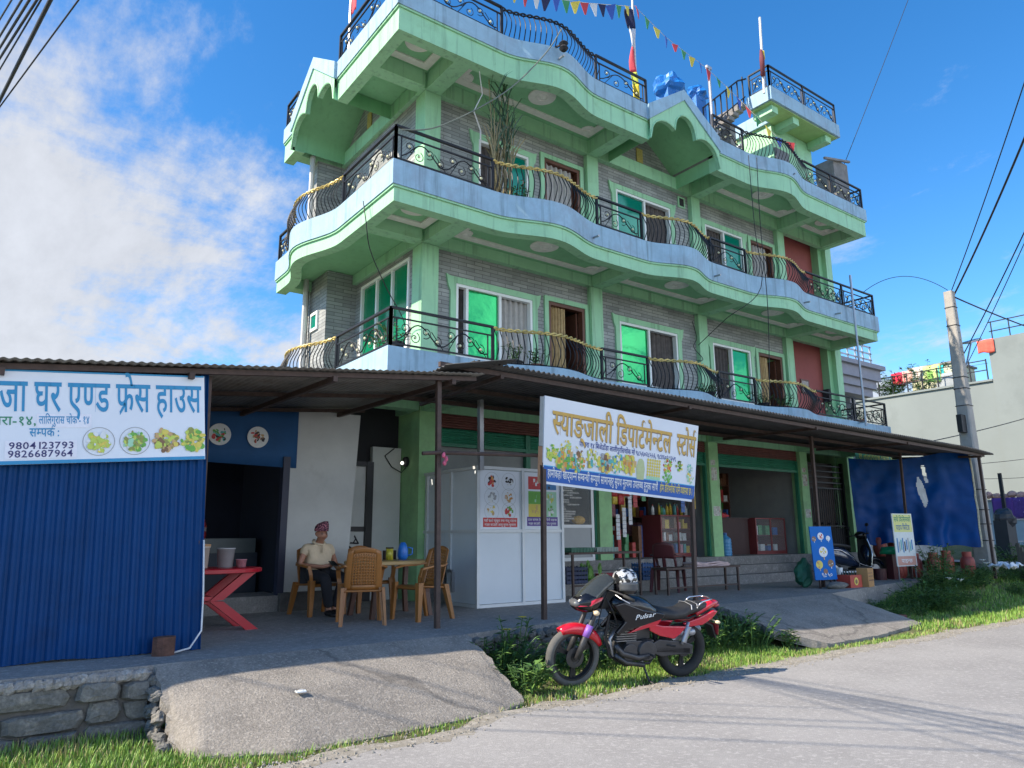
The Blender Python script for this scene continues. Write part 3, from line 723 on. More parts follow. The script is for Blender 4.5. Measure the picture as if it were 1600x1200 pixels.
# ---- railings
ROSE = mat('rosette_paint', (.72, .68, .42), .5, var=.2, scale=20)
def railing(kind, pts, z0, H, name='railing', posts=(True, True), scroll=True, gold=True):
    """pts: xy line of the panel (offset inside the band edge)"""
    pts = [Vector((p[0], p[1], 0)) for p in pts]; L = [0]
    for a, b in zip(pts, pts[1:]): L.append(L[-1]+(b-a).length)
    T = L[-1]
    def at(u):
        u = max(0, min(T, u))
        for k in range(len(pts)-1):
            if u <= L[k+1]+1e-7:
                d = (pts[k+1]-pts[k]).normalized(); return pts[k]+d*(u-L[k]), Vector((d.y, -d.x, 0))
        return pts[-1], Vector((0, -1, 0))
    def W(u, v, o=0): p, n = at(u); return p+n*o+Vector((0, 0, z0+v))
    g = MB()
    for k, q in enumerate(posts):
        if q: u = 0 if k == 0 else T; g.bar(W(u, -.03), W(u, H+.01), .045, .045)
    if kind == 's':
        for a, b in zip(L, L[1:]):
            g.bar(W(a, H), W(b, H), .05, .035); g.bar(W(a, H-.15), W(b, H-.15), .025, .022); g.bar(W(a, .06), W(b, .06), .03, .025)
        for u in (.1, T-.1): g.bar(W(u, .06), W(u, H-.15), .018)
        o = g.build(name, IRON, B)
        if scroll:
            s = MB(); q = MB(); n = max(1, round(T/1.0)); w = (T-.24)/n; hh = H-.15
            def spir(cu, cv, r, a0, turns, sg):
                return [W(cu+r*(1-.75*i/16)*_c(a0+sg*turns*6.283*i/16), cv+r*(1-.75*i/16)*_s(a0+sg*turns*6.283*i/16)) for i in range(17)]
            for k in range(n):
                b0 = .12+k*w; m = hh*.5+.03
                wave = [W(b0+w*i/14, m+(hh*.30)*_s(6.283*i/14-1.2)) for i in range(15)]; s.tube(wave, .011, 5)
                for cu, cv, r, a0, sg in ((.15, .66, .10, -1.6, 1), (.36, .34, .095, 1.2, -1), (.60, .62, .10, -2, 1), (.85, .32, .09, 1.6, -1)):
                    s.tube(spir(b0+w*cu, .06+hh*cv*.85, r, a0, 1.2, sg), .0075, 4, cap=False)
                    q.ell(W(b0+w*cu, .06+hh*cv*.85, .01), (.024, .024, .024), 8, 5)
                s.tube([W(b0+w*.1, .08), W(b0+w*.3, hh*.75)], .007, 4); s.tube([W(b0+w*.72, hh*.72), W(b0+w*.98, .08)], .008, 4)
            s.k = 1; b0 = len(s.v); s.v += q.v; s.f += [tuple(i+b0 for i in f) for f in q.f]; s.mi += [1]*len(q.f); s.build('scrollwork', [IRON, ROSE], o)
    else:
        n = max(4, round(T/.105))
        for k in range(n+1):
            u = .04+(T-.08)*k/n
            g.tube([W(u, (H-.04)*j/11, .125*math.sin(math.pi*(j/11)**.85)**1.35-.012*math.sin(math.pi*min(1, j/5.5))*0) for j in range(12)], .0105, 4, cap=False)
        m = 24
        g.tube([W(T*i/m, .03, -.005) for i in range(m+1)], .011, 4)
        o = g.build(name, IRON, B)
        t1 = MB(); m = int(T*26)
        for ph in (0, math.pi):
            t1.tube([W(T*i/m, H-.02+.022*_s(i*.9+ph), .022*_c(i*.9+ph)) for i in range(m+1)], .017, 5)
        t1.build('handrail', GOLD if gold else IRON, o)
for li, (zt, zb, zf, zc, fs, ss) in enumerate(LV):
    H = .62
    for sgi, segs in ((0, fs), (1, ss)):
        for (a, b, k) in segs:
            if k == 'g': continue
            n = 16 if k == 'b' else 1; P = []
            for i in range(n+1):
                t = i/n; u = a+(b-a)*t; d = bump(t) if k == 'b' else 0
                P.append((u, YF+.07-.30*d) if sgi == 0 else (X0+.07-.34*d, u))
            if sgi == 1: P = P[::-1]
            if sgi == 0 and a == 4.78: P[0] = (X0+.07, YF+.07)
            if sgi == 1 and a == 9.6: P[-1] = (X0+.07, YF+.07)
            if sgi == 0 and b == 19.6:
                mid = (17.95, YF+.07); railing('s', [P[0], mid], zt, H, posts=(False, True)); railing('s', [mid, (X1-.07, YF+.07)], zt, H, posts=(False, True)); continue
            railing(k, P, zt, H, posts=(k == 's', k == 's' and not (sgi == 0 and a == 4.78 and False)), gold=(li < 2))
    railing('s', [(X1-.07, YF+.07), (X1-.07, 12.2)], zt, H, posts=(False, True))
# rails following the gables' slopes, the straight run between them hidden behind
# ---- rooftop room with its bracketed terrace, and the stair up to it
g = MB(); P = [(16.35, 10.2), (19.78, 10.2), (19.78, 14), (17.3, 14), (17.3, 10.98), (16.35, 10.98)]
g.prism(P, lambda u, v, d: Vector((u, v, d)), 13.16, 13.56); g.build('terrace_band', BLUE, B)
g = MB(); P = [(16.42, 10.27), (19.71, 10.27), (19.71, 13.9), (17.37, 13.9), (17.37, 10.91), (16.42, 10.91)]; g.prism(P, lambda u, v, d: Vector((u, v, d)), 13.13, 13.157); g.build('ceiling', mat('terrace_green', (.36, .55, .22), .7), B)
g = MB(); g.box(17.4, 19.4, 10.95, 14, 10.5, 13.12); g.build('wall', GREEN, B)
for x in (16.55, 17.55, 19.2):
    g = MB(); g.box(x, x+.28, 10.34, 10.94, 12.92, 13.128); g.build('bracket', GREEN, B)
g = MB(); g.box(17.45, 18.1, 10.90, 10.949, 10.55, 12.4); g.build('door', mat('grey_door', (.12, .12, .13), .5), B)
railing('s', [(16.42, 10.9), (16.42, 10.27)], 13.56, .68); railing('s', [(16.42, 10.27), (18.05, 10.27)], 13.56, .68); railing('s', [(18.05, 10.27), (19.71, 10.27)], 13.56, .68, posts=(False, True))
g = MB()
for k in range(9): y = 11.0; g.box(14.4+.22*k, 14.66+.22*k, 11.0, 11.9, 11.6+.21*k, 11.72+.21*k)
for k in range(3): g.box(14.5+.65*k, 14.75+.65*k, 11.2, 11.7, 10.5, 11.55+.6*k)
g.build('stair', CONCS, B)
g = MB()
for k in range(8):
    x = 14.4+.26*k; z = 11.75+.235*k; g.bar((x, 10.98, z), (x, 10.98, z+.8), .03)
g.bar((14.4, 10.98, 12.55), (16.0, 10.98, 13.98), .04); g.bar((16.0, 10.98, 13.98), (16.4, 10.98, 14.2), .04); g.bar((14.4, 10.98, 11.9), (16.3, 10.98, 13.6), .03)
g.build('stair_railing', IRON, B)
g = MB(); g.box(18.75, 19.5, 9.95, 10.5, 10.5, 12.05); g.bar((18.2, 9.9, 11.85), (19.55, 9.9, 12.15), .06); g.build('roof_shed', mat('weathered_board', (.20, .19, .18), .8, var=.3), B)
# ================================================================ ground floor of the building
PLAST = mat('grey_plaster', (.30, .31, .31), .85, var=.15, scale=2)
WHITEP = mat('dirty_white_paint', (.56, .57, .55), .8, var=.10, scale=1.6, col2=(.40, .40, .37), c2lo=.58, c2hi=.8, bump=.1, bscale=12)
COLG = mat('column_green', (.30, .55, .26), .7, var=.15, scale=3, col2=(.22, .36, .20), c2lo=.5, c2hi=.75)
SHUTM = mat('shutter_maroon', (.16, .055, .045), .6, var=.2); SHUTG = mat('shutter_green', (.03, .20, .12), .5, var=.2)
g = MB(); g.box(6.2, 19.5, 10.74, 14.2, .4, 1.06); g.build('shop_floor', CONCS, B)
g = MB(); g.box(6.3, 17.75, 10.43, 10.739, .4, .875); g.box(6.3, 17.75, 10.12, 10.429, .4, .69); g.build('steps', CONCS, B)
g = MB(); g.box(6.06, 19.5, 14.0, 14.2, 1.06, 3.88); g.build('wall', PLAST, B)
for x in (6.06, 10.2, 13.66, 17.28, 19.3):
    g = MB(); g.box(x, x+.16, 11.1, 14.0, .5 if x < 7 else 1.06, 3.88); g.build('wall', COLG if x in (6.06, 19.3) else PLAST, B)
for x0, x1 in ((6.02, 6.36), (10.10, 10.44), (13.55, 13.88), (17.18, 17.5), (19.45, 19.8)):
    g = MB(); g.box(x0, x1, 10.82, 11.1, .5 if x0 < 7 else 1.061, 3.85); o = g.build('column', COLG, B)
    if 13 < x0 < 18:   # stickers and scrawls on the columns
        for k, (z, h, w) in enumerate(((1.95, .22, .24), (2.75, .3, .2), (3.1, .12, .16))):
            q = MB(); q.poly([(x0+.05, 10.817, z), (x0+.05+w, 10.817, z+.01), (x0+.05+w, 10.817, z+h), (x0+.05, 10.817, z+h)])
            q.build('poster', mat('faded_poster', (.50, .50, .46), .8, var=.5, scale=16, col2=(.42, .2, .17), c2lo=.55, c2hi=.6), o)
for x0, x1, gz0 in ((6.36, 8.4, 3.1), (8.4, 10.1, 3.1), (10.44, 13.55, 3.12), (13.88, 17.18, 3.12)):
    g = MB(); n = 30; I = []
    for k in range(n+1):
        z = 3.40+.45*k/n; y = 10.93-.02*abs(_s(k*math.pi/3)); I.append((g.vert((x0, y, z)), g.vert((x1, y, z))))
    for a, b in zip(I, I[1:]): g.face((a[0], a[1], b[1], b[0]))
    o = g.build('roller_shutter', SHUTM, B)
    g = MB(); I = []
    for k in range(13):
        z = gz0+.29*k/12; y = 10.95-.018*(k % 2); I.append((g.vert((x0+.04, y, z)), g.vert((x1-.04, y, z))))
    for a, b in zip(I, I[1:]): g.face((a[0], a[1], b[1], b[0]))
    g.bar((x0+.03, 10.93, gz0), (x1-.03, 10.93, gz0), .05, .06); g.box(x0+.002, x0+.05, 10.9, 10.99, 1.07, 3.39); g.box(x1-.05, x1-.002, 10.9, 10.99, 1.07, 3.39)
    g.build('shutter_curtain', SHUTG, o)
# closed shop front left of the counter: display window in aluminium
ALU = mat('aluminium', (.60, .62, .63), .5, metal=.2, var=.05); PANEL = mat('grey_panel', (.30, .32, .33), .4, var=.04)
g = MB()
for (a, b, c, d) in ((8.95, 9.02, 1.06, 3.1), (9.90, 9.97, 1.06, 3.1), (9.02, 9.90, 1.68, 1.74), (9.02, 9.90, 1.06, 1.12), (9.02, 9.90, 3.0, 3.1)): g.box(a, b, 10.84, 10.9, c, d)
o = g.build('display_window', ALU, B)
g = MB(); g.box(9.02, 9.9, 10.86, 10.88, 1.12, 1.68); g.build('panel', PANEL, o)
g = MB(); g.poly([(9.02, 10.87, 1.74), (9.9, 10.87, 1.74), (9.9, 10.87, 3), (9.02, 10.87, 3)]); g.build('pane', mat('clear_glass', (.9, .95, .95), .03, var=0, alpha=.12), o)
g = MB(); rn = random.Random(3)
for k in range(26): x = rn.uniform(9.06, 9.5); z = 1.8+.045*k; g.box(x, x+.3, 11.0, 11.12, z, z+.03)
g.build('stacked_sheets', mat('stacked_goods', (.35, .34, .32), .7, var=.5, scale=20), B)
g = MB(); g.ell((9.72, 11.02, 1.83), (.16, .1, .09), 10, 6); g.build('yellow_bundle', mat('yellow_stuff', (.55, .32, .04), .7), B)
g = MB(); g.box(6.3, 8.94, 11.0, 11.05, 1.06, 3.1); g.box(9.97, 10.1, 10.95, 11.0, 1.06, 3.1); g.build('wall', PLAST, B)
# bar gate at the stair door
g = MB(); g.box(17.5, 19.45, 11.2, 11.25, 1.06, 3.45); g.build('wall', mat('gate_backing', (.05, .028, .022), .7), B)
g = MB(); 
for k in range(19): g.bar((17.6+.1*k, 11.0, 1.1), (17.6+.1*k, 11.0, 2.75), .016)
for z in (1.1, 1.75, 2.75, 2.9, 3.05, 3.2, 3.35): g.bar((17.55, 11.0, z), (19.4, 11.0, z), .03)
g.box(17.5, 17.58, 10.96, 11.04, 1.06, 3.45); g.box(19.37, 19.44, 10.96, 11.04, 1.06, 3.45); g.box(17.6, 19.36, 11.02, 11.05, 1.12, 1.7)
for k in range(5): g.ell((17.9+.33*k, 10.98, 1.82), .035, 8, 5)
g.build('bar_gate', IRON, B)

# ================================================================ shop furniture and goods
GLASSC = MATS['clear_glass']
def showcase(name, label, x0, x1, y0, y1, z1, shelves, cols, legs=False):
    t = thing(name, label, 'showcase', ((x0+x1)/2, (y0+y1)/2, 1.06))
    g = MB(); w = .04
    g.box(x0, x0+w, y0, y1, 1.06, z1); g.box(x1-w, x1, y0, y1, 1.06, z1); g.box(x0, x1, y0, y1, z1, z1+.03); g.box(x0+w, x1-w, y1-.02, y1, 1.10, z1); g.box(x0+w, x1-w, y0, y1-.02, 1.06, 1.14)
    for k in range(1, cols): x = x0+(x1-x0)*k/cols; g.box(x-.02, x+.02, y0, y0+.03, 1.14, z1)
    g.build('cabinet', MAROON, t)
    for k in range(1, shelves):
        z = 1.14+(z1-1.14)*k/shelves; g = MB(); g.box(x0+w, x1-w, y0+.05, y1-.03, z-.012, z); g.build('shelf', MAROON, t)
    g = MB(); g.poly([(x0+w, y0+.015, 1.14), (x1-w, y0+.015, 1.14), (x1-w, y0+.015, z1), (x0+w, y0+.015, z1)]); g.build('pane', GLASSC, t)
    return [1.14+(z1-1.14)*k/shelves for k in range(shelves)]
PK = [mat('pack_'+n, c, .45, var=.35, scale=25) for n, c in (('white', (.62, .63, .62)), ('red', (.45, .04, .04)), ('yellow', (.60, .42, .05)), ('green', (.08, .30, .12)), ('blue', (.05, .14, .42)), ('pink', (.55, .25, .30)), ('teal', (.12, .40, .38)), ('brown', (.22, .10, .05)))]
PKN = ['white', 'red', 'yellow', 'green', 'blue', 'pink', 'teal', 'brown']
rn = random.Random(5)
def bottle(x, y, z, h, r, k, label, grp):
    t = thing('bottle', label, 'bottle', (x, y, z), group=grp)
    g = MB(); g.lathe([(r, 0), (r, h*.62), (r*.8, h*.72), (r*.35, h*.82), (r*.35, h*.9)], (x, y, z), 9); g.build('bottle_body', PK[k], t, smooth=True)
    g = MB(); g.lathe([(r*.42, 0), (r*.42, h*.1)], (x, y, z+h*.9), 8); g.build('cap', PK[(k+1) % 8], t)
def pack(x, y, z, w, h, d, k, label, grp, name='carton_pack'):
    g = MB(); g.box(x-w/2, x+w/2, y-d/2, y+d/2, z, z+h); o = g.build(name, PK[k], bevel=.004); tag(o, label, 'packet', grp)
lev = showcase('glass_showcase', 'maroon glass showcase full of goods behind the plastic chair', 12.37, 13.52, 11.3, 11.86, 1.95, 3, 2)
x = 12.45
while x < 13.48:
    h = rn.uniform(.16, .28); bottle(x, rn.uniform(11.45, 11.65), 1.98, h, rn.uniform(.025, .042), rn.randrange(8), 'small bottle standing in the row on top of the maroon showcase', 'bottles on the showcase top'); x += rn.uniform(.075, .11)
for li, z in enumerate(lev):
    x = 12.5
    while x < 13.42:
        w = rn.uniform(.06, .15); h = rn.uniform(.12, .23); k = [6, 0, 2][li] if rn.random() < .4 else rn.randrange(8)
        if abs(x-12.945) > .06: pack(x, 11.5, z+.002, w*.9, h, .12, k, 'packet behind glass on the %s shelf of the showcase' % ('bottom', 'middle', 'upper')[li], 'packets on the %s showcase shelf' % ('bottom', 'middle', 'upper')[li])
        x += w+.02
lev2 = showcase('glass_showcase', 'maroon glass cabinet with two doors in the dim room right of the green column', 15.85, 17.1, 11.35, 12.2, 1.92, 2, 2)
for li, z in enumerate(lev2):
    for x in (16.05, 16.3, 16.6, 16.85): pack(x+rn.uniform(-.05, .05), 11.62, z+.002, rn.uniform(.12, .2), rn.uniform(.12, .25), .2, [0, 6, 0, 3, 4][rn.randrange(5)], 'pale bundle in the %s shelf of the cabinet' % ('lower', 'upper')[li], 'bundles on the %s cabinet shelf' % ('lower', 'upper')[li], 'bundle')
g = MB(); g.ell((14.9, 11.75, 1.99), (.35, .2, .07), 12, 6, .4, 3); o = g.build('red_cloth', mat('red_cloth', (.5, .05, .06), .9, var=.3), smooth=True); tag(o, 'crumpled red cloth lying on the dark chest', 'cloth')
g = MB(); g.box(14.35, 15.75, 11.5, 12.2, 1.06, 1.92); g.box(14.32, 15.78, 11.47, 12.2, 1.92, 1.95); g.box(14.4, 15.7, 11.485, 11.499, 1.2, 1.8); o = g.build('wooden_chest', mat('dark_wood', (.05, .02, .018), .6, var=.2)); tag(o, 'dark wooden chest left of the two door glass cabinet', 'chest')
t = thing('water_jar', 'blue ribbed water jar beside the green column on the shop step', 'water jar', (14.15, 10.98, 1.06))
g = MB(); pr = [(.13, 0)]
for k in range(5): pr += [(.14, .03+.07*k), (.13, .05+.07*k), (.14, .07+.07*k)]
g.lathe(pr+[(.12, .40), (.05, .45), (.04, .48)], (14.15, 10.98, 1.06), 16); g.build('jar_body', mat('blue_plastic', (.06, .25, .48), .3, var=.1), t, smooth=True)
g = MB(); g.lathe([(.045, 0), (.045, .04)], (14.15, 10.98, 1.54), 12); g.build('cap', PK[4], t)
# dim goods against the back walls
for k, (x, z, w, h, c) in enumerate(((15.2, 2.35, .5, .6, 'grey'), (16.1, 2.2, .8, .5, 'pale'), (15.3, 2.95, .4, .4, 'grey'), (16.9, 2.6, .35, .75, 'green'))):
    g = MB(); g.grid(lambda a, b: Vector((x+w*(a-.5), 13.0+.02*_s(a*20), z+h*(b-.5))), 12, 3); o = g.build('hanging_garment', mat('garment_'+c, {'grey': (.18, .18, .19), 'pale': (.3, .3, .32), 'green': (.07, .24, .05)}[c], .9, var=.3), thick=.01)
    tag(o, ('grey shirt hanging at the back of the dim room', 'pale cloth hanging over the glass cabinet', 'small grey garment hanging high in the dim room', 'green garment hanging beside the right column')[k], 'garment')
    g = MB()
t = thing('goods_rack', 'tall dark rack of goods in the store doorway, left of the green column', 'rack', (13.2, 12.9, 1.06))
g = MB()
for z in (1.5, 1.95, 2.4, 2.85): g.box(10.6, 13.5, 12.7, 13.1, z, z+.03)
for x in (10.6, 11.6, 12.5, 13.45): g.box(x, x+.04, 12.7, 13.1, 1.06, 3.2)
g.build('shelving', BROWN, t); g = MB(); g.k = 0
for z in (1.53, 1.98, 2.43, 2.88):
    x = 10.66
    while x < 13.4: w = rn.uniform(.08, .2); g.k = rn.randrange(8); g.box(x, x+w*.9, 12.75, 12.95, z, z+rn.uniform(.15, .32)); x += w+.01
g.build('goods', PK, t)
dup(t, (16.52, 13.0, 1.06), label='dim rack of goods at the back of the room with the two door cabinet')
def packet(x, y, z, s, k, label, grp):
    g = MB(); g.grid(lambda a, b: Vector((x+s*.75*(a-.5), y-.035*math.sin(math.pi*a)*math.sin(math.pi*b), z+s*(b-.5))), 6, 6)
    o = g.build('snack_packet', PK[k], thick=.01, smooth=True); tag(o, label, 'packet', grp)
for i in range(11):
    packet(10.58+.17*(i % 3)+rn.uniform(-.03, .03), 10.86+.03*(i % 2), 2.72-.16*(i//3)+rn.uniform(-.03, .03), .21, [2, 2, 1, 3, 2, 1, 1, 7, 1, 2, 1][i], 'shiny snack packet in the hanging bunch by the store doorway', 'hanging snack packets')
for i in range(3):
    t = thing('sachet_strip', ('strip of white sachets hanging left, beside the green column', 'long strip of white sachets hanging in the doorway', 'short strip of white sachets hanging under the snack packets')[i], 'sachets', ((10.66, 11.02, 10.84)[i], 10.9, 1.5))
    g = MB(); z0, n = ((1.45, 6), (1.75, 14), (1.5, 7))[i]
    for k in range(n): x = (10.66, 11.02, 10.84)[i]; g.box(x-.05, x+.05, 10.88, 10.895, z0+.085*k, z0+.078+.085*k)
    g.build('sachets', mat('sachet_white', (.55, .56, .58), .35, var=.3, scale=22), t)
    g = MB(); g.tube([(x, 10.9, z0+.085*n), (x, 10.92, 3.1)], .006, 4); g.build('string', DARK, t)
# more stock hanging and stacked in the lit doorway
for i in range(9):
    x = 10.7+.31*i; n = 5+(i*5) % 6; top = 3.05-.02*(i % 3); pk = PK[[0, 2, 1, 3, 0, 7, 5, 4, 2][i]]
    t = thing('sachet_strip', 'coloured sachet strip hanging from the lintel of the store doorway', 'sachets', (x, 11.02+.05*(i % 2), top-.1*n), group='sachet strips on the doorway lintel')
    g = MB()
    for k in range(n): g.box(x-.06, x+.06, 11.02+.05*(i % 2), 11.035+.05*(i % 2), top-.1*(k+1), top-.1*(k+1)+.092)
    g.build('sachets', pk, t)
rn2 = random.Random(8)
for i in range(16):
    x = 10.55+.11*i+rn2.uniform(-.02, .02)
    if x > 12.3: break
    pack(x, 11.75+.1*(i % 2), 1.062, .10, rn2.uniform(.25, .75), .2, rn2.randrange(8), 'packet in the row standing on the store floor left of the showcase', 'packets on the store floor')
for i in range(7): pack(13.99+.0*i, 11.5+.16*i, 1.062, .18, .3+.1*(i % 3), .13, [0, 7, 6, 2, 7, 0, 4][i], 'packet stacked along the inner wall right of the water jar', 'packets along the inner wall')
# ================================================================ sheds, awnings, signs
def corr(mb, fn, u0, u1, v0, v1, wl, amp, nv=1, trap=False):
    n = int((u1-u0)/wl*(4 if trap else 6))
    def prof(u):
        t = (u/wl) % 1.
        return amp*(_s(2*math.pi*t) if not trap else (1 if t < .2 else (1-(t-.2)/.1*2 if t < .3 else (-1 if t < .9 else -1+(t-.9)/.1*2))))
    I = [[mb.vert(fn(u0+(u1-u0)*i/n, v0+(v1-v0)*j/nv, prof(u0+(u1-u0)*i/n))) for j in range(nv+1)] for i in range(n+1)]
    for i in range(n):
        for j in range(nv): mb.face((I[i][j], I[i+1][j], I[i+1][j+1], I[i][j+1]))
def shz(x, y): return 2.99+.1*x if y < 7.4 else (2.99+.1*x)+((3.12+.085*x)-(2.99+.1*x))*min(1, (y-7.4)/3.4)
t = thing('corrugated_canopy', 'low corrugated canopy roof over the blue shed and eatery', 'canopy', (1, 9, 3))
g = MB(); corr(g, lambda u, v, d: Vector((u, v, shz(u, v)+d)), -3.2, 4.95, 7.28, 10.9, .08, .007, 2); g.build('roof_sheet', ROOFS, t, smooth=True, thick=.004, fixn=False)
g = MB()
for y in (7.42, 9.0, 10.6): g.bar((-3.1, y, shz(-3.1, y)-.05), (4.9, y, shz(4.9, y)-.05), .05)
g.build('purlin', RUST, t)
for x in (.1, 1.6, 3.05, 4.55):
    g = MB(); g.bar((x, 7.35, shz(x, 7.3)-.10), (x, 10.8, shz(x, 10.8)-.10), .05, .06); g.build('rafter', RUST, t)
g = MB(); g.bar((1.86, 7.55, .5), (1.80, 7.55, 3.1), .05); g.build('post', RUST, t)
AW = lambda x: 3.625-.012*(x-5)-(.0 if x < 18 else .02*(x-18)**2)
t = thing('corrugated_awning', 'long corrugated awning sheltering the shop fronts', 'awning', (12, 8.5, 3.5))
def awz(x, y): f = (y-7.3)/2.25; return AW(x)*(1-f)+3.575*f
g = MB(); corr(g, lambda u, v, d: Vector((u, v, awz(u, v)+d)), 4.8, 19.7, 7.28, 9.56, .085, .018, 1); g.build('roof_sheet', mat('awning_sheet', (.075, .073, .07), .6, metal=.1, var=.3, scale=3, col2=(.045, .037, .03), c2lo=.5, c2hi=.75), t, smooth=True, thick=.004, fixn=False)
g = MB()   # twisted end sheet
g.grid(lambda a, b: Vector((4.35+.95*a, 7.2+.9*b-.15*a, 3.50+.17*a-.06*b+.012*_s(b*60)+.02*a*b)), 4, 40); g.build('end_sheet', MATS['awning_sheet'], t, smooth=True, thick=.004)
for y in (7.45, 8.5, 9.4):
    g = MB(); g.bar((4.4, y, awz(5, y)-.06), (19.55, y, awz(19.5, y)-.06), .05, .06); g.build('purlin', RUST, t)
for x in (5.3, 8.9, 12.4, 15.8, 19.3):
    g = MB(); g.bar((x, 7.4, awz(x, 7.4)-.11), (x, 9.5, awz(x, 9.5)-.11), .05, .05); g.build('rafter', RUST, t)
def post(p, q, w, m, lab=None): g = MB(); g.bar(p, q, w); g.build('post', m, t, label=lab)
post((4.46, 7.52, .5), (4.42, 7.5, 3.5), .055, RUST)
post((6.16, 9.17, 2.5), (6.14, 9.15, 3.58), .07, STEEL, 'shiny grey steel post')
post((13.93, 8.5, .5), (13.8, 8.4, 3.5), .06, RUST); post((18.0, 8.72, .45), (17.9, 8.62, 3.45), .05, RUST); post((19.42, 7.5, .5), (19.4, 7.5, 3.4), .055, RUST)
g = MB(); g.tube([(4.2, 7.47, 2.47), (4.42, 7.45, 2.49), (6.0, 7.47, 2.55)], .024, 7); g.build('cross_pipe', RUST, t)
g = MB()
for k, dx in enumerate((-.02, .04, .0)): g.ell((4.47+dx*.6, 7.42, 2.46-.045*k), (.022, .022, .035), 7, 5, .5, k)
o = g.build('ribbon_knot', mat('pink_cloth', (.6, .12, .2), .8, var=.4, scale=15), smooth=True); tag(o, 'pink and white rag knotted round the brown pipe', 'rag')

# ---- blue shed wall
t = thing('tin_shed', 'blue corrugated tin front of the eatery under the long signboard', 'shed', (-.6, 7.5, .5))
g = MB(); corr(g, lambda u, v, d: Vector((u-.12*v*max(0, (u+3.1)/5), 7.5-d-.004*(int((u+3.1)/.88) % 2)+.012*noise.noise((u*1.5, v*3, 0)), .51+.02*noise.noise((u*2, 0, 4))+(shz(u, 7.5)-.06-.51)*v)), -3.1, 1.9, 0, 1, .076, .011, 8, True)
g.build('sheet_wall', BSHEET, t, thick=.003, fixn=False)
g = MB(); g.bar((1.85, 7.53, .5), (1.75, 7.53, 3.1), .04); g.bar((-3.1, 7.54, 1.6), (1.88, 7.54, 1.6), .04); g.build('frame', RUST, t)
g = MB(); g.tube([(1.85, 7.46, 1.5), (1.88, 7.45, 1.0), (1.88, 7.42, .68), (1.78, 7.38, .54), (1.6, 7.34, .51)], .009, 6); o = g.build('white_cable', mat('white_cable', (.6, .6, .6), .5), smooth=True); tag(o, 'white cable hanging down the right edge of the blue shed', 'cable')
g = MB(); n = 10
g.loft([[(1.56+.088*_c(6.283*k/n)*(1+.08*(k % 3)), 7.35+.07*_s(6.283*k/n), z) for k in range(n)] for z in (.5, .55, .62, .66)]); o = g.build('log_stump', mat('wet_log', (.10, .045, .03), .8, var=.45, scale=14, bump=.6), smooth=False); tag(o, 'short brown log stump at the foot of the blue shed', 'log')

def emblem(mb, fn, cu, cv, r, pal, n, seed, zoff, spread=.8, shape='leaf'):
    rnd = random.Random(seed)
    for k in range(n):
        a = rnd.random()*6.283; q = r*spread*math.sqrt(rnd.random()); w = r*rnd.uniform(.1, .26); h = w*rnd.uniform(.4, 1.); ro = rnd.random()*3.14; mb.k = pal[rnd.randrange(len(pal))]
        m = 7 if shape == 'leaf' else 4; pts = []
        for j in range(m):
            b = 6.283*j/m+.4; x = w*_c(b); y = h*_s(b)
            if shape == 'box': x = w*(1 if j in (0, 3) else -1)*.8; y = h*1.5*(1 if j < 2 else -1)
            if shape == 'box': ro = 0
            pts.append(fn(cu+q*_c(a)+x*_c(ro)-y*_s(ro), cv+q*_s(a)+x*_s(ro)+y*_c(ro), zoff+k*.00012))
        mb.poly(pts)
INK = lambda n, c: mat('ink_'+n, c, .55, var=.08, scale=20)
PAL = [INK('lime', (.50, .60, .10)), INK('leaf', (.14, .40, .06)), INK('olive', (.28, .30, .07)), INK('yellow', (.68, .56, .10)), INK('tan', (.55, .36, .16)), INK('brown', (.22, .12, .06)), INK('red', (.55, .05, .05)), INK('blue', (.04, .20, .45)), INK('grey', (.35, .36, .37)), INK('white', (.72, .74, .74)), INK('black', (.03, .025, .03)), INK('orange', (.65, .28, .06)), INK('mint', (.35, .62, .42)), INK('teal', (.10, .42, .42))]
SIGNW = mat('sign_white', (.70, .74, .80), .45, var=.04, scale=1.5)
def flat(mb, fn, u0, u1, v0, v1, d, k=0): mb.k = k; mb.poly([fn(u0, v0, d), fn(u1, v0, d), fn(u1, v1, d), fn(u0, v1, d)])
def letters(s, fn, u, v, h, w, m, par, d=.004, name='lettering'):
    g = MB(); lettering(g, s, lambda a, b: fn(a, b, d), u, v, h, w); return g.build(name, m, par, fixn=False)
def ring(mb, fn, cu, cv, r, w, d, n=28):
    for k in range(n):
        a, b = 6.283*k/n, 6.283*(k+1)/n
        mb.poly([fn(cu+r*_c(a), cv+r*_s(a), d), fn(cu+r*_c(b), cv+r*_s(b), d), fn(cu+(r-w)*_c(b), cv+(r-w)*_s(b), d), fn(cu+(r-w)*_c(a), cv+(r-w)*_s(a), d)])
def round_(mb, fn, cu, cv, r, d, k=0, n=24, ry=None): mb.k = k; mb.poly([fn(cu+r*_c(6.283*i/n), cv+(ry or r)*_s(6.283*i/n), d) for i in range(n)])
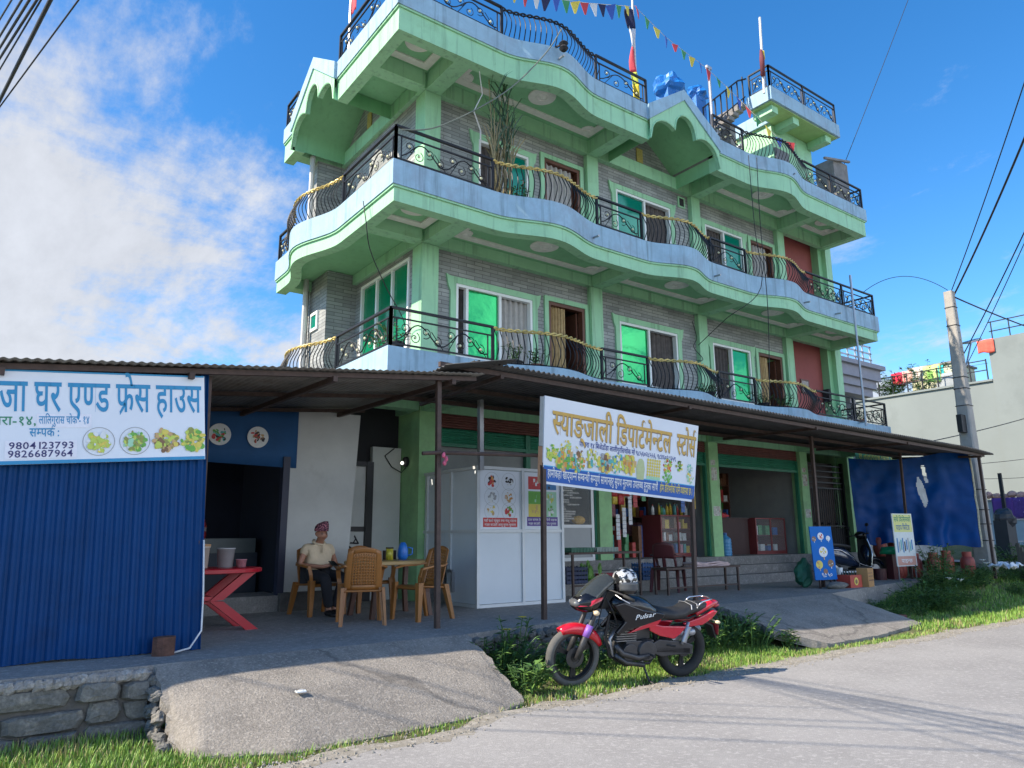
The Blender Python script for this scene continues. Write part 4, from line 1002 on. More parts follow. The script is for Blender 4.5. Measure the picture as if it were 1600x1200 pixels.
# ---- long signboard on the shed
t = thing('signboard', 'long white signboard with teal lettering over the blue shed', 'sign', (.3, 7.43, 2.1))
ud = Vector((1.61, 0, .14)).normalized(); vd = Vector((-.07, 0, .80)).normalized(); O = Vector((.18, 7.42, 2.12))
fa = lambda u, v, d: O+ud*u+vd*v+Vector((0, -d, 0))
g = MB(); g.loft([[fa(a, b, d) for a, b in ((-1.5, 0), (1.62, 0), (1.62, .81), (-1.5, .81))] for d in (-.03, 0)]); g.build('board', SIGNW, t)
TEAL = INK('signteal', (.02, .25, .48)); NAVY = INK('navy', (.03, .03, .14))
g = MB(); flat(g, fa, -1.49, 1.615, .0, .03, .003); flat(g, fa, -1.49, 1.615, .795, .81, .003); g.build('border', TEAL, t)
letters(T_A[2:], fa, -.02, .455, .40, 1.61, TEAL, t); letters(T_A[:2], fa, -.29, .455, .40, .26, TEAL, t)
GRN = INK('signgreen', (.03, .24, .13))
letters(T_B, fa, -.17, .335, .11, .42, GRN, t)
g = MB(); flat(g, fa, .25, .66, .31, .43, .003); flat(g, fa, .03, .55, .045, .20, .003); g.build('paper_patch', INK('patch', (.76, .76, .82)), t)
letters(T_B2, fa, .265, .345, .10, .38, TEAL, t, .005); letters(T_C, fa, .20, .235, .11, .22, TEAL, t)
letters(T_D, fa, .055, .128, .085, .475, NAVY, t, .006); letters(T_E, fa, .05, .058, .085, .475, NAVY, t, .006)
for cu in (.72, 1.01): g = MB(); ring(g, fa, cu, .185, .128, .006, .004); g.build('plate_ring', PAL[8], t)
for cu, pal, sd, shp in ((.72, [0, 0, 3, 9], 1, 'leaf'), (1.01, [1, 0, 12, 2, 9], 2, 'leaf'), (1.27, [2, 5, 0, 3, 4], 3, 'leaf'), (1.51, [2, 0, 1, 3], 4, 'leaf')):
    g = MB(); emblem(g, fa, cu, .185, .135 if sd > 2 else .115, pal, 70, sd, .005, .75)
    g.build('food_picture', PAL, t, fixn=False)
# ---- big signboard of the store on two posts
t = thing('signboard', 'tilted store signboard on brown posts with gold lettering and blue strip', 'sign', (7.4, 7.4, .5))
TL, TR, BL, BR = Vector((5.83, 7.2, 3.29)), Vector((8.82, 7.2, 3.145)), Vector((5.93, 7.4, 2.18)), Vector((8.85, 7.4, 2.01))
NB = (BR-BL).cross(TL-BL).normalized()
if NB.y > 0: NB = -NB
def fb(u, v, d): return BL.lerp(BR, u).lerp(TL.lerp(TR, u), v)+NB*d
g = MB(); g.loft([[fb(a, b, d) for a, b in ((0, 0), (1, 0), (1, 1), (0, 1))] for d in (-.02, 0)]); g.build('board', SIGNW, t)
ORW = mat('raw_plywood', (.62, .34, .20), .7, var=.2, scale=6)
g = MB(); g.loft([[fb(a, b, d) for a, b in ((-.001, 0), (.006, 0), (.006, .42), (-.001, .42))] for d in (-.11, -.021)]); g.loft([[fb(a, b, d) for a, b in ((.02, 0), (.995, 0), (.995, .03), (.02, .03))] for d in (-.11, -.021)]); g.build('frame', ORW, t)
g = MB(); g.loft([[fb(a, b, d) for a, b in ((-.001, .425), (.006, .425), (.006, .99), (-.001, .99))] for d in (-.10, -.021)]); g.build('frame', mat('white_batten', (.6, .6, .58), .6), t)
for k in range(4): g = MB()
SBLUE = INK('stripblue', (.012, .10, .40)); GOLDI = INK('goldletter', (.58, .36, .08)); SHAD = INK('letteredge', (.22, .16, .12))
g = MB(); flat(g, fb, .003, .997, .03, .205, .003); g.build('strip', SBLUE, t)
g = MB(); flat(g, fb, .003, .997, .205, .215, .0035); g.build('strip_line', INK('skyline', (.1, .45, .7)), t)
fbm = lambda u, v, d: fb(u, v, d)
for s, u, w in ((T_F, .045, .36), (T_F2, .43, .375), (T_F3, .845, .14)):
    letters(s, fb, u+.0035, .595-.012, .40, w, SHAD, t, .004); letters(s, fb, u, .595, .40, w, GOLDI, t, .006)
letters(T_G, fb, .205, .49, .088, .64, INK('smallblue', (.03, .06, .28)), t)
letters(T_H, fb, .025, .085, .135, .70, PAL[9], t, .006); letters(T_I, fb, .74, .085, .135, .24, PAL[3], t, .006)
SC = lambda cu, cv: (lambda u, v, d: fb(cu+(u)/2.95, cv+v/1.13, d))
for i, (cu, cv, r, pal, n, shp) in enumerate(((.06, .36, .13, [0, 1, 0, 3], 50, 'leaf'), (.13, .44, .10, [3, 0, 3, 12], 30, 'leaf'), (.12, .31, .15, [3, 1, 4, 13, 11], 60, 'box'), (.19, .36, .13, [4, 5, 3, 9], 45, 'leaf'), (.20, .29, .12, [3, 11, 13, 1], 40, 'box'), (.29, .36, .13, [3, 2, 13, 0, 9], 60, 'box'), (.37, .34, .13, [3, 13, 8, 4, 5], 60, 'box'), (.44, .35, .13, [13, 7, 3, 9, 0], 60, 'box'), (.52, .35, .14, [3, 0, 4, 11], 70, 'box'))):
    g = MB(); emblem(g, SC(cu, cv), 0, 0, r, pal, n, 20+i, .004+.0001*i, .95, shp); g.build('goods_picture', PAL, t, fixn=False)
g = MB(); f2 = SC(.60, .33); g.k = 0; g.poly([f2(u, v, .004) for u, v in ((-.07, -.15), (.07, -.15), (.085, 0), (.06, .11), (.02, .14), (-.03, .14), (-.06, .1), (-.085, 0))]); g.build('goods_picture', INK('sack', (.45, .52, .28)), t, fixn=False)
g = MB(); f2 = SC(.69, .36)
for a in range(6):
    for b in range(6): round_(g, f2, -.12+.048*a, -.1+.042*b, .021, .004, 3, 8)
flat(g, f2, -.14, .14, -.16, -.12, .004, 12); g.build('goods_picture', PAL, t, fixn=False)
for i, (cu, cv, r, pal) in enumerate(((.79, .42, .12, [0, 6, 1, 11]), (.79, .29, .11, [1, 1, 12]), (.875, .44, .09, [2, 10, 3, 1]), (.955, .42, .09, [12, 13, 9]), (.955, .30, .10, [3, 12, 9]))):
    g = MB(); emblem(g, SC(cu, cv), 0, 0, r, pal, 34, 50+i, .004, .8); g.build('goods_picture', PAL, t, fixn=False)
g = MB(); g.bar((5.97, 7.46, .48), (5.92, 7.36, 3.2), .055); g.build('post', RUST, t)
g = MB(); g.bar((8.88, 7.5, .48), (8.8, 7.36, 3.1), .055); g.build('post', RUST, t)
# ---- white aluminium booth with posters
t = thing('sales_booth', 'white panelled aluminium booth with two posters standing before the steps', 'booth', (6.95, 9.9, .5))
bx0, bx1, by0, by1, bz = 6.12, 7.80, 9.2, 10.72, 2.57
WPAN = mat('booth_panel', (.58, .63, .67), .35, var=.04, scale=2)
g = MB(); g.box(bx0+.03, bx1-.03, by0+.03, by0+.05, .55, bz-.05); g.build('panel', WPAN, t)
g = MB(); g.box(bx0+.03, bx0+.05, by0+.06, 10.1, .55, bz-.05); g.box(bx0+.03, bx0+.05, 10.1, by1+.6, 1.1, bz-.05); g.build('panel', WPAN, t)
g = MB(); g.box(bx1-.05, bx1-.03, by0+.06, 10.1, .55, bz-.05); g.build('panel', WPAN, t)
g = MB(); w = .045
for x in (bx0, (bx0+bx1)/2-.0, bx1-w): g.box(x, x+w, by0, by0+w, .5, bz)
for z in (.5, 1.58, bz-w): g.box(bx0+w, (bx0+bx1)/2, by0+.003, by0+w-.003, z, z+w); g.box((bx0+bx1)/2+w, bx1-w, by0+.003, by0+w-.003, z, z+w)
for y in (9.95, 10.7): g.box(bx0, bx0+w, y, y+w, .56 if y < 10 else 1.1, bz)
for z in (1.58, bz-w): g.box(bx0+.003, bx0+w-.003, by0+w, by1+.5, z, z+w)
g.box(bx0+.003, bx0+w-.003, by0+w, 9.95, .5, .5+w); g.box(bx1-w+.003, bx1-.003, by0+w, 10.1, bz-w, bz); g.box(bx1-w+.003, bx1-.003, by0+w, 10.1, 1.58, 1.58+w); g.box(bx1-w, bx1, 10.06, 10.1, .5, bz)
g.build('frame', ALU, t)
g = MB(); g.box(bx0, bx0+.05, 9.9, 10.9, .98, 1.03); g.box(bx0-.02, bx0+.03, 9.86, 9.9, .7, 1.0); g.build('rail', STEEL, t)
fp = lambda u, v, d: Vector((bx0+.1+u, by0+.028-d, 1.63+v))
g = MB(); flat(g, fp, -.03, .70, .0, .88, .002); o = g.build('poster', SIGNW, t, label='poster of six round food pictures over a red caption')
g = MB(); flat(g, fp, .02, .66, .03, .17, .003); g.build('caption', PAL[6], o); letters(T_J, fp, .04, .11, .05, .60, PAL[9], o, .004, 'caption_text'); letters(T_L, fp, .05, .05, .05, .58, PAL[9], o, .004, 'caption_text')
for i, (u, v, pal) in enumerate(((.18, .72, [10, 6, 10, 11]), (.50, .72, [10, 8, 9]), (.18, .48, [8, 8, 9]), (.50, .48, [4, 11, 9]), (.18, .27, [4, 9, 3]), (.50, .27, [1, 6, 3, 1]))):
    g = MB(); g.k = 8; ring(g, fp, u, v, .135, .004, .004, 24); emblem(g, fp, u, v, .12, pal, 26, 80+i, .005, .6); g.build('food_picture', PAL, o, fixn=False)
fq = lambda u, v, d: fp(u+.83, v, d)
g = MB(); flat(g, fq, -.02, .68, .0, .88, .002); o = g.build('poster', SIGNW, t, label='poster of six square grocery pictures over a purple caption')
g = MB(); flat(g, fq, .02, .64, .05, .19, .003); g.build('caption', INK('purple', (.10, .05, .28)), o); letters(T_K, fq, .04, .13, .05, .58, PAL[9], o, .004, 'caption_text'); letters(T_L, fq, .05, .07, .05, .56, PAL[9], o, .004, 'caption_text')
for i, (u, v, pal, bg) in enumerate(((.18, .72, [6, 9, 6], 6), (.49, .72, [7, 10, 7], 7), (.18, .49, [1, 12, 1], 1), (.49, .49, [3, 9, 0], 12), (.18, .29, [3, 3, 4], 3), (.49, .29, [9, 8, 1], 12))):
    g = MB(); flat(g, fq, u-.13, u+.13, v-.1, v+.1, .004, bg); emblem(g, fq, u, v, .10, pal, 16, 95+i, .005, .7, 'box'); g.build('grocery_picture', PAL, o, fixn=False)

# ================================================================ eatery behind the shed
EB = thing('eatery', 'eatery with a dark doorway, blue upper band and white wall', 'building', (2.5, 11.5, .5))
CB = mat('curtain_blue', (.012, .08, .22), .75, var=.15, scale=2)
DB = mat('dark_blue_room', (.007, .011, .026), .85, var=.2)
g = MB(); g.prism([(3.74, .752), (4.78, .752), (4.93, 3.44), (3.82, 3.44)], lambda u, v, d: Vector((u, d, v)), 10.8, 10.95); g.build('wall', WHITEP, EB, label='dirty white wall behind the seated man')
g = MB(); g.box(3.72, 4.85, 10.62, 10.98, .5, .75); g.build('plinth', MORTAR, EB)
for k, (x, z) in enumerate(((3.95, .62), (4.3, .6), (4.7, .63))): g = MB()
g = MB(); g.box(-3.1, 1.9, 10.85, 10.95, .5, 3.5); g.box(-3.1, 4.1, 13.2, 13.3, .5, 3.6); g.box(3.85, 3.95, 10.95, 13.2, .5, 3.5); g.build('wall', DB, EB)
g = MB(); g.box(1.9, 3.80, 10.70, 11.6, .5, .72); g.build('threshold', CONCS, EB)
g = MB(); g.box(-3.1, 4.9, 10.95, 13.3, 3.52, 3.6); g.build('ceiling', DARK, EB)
g = MB(); g.box(3.70, 3.80, 10.72, 10.85, .72, 2.7); g.build('door_frame', mat('navy_frame', (.015, .02, .05), .5), EB)
fc = lambda u, v, d: Vector((1.9+u, 10.76-d+.015*_s(u*5)*(1-v), 2.58+v))
t = thing('cloth_banner', 'blue cloth banner with two round white emblems over the eatery door', 'banner', (2.9, 10.76, 2.6))
g = MB(); g.grid(lambda a, b: fc(2.0*a, .9*b-.04*a*(1-b), 0), 24, 4); g.build('cloth', CB, t, thick=.006, smooth=True)
for i, u in enumerate((.86, 1.4)):
    g = MB(); round_(g, fc, u, .38, .15, .035, 9, 24); ring(g, fc, u, .38, .155, .012, .036); emblem(g, fc, u, .38, .13, [[6, 1, 10, 13], [5, 4, 10, 6]][i], 30, 140+i, .037, .75); g.build('emblem', PAL, t, fixn=False)
t = thing('wash_counter', 'dim blue counter with a pale basin inside the eatery', 'counter', (3.1, 12.2, .5))
g = MB(); g.box(2.35, 3.8, 12.0, 12.7, .5, 1.3); g.build('counter_body', mat('counter_navy', (.01, .025, .05), .5), t); g = MB(); g.box(2.9, 3.75, 11.96, 12.3, 1.3, 1.52); g.build('basin', mat('basin_grey', (.07, .10, .11), .4), t)
g = MB(); g.lathe([(.05, 0), (.05, .2), (.02, .26), (.02, .3)], (3.05, 12.4, 1.52), 10); g.bar((3.05, 12.45, 1.3), (3.05, 12.45, 1.53), .02); o = g.build('bottle', PK[1], smooth=True); tag(o, 'red bottle standing in the dark eatery', 'bottle')
# recess between the white wall and the green corner: panel door and white wall
t = thing('panel_door', 'white panel door with a black frame and slanted lettering beside the seated man', 'door', (5.3, 11.5, .5))
g = MB(); g.box(4.98, 5.42, 11.5, 11.53, .5, 2.70); g.build('panel', WHITEP, t)
g = MB(); g.box(5.38, 5.50, 11.44, 11.56, .5, 2.78); g.box(4.9, 5.38, 11.45, 11.55, 2.70, 2.78); g.box(4.9, 5.38, 11.47, 11.53, 1.62, 1.70); g.build('door_frame', mat('black_frame', (.015, .015, .018), .4), t)
fd = lambda u, v, d: Vector((5.31-.55*v*0-u*.62-v*.78*0, 11.495-d, 1.42-u*.85)) 
def fdoor(u, v, d): a = R(-122); return Vector((5.27+u*_c(a)-v*_s(a), 11.496-d, 1.55+u*_s(a)+v*_c(a)))
letters(T_M, fdoor, .02, -.05, .20, .78, DARK, t)
g = MB(); g.box(5.50, 6.04, 11.5, 11.6, .5, 3.05); o = g.build('white_partition', WHITEP); tag(o, 'plain white partition between the panel door and the green corner', 'partition')
g = MB(); g.box(4.98, 6.04, 11.62, 11.7, .5, 3.85); g.build('wall', DARK, EB)
t = thing('wall_lamp', 'small round lamp with a lit bulb on the green corner wall', 'lamp', (6.04, 11.3, 2.75))
g = MB(); g.lathe([(.09, 0), (.08, -.05), (.03, -.06)], (6.05, 11.3, 2.8), 12, (1, 0, 0)); g.build('base', DARK, t)
BULB = bpy.data.materials.new('bulb'); BULB.use_nodes = True; BULB.node_tree.nodes['Principled BSDF'].inputs['Emission Color'].default_value = (1, .95, .85, 1); BULB.node_tree.nodes['Principled BSDF'].inputs['Emission Strength'].default_value = 1.2
g = MB(); g.ell((5.94, 11.26, 2.77), .03, 8, 6); g.build('bulb', BULB, t, smooth=True)
g = MB(); g.tube([(5.9, 11.49, 3.04), (5.72, 11.48, 2.9), (5.85, 11.48, 2.72), (6.0, 11.4, 2.62), (6.03, 11.3, 2.7)], .010, 5); o = g.build('loose_wire', DARK, smooth=True); tag(o, 'tangle of black wire drooping to the wall lamp', 'wire')
# ================================================================ motorcycle
BLKP = mat('black_gloss', (.006, .006, .008), .2, var=.1, coat=.25, spec=.4); REDP = mat('red_gloss', (.52, .012, .03), .2, var=.06, coat=.6)
RUBBER = mat('tyre_rubber', (.025, .025, .024), .85, var=.2, scale=10); RUBD = mat('dusty_tread', (.10, .098, .092), .9, var=.25, scale=10)
BLKM = mat('black_matt', (.011, .011, .012), .6, var=.15); SEATM = mat('seat_vinyl', (.018, .018, .019), .55, var=.15, bump=.1, bscale=60)
CHROME = mat('chrome', (.6, .6, .62), .15, metal=.95, var=.05); ENG = mat('engine_grey', (.06, .06, .063), .45, metal=.5, var=.2, scale=10)
VISOR = mat('smoked_visor', (.045, .05, .045), .08, var=.05, alpha=.82, coat=.5); LAMPG = mat('lamp_glass', (.55, .57, .58), .08, var=.05); AMBER = mat('amber_lens', (.7, .55, .35), .2); TAILR = mat('tail_lens', (.45, .01, .02), .15, coat=.5)
bx_, by_ = 5.815, 5.88
BK = thing('motorcycle', 'red and black sports motorcycle parked on its side stand on the grass verge', 'motorcycle', (bx_, by_, .015), rot=(R(-8), 0, R(166.9)))
def bb(m, name, mt, par=BK, **k):
    for p in m.v:
        if p.z > .45: p.z = .45+(p.z-.45)*(.76+.17*sst((p.x+.6)/.9))
    return m.build(name, mt, par, local=True, **k)
def wheel(x, tw, r, par, rear):
    g = MB(); pr = []
    n = 40; rings = []
    for i in range(n):
        a = 6.283*i/n; tk = .055 if rear else .042; c = Vector((x+_c(a)*(r-tk), 0, r+_s(a)*(r-tk))); e = Vector((_c(a), 0, _s(a)))
        rings.append([c+e*tk*_c(b)+Vector((0, tw*_s(b), 0)) for b in (0, .55, 1.1, 1.7, 2.4, 3.14, 3.88, 4.58, 5.18, 5.73)])
    rings.append(rings[0]); g.loft(rings, cap=False); o = bb(g, 'wheel', RUBBER if rear else RUBD, par, smooth=True)
    g = MB(); rings = []
    for i in range(n+1):
        a = 6.283*i/n; e = Vector((_c(a), 0, _s(a))); c = Vector((x, 0, r))
        rings.append([c+e*(r-.085)+Vector((0, -tw*.8, 0)), c+e*(r-.10)+Vector((0, 0, 0)), c+e*(r-.085)+Vector((0, tw*.8, 0)), c+e*(r-.07)+Vector((0, tw*.8, 0)), c+e*(r-.07)+Vector((0, -tw*.8, 0))])
    g.loft(rings, cap=False)
    for k in range(3 if not rear else 3):
        for dd in (-.09, .09):
            a = 2.094*k+.5; p = Vector((x+.04*_c(a), 0, r+.04*_s(a))); q = Vector((x+(r-.09)*_c(a+dd), 0, r+(r-.09)*_s(a+dd))); g.bar(p, q, .03, .022, up=(0, 1, 0))
    g.lathe([(.045, -.05), (.045, .05)], (x, 0, r), 14, (0, 1, 0)); bb(g, 'rim', BLKM, o, smooth=False)
    g = MB(); rr = .10 if not rear else .075; g.lathe([(rr, 0), (rr, .006), (rr*.6, .007), (rr*.6, .001)], (x, tw*.95, r), 24, (0, 1, 0)); g.tube([(x, -.09, r), (x, .09, r)], .012, 8); bb(g, 'brake_disc', ENG, o)
    return o
wheel(.665, .048, .302, BK, False); wheel(-.665, .06, .302, BK, True)
g = MB()   # front mudguard
rings = []
for i in range(15):
    a = R(58+102*i/14); c = Vector((.665, 0, .302)); e = Vector((_c(a), 0, _s(a))); rr = .335
    w = .062+.018*_s(math.pi*i/14); dr = .05+.05*_s(math.pi*min(1, i/14))
    rings.append([c+e*(rr-dr)+Vector((0, -w, 0)), c+e*(rr-.01)+Vector((0, -w*.92, 0)), c+e*(rr+.012)+Vector((0, -w*.4, 0)), c+e*(rr+.014)+Vector((0, w*.4, 0)), c+e*(rr-.01)+Vector((0, w*.92, 0)), c+e*(rr-dr)+Vector((0, w, 0))])
g.loft(rings, cap=False)
bb(g, 'front_mudguard', REDP, thick=.006, smooth=True)
g = MB()
for s in (-1, 1): g.tube([(.665, s*.095, .302), (.60, s*.095, .46), (.47, s*.095, .78), (.37, s*.095, 1.0)], [.03, .034, .022, .02], 9)
bb(g, 'fork', ENG, smooth=True)
g = MB(); g.tube([(.58, .10, .52), (.53, .10, .64)], .036, 9); bb(g, 'fork_sleeve', mat('purple_wrap', (.22, .10, .42), .5), smooth=True)
def sect(x, z0, z1, w, n=12, e=2.4, y=0):
    r = []
    for k in range(n):
        a = 6.283*k/n; cx = math.copysign(abs(_c(a))**(2/e), _c(a)); sx = math.copysign(abs(_s(a))**(2/e), _s(a)); r.append((x, y+w*cx, (z0+z1)/2+(z1-z0)/2*sx))
    return r
g = MB(); g.loft([sect(*a) for a in ((.70, .82, .86, .03), (.66, .79, .93, .10), (.58, .76, .99, .145), (.48, .77, 1.0, .15), (.40, .80, .98, .12), (.36, .83, .95, .06))]); bb(g, 'headlight_fairing', BLKP, smooth=True)
g = MB(); g.loft([sect(*a) for a in ((.712, .85, .88, .03), (.69, .825, .905, .085), (.64, .81, .925, .10))]); bb(g, 'headlight', mat('headlamp_glass', (.10, .105, .11), .06, var=0, coat=.6), smooth=True)
g = MB()
for s in (-1, 1):
    g = MB(); g.poly([(.68, s*.093, .845), (.50, s*.155, .935), (.42, s*.15, .95), (.44, s*.155, .915), (.56, s*.15, .86)]); bb(g, 'fairing_stripe', REDP, thick=.006)
g = MB(); g.grid(lambda a, b: Vector((.655-.34*b-.10*abs(2*a-1)**2.2, .15*(2*a-1)*(1-.3*b*b), .935+.245*math.sin(b*1.45)-.10*(2*a-1)**2*(1-.4*b))), 14, 10); bb(g, 'windscreen', VISOR, thick=.005, smooth=True)
for s in (-1, 1):
    g = MB(); g.tube([(.52, s*.12, .80), (.52, s*.2, .80)], .008, 6); g.ell((.53, s*.215, .80), (.035, .03, .028), 8, 6); bb(g, 'indicator', AMBER, smooth=True)
g = MB(); g.box(.36, .44, -.09, .09, .97, 1.05); g.box(.40, .42, -.08, .08, 1.0, 1.06); bb(g, 'instrument_cluster', BLKM, bevel=.012)
g = MB()
for s in (-1, 1): g.tube([(.37, s*.05, 1.0), (.33, s*.16, 1.02), (.25, s*.30, .99), (.20, s*.36, .96)], .011, 7)
bb(g, 'handlebar', BLKM, smooth=True)
for s in (-1, 1):
    g = MB(); g.tube([(.26, s*.28, .992), (.19, s*.375, .955)], .018, 8); bb(g, 'grip', RUBBER, smooth=True)
    g = MB(); g.tube([(.33, s*.24, .99), (.31, s*.32, .965), (.25, s*.385, .93)], .006, 5); bb(g, 'lever', STEEL)
g = MB(); g.loft([sect(*a, 14, 2.2) for a in ((.30, .80, .90, .06), (.25, .74, .945, .125), (.12, .70, .975, .165), (-.03, .69, .975, .165), (-.16, .69, .93, .135), (-.28, .69, .85, .095), (-.34, .70, .80, .07))]); bb(g, 'fuel_tank', BLKP, smooth=True)
g = MB(); g.lathe([(.048, 0), (.048, .012), (.03, .016)], (.06, 0, .972), 18, (.05, 0, 1)); bb(g, 'filler_cap', CHROME)
def fin(poly, y0, y1, name, m, bev=.012):
    g = MB(); g.prism(poly, lambda u, v, d: Vector((u, d, v)), y0, y1); return bb(g, name, m, bevel=bev)
for s in (-1, 1):
    a, b = sorted((s*.135, s*.178)); fin([(.30, .86), (.18, .89), (-.05, .82), (-.33, .79), (-.30, .72), (-.08, .64), (.14, .58), (.24, .53), (.27, .56), (.16, .68)], a, b, 'tank_shroud', BLKP)
    a, b = sorted((s*.13, s*.165)); fin([(-.05, .635), (-.30, .73), (-.24, .64), (-.02, .58), (.12, .545)], a, b, 'shroud_trim', REDP, .006)
    a, b = sorted((s*.11, s*.135)); fin([(-.15, .66), (-.33, .62), (-.64, .60), (-.56, .50), (-.48, .44), (-.30, .49), (-.17, .56)], a, b, 'side_panel', REDP)
    a, b = sorted((s*.085, s*.12)); fin([(-.60, .64), (-.80, .70), (-1.0, .80), (-1.06, .78), (-.98, .68), (-.86, .60), (-.66, .58)], a, b, 'tail_panel', REDP)
# white dash of lettering-like script on the shroud
g = MB(); lettering(g, T_R, lambda u, v: Vector((.05-u-.3*v, .1805, .70+v+.22*u)), 0, 0, .085, .25); bb(g, 'script_mark', PAL[9], fixn=False)
g = MB(); g.loft([sect(*a, 12, 2.6) for a in ((-.26, .72, .86, .07), (-.34, .68, .845, .12), (-.50, .67, .82, .135), (-.62, .69, .835, .135), (-.68, .72, .885, .125), (-.80, .76, .90, .115), (-.93, .80, .905, .09), (-.97, .83, .90, .06))]); bb(g, 'seat', SEATM, smooth=True)
g = MB(); g.tube([(-.70, -.126, .83), (-.705, -.11, .885), (-.705, 0, .90), (-.705, .11, .885), (-.70, .126, .83)], .006, 5); g.tube([(-.78, -.118, .84), (-.785, -.1, .895), (-.785, 0, .905), (-.785, .1, .895), (-.78, .118, .84)], .005, 5); bb(g, 'seat_band', STEEL)
g = MB(); g.loft([sect(*a, 12, 2.6) for a in ((-.80, .70, .80, .10), (-.94, .78, .90, .10), (-1.02, .82, .925, .085), (-1.10, .85, .915, .05), (-1.14, .87, .895, .02))]); bb(g, 'tail_cowl', REDP, smooth=True)
g = MB(); g.loft([sect(*a, 8, 2) for a in ((-1.06, .80, .87, .06), (-1.13, .82, .87, .045), (-1.15, .835, .86, .02))]); bb(g, 'tail_light', TAILR, smooth=True)
g = MB(); g.tube([(-.78, .115, .86), (-.84, .12, .93), (-.98, .09, .95), (-1.0, 0, .955), (-.98, -.09, .95), (-.84, -.12, .93), (-.78, -.115, .86)], .012, 6); bb(g, 'grab_rail', CHROME, smooth=True)
g = MB(); g.loft([[(-.86, -.05, .64), (-.86, .05, .64), (-.88, .05, .67), (-.88, -.05, .67)], [(-1.02, -.06, .56), (-1.02, .06, .56), (-1.04, .06, .57), (-1.04, -.06, .57)], [(-1.07, -.07, .40), (-1.07, .07, .40), (-1.085, .07, .40), (-1.085, -.07, .40)]]); bb(g, 'rear_mudguard', BLKM)
g = MB(); g.box(-1.092, -1.086, -.09, .09, .44, .58); bb(g, 'number_plate', mat('plate_red', (.35, .03, .04), .5))
for s in (-1, 1):
    g = MB(); g.tube([(-1.0, s*.05, .66), (-1.01, s*.16, .65)], .008, 6); g.ell((-1.01, s*.175, .65), (.03, .03, .025), 8, 6); bb(g, 'indicator', AMBER, smooth=True)
g = MB(); g.box(-.24, .10, -.11, .11, .24, .44); g.lathe([(.10, -.14), (.115, -.11), (.115, .11), (.10, .14)], (-.15, 0, .34), 16, (0, 1, 0)); g.lathe([(.085, -.13), (.09, .13)], (.06, 0, .33), 14, (0, 1, 0))
q = MB()
for k in range(8): z = .44+.026*k; q.box(-.03, .21, -.095, .095, z, z+.010)
bb(q, 'cooling_fins', mat('fin_metal', (.22, .22, .22), .4, metal=.5, var=.2), BK)
g.box(.02, .16, -.06, .06, .43, .66); g.box(-.22, .02, -.06, .06, .44, .62); bb(g, 'engine', ENG, bevel=.006)
g = MB(); g.tube([(.30, .08, .74), (.34, .08, .5), (.28, .08, .30), (.10, .09, .20), (-.20, .09, .20), (-.30, .08, .32)], .016, 6); g.tube([(.33, -.08, .80), (-.15, -.10, .70), (-.70, -.10, .72), (-1.0, -.06, .78)], .016, 6); g.tube([(.33, .08, .80), (-.15, .10, .70), (-.70, .08, .70), (-1.0, .05, .78)], .016, 6); g.box(.22, .40, -.06, .06, .80, .98); g.tube([(.30, 0, .86), (-.30, 0, .66), (-.34, 0, .34)], .03, 6); bb(g, 'frame', BLKM)
g = MB(); g.tube([(.19, .03, .56), (.27, .05, .46), (.24, .07, .30), (.12, .08, .22), (-.1, .02, .17), (-.3, -.10, .20), (-.52, -.15, .26)], .02, 8); g.tube([(-.45, -.16, .28), (-.55, -.165, .31), (-1.02, -.17, .47)], [.03, .05, .052], 10); bb(g, 'exhaust', STEEL, smooth=True)
g = MB(); g.tube([(.24, .12, .42), (.16, .135, .33), (-.02, .14, .28), (-.16, .14, .29)], .03, 8); g.tube([(.24, .12, .32), (.12, .14, .24), (-.1, .14, .20)], .024, 8); bb(g, 'crash_guard', ENG, smooth=True)
fin([(-.22, .40), (-.30, .44), (-.62, .40), (-.74, .36), (-.74, .26), (-.62, .27), (-.34, .26), (-.24, .30)], .085, .115, 'chain_cover', ENG, .008)
g = MB(); g.bar((-.28, .10, .34), (-.70, .10, .302), .03, .05); g.bar((-.28, -.10, .34), (-.70, -.10, .302), .03, .05); bb(g, 'swingarm', BLKM)
g = MB(); g.tube([(-.58, .13, .38), (-.66, .125, .66)], .018, 8); g.tube([(-.60+.03*_c(.9*k)*0-.0+-.0028*k, .13+.0*k, .40+.0085*k) for k in range(24)], .032, 8); g.ell((-.70, .135, .52), (.05, .03, .05), 8, 6); bb(g, 'shock_absorber', STEEL, smooth=True)
g = MB(); g.tube([(-.18, .12, .30), (-.18, .22, .30)], .012, 6); g.tube([(-.40, .11, .38), (-.46, .19, .38)], .011, 6); bb(g, 'footrest', RUBBER)
g = MB(); g.tube([(-.10, .11, .22), (-.13, .20, .06), (-.16, .265, .035)], .011, 6); g.box(-.20, -.12, .25, .29, .028, .038); bb(g, 'side_stand', BLKM)
g = MB(); g.tube([(.36, .05, .98), (.30, .14, .80), (.20, .10, .62)], .008, 5); g.tube([(.34, .10, 1.0), (.42, .13, .85), (.44, .10, .66), (.60, .08, .42)], .006, 5); bb(g, 'cables', BLKM)
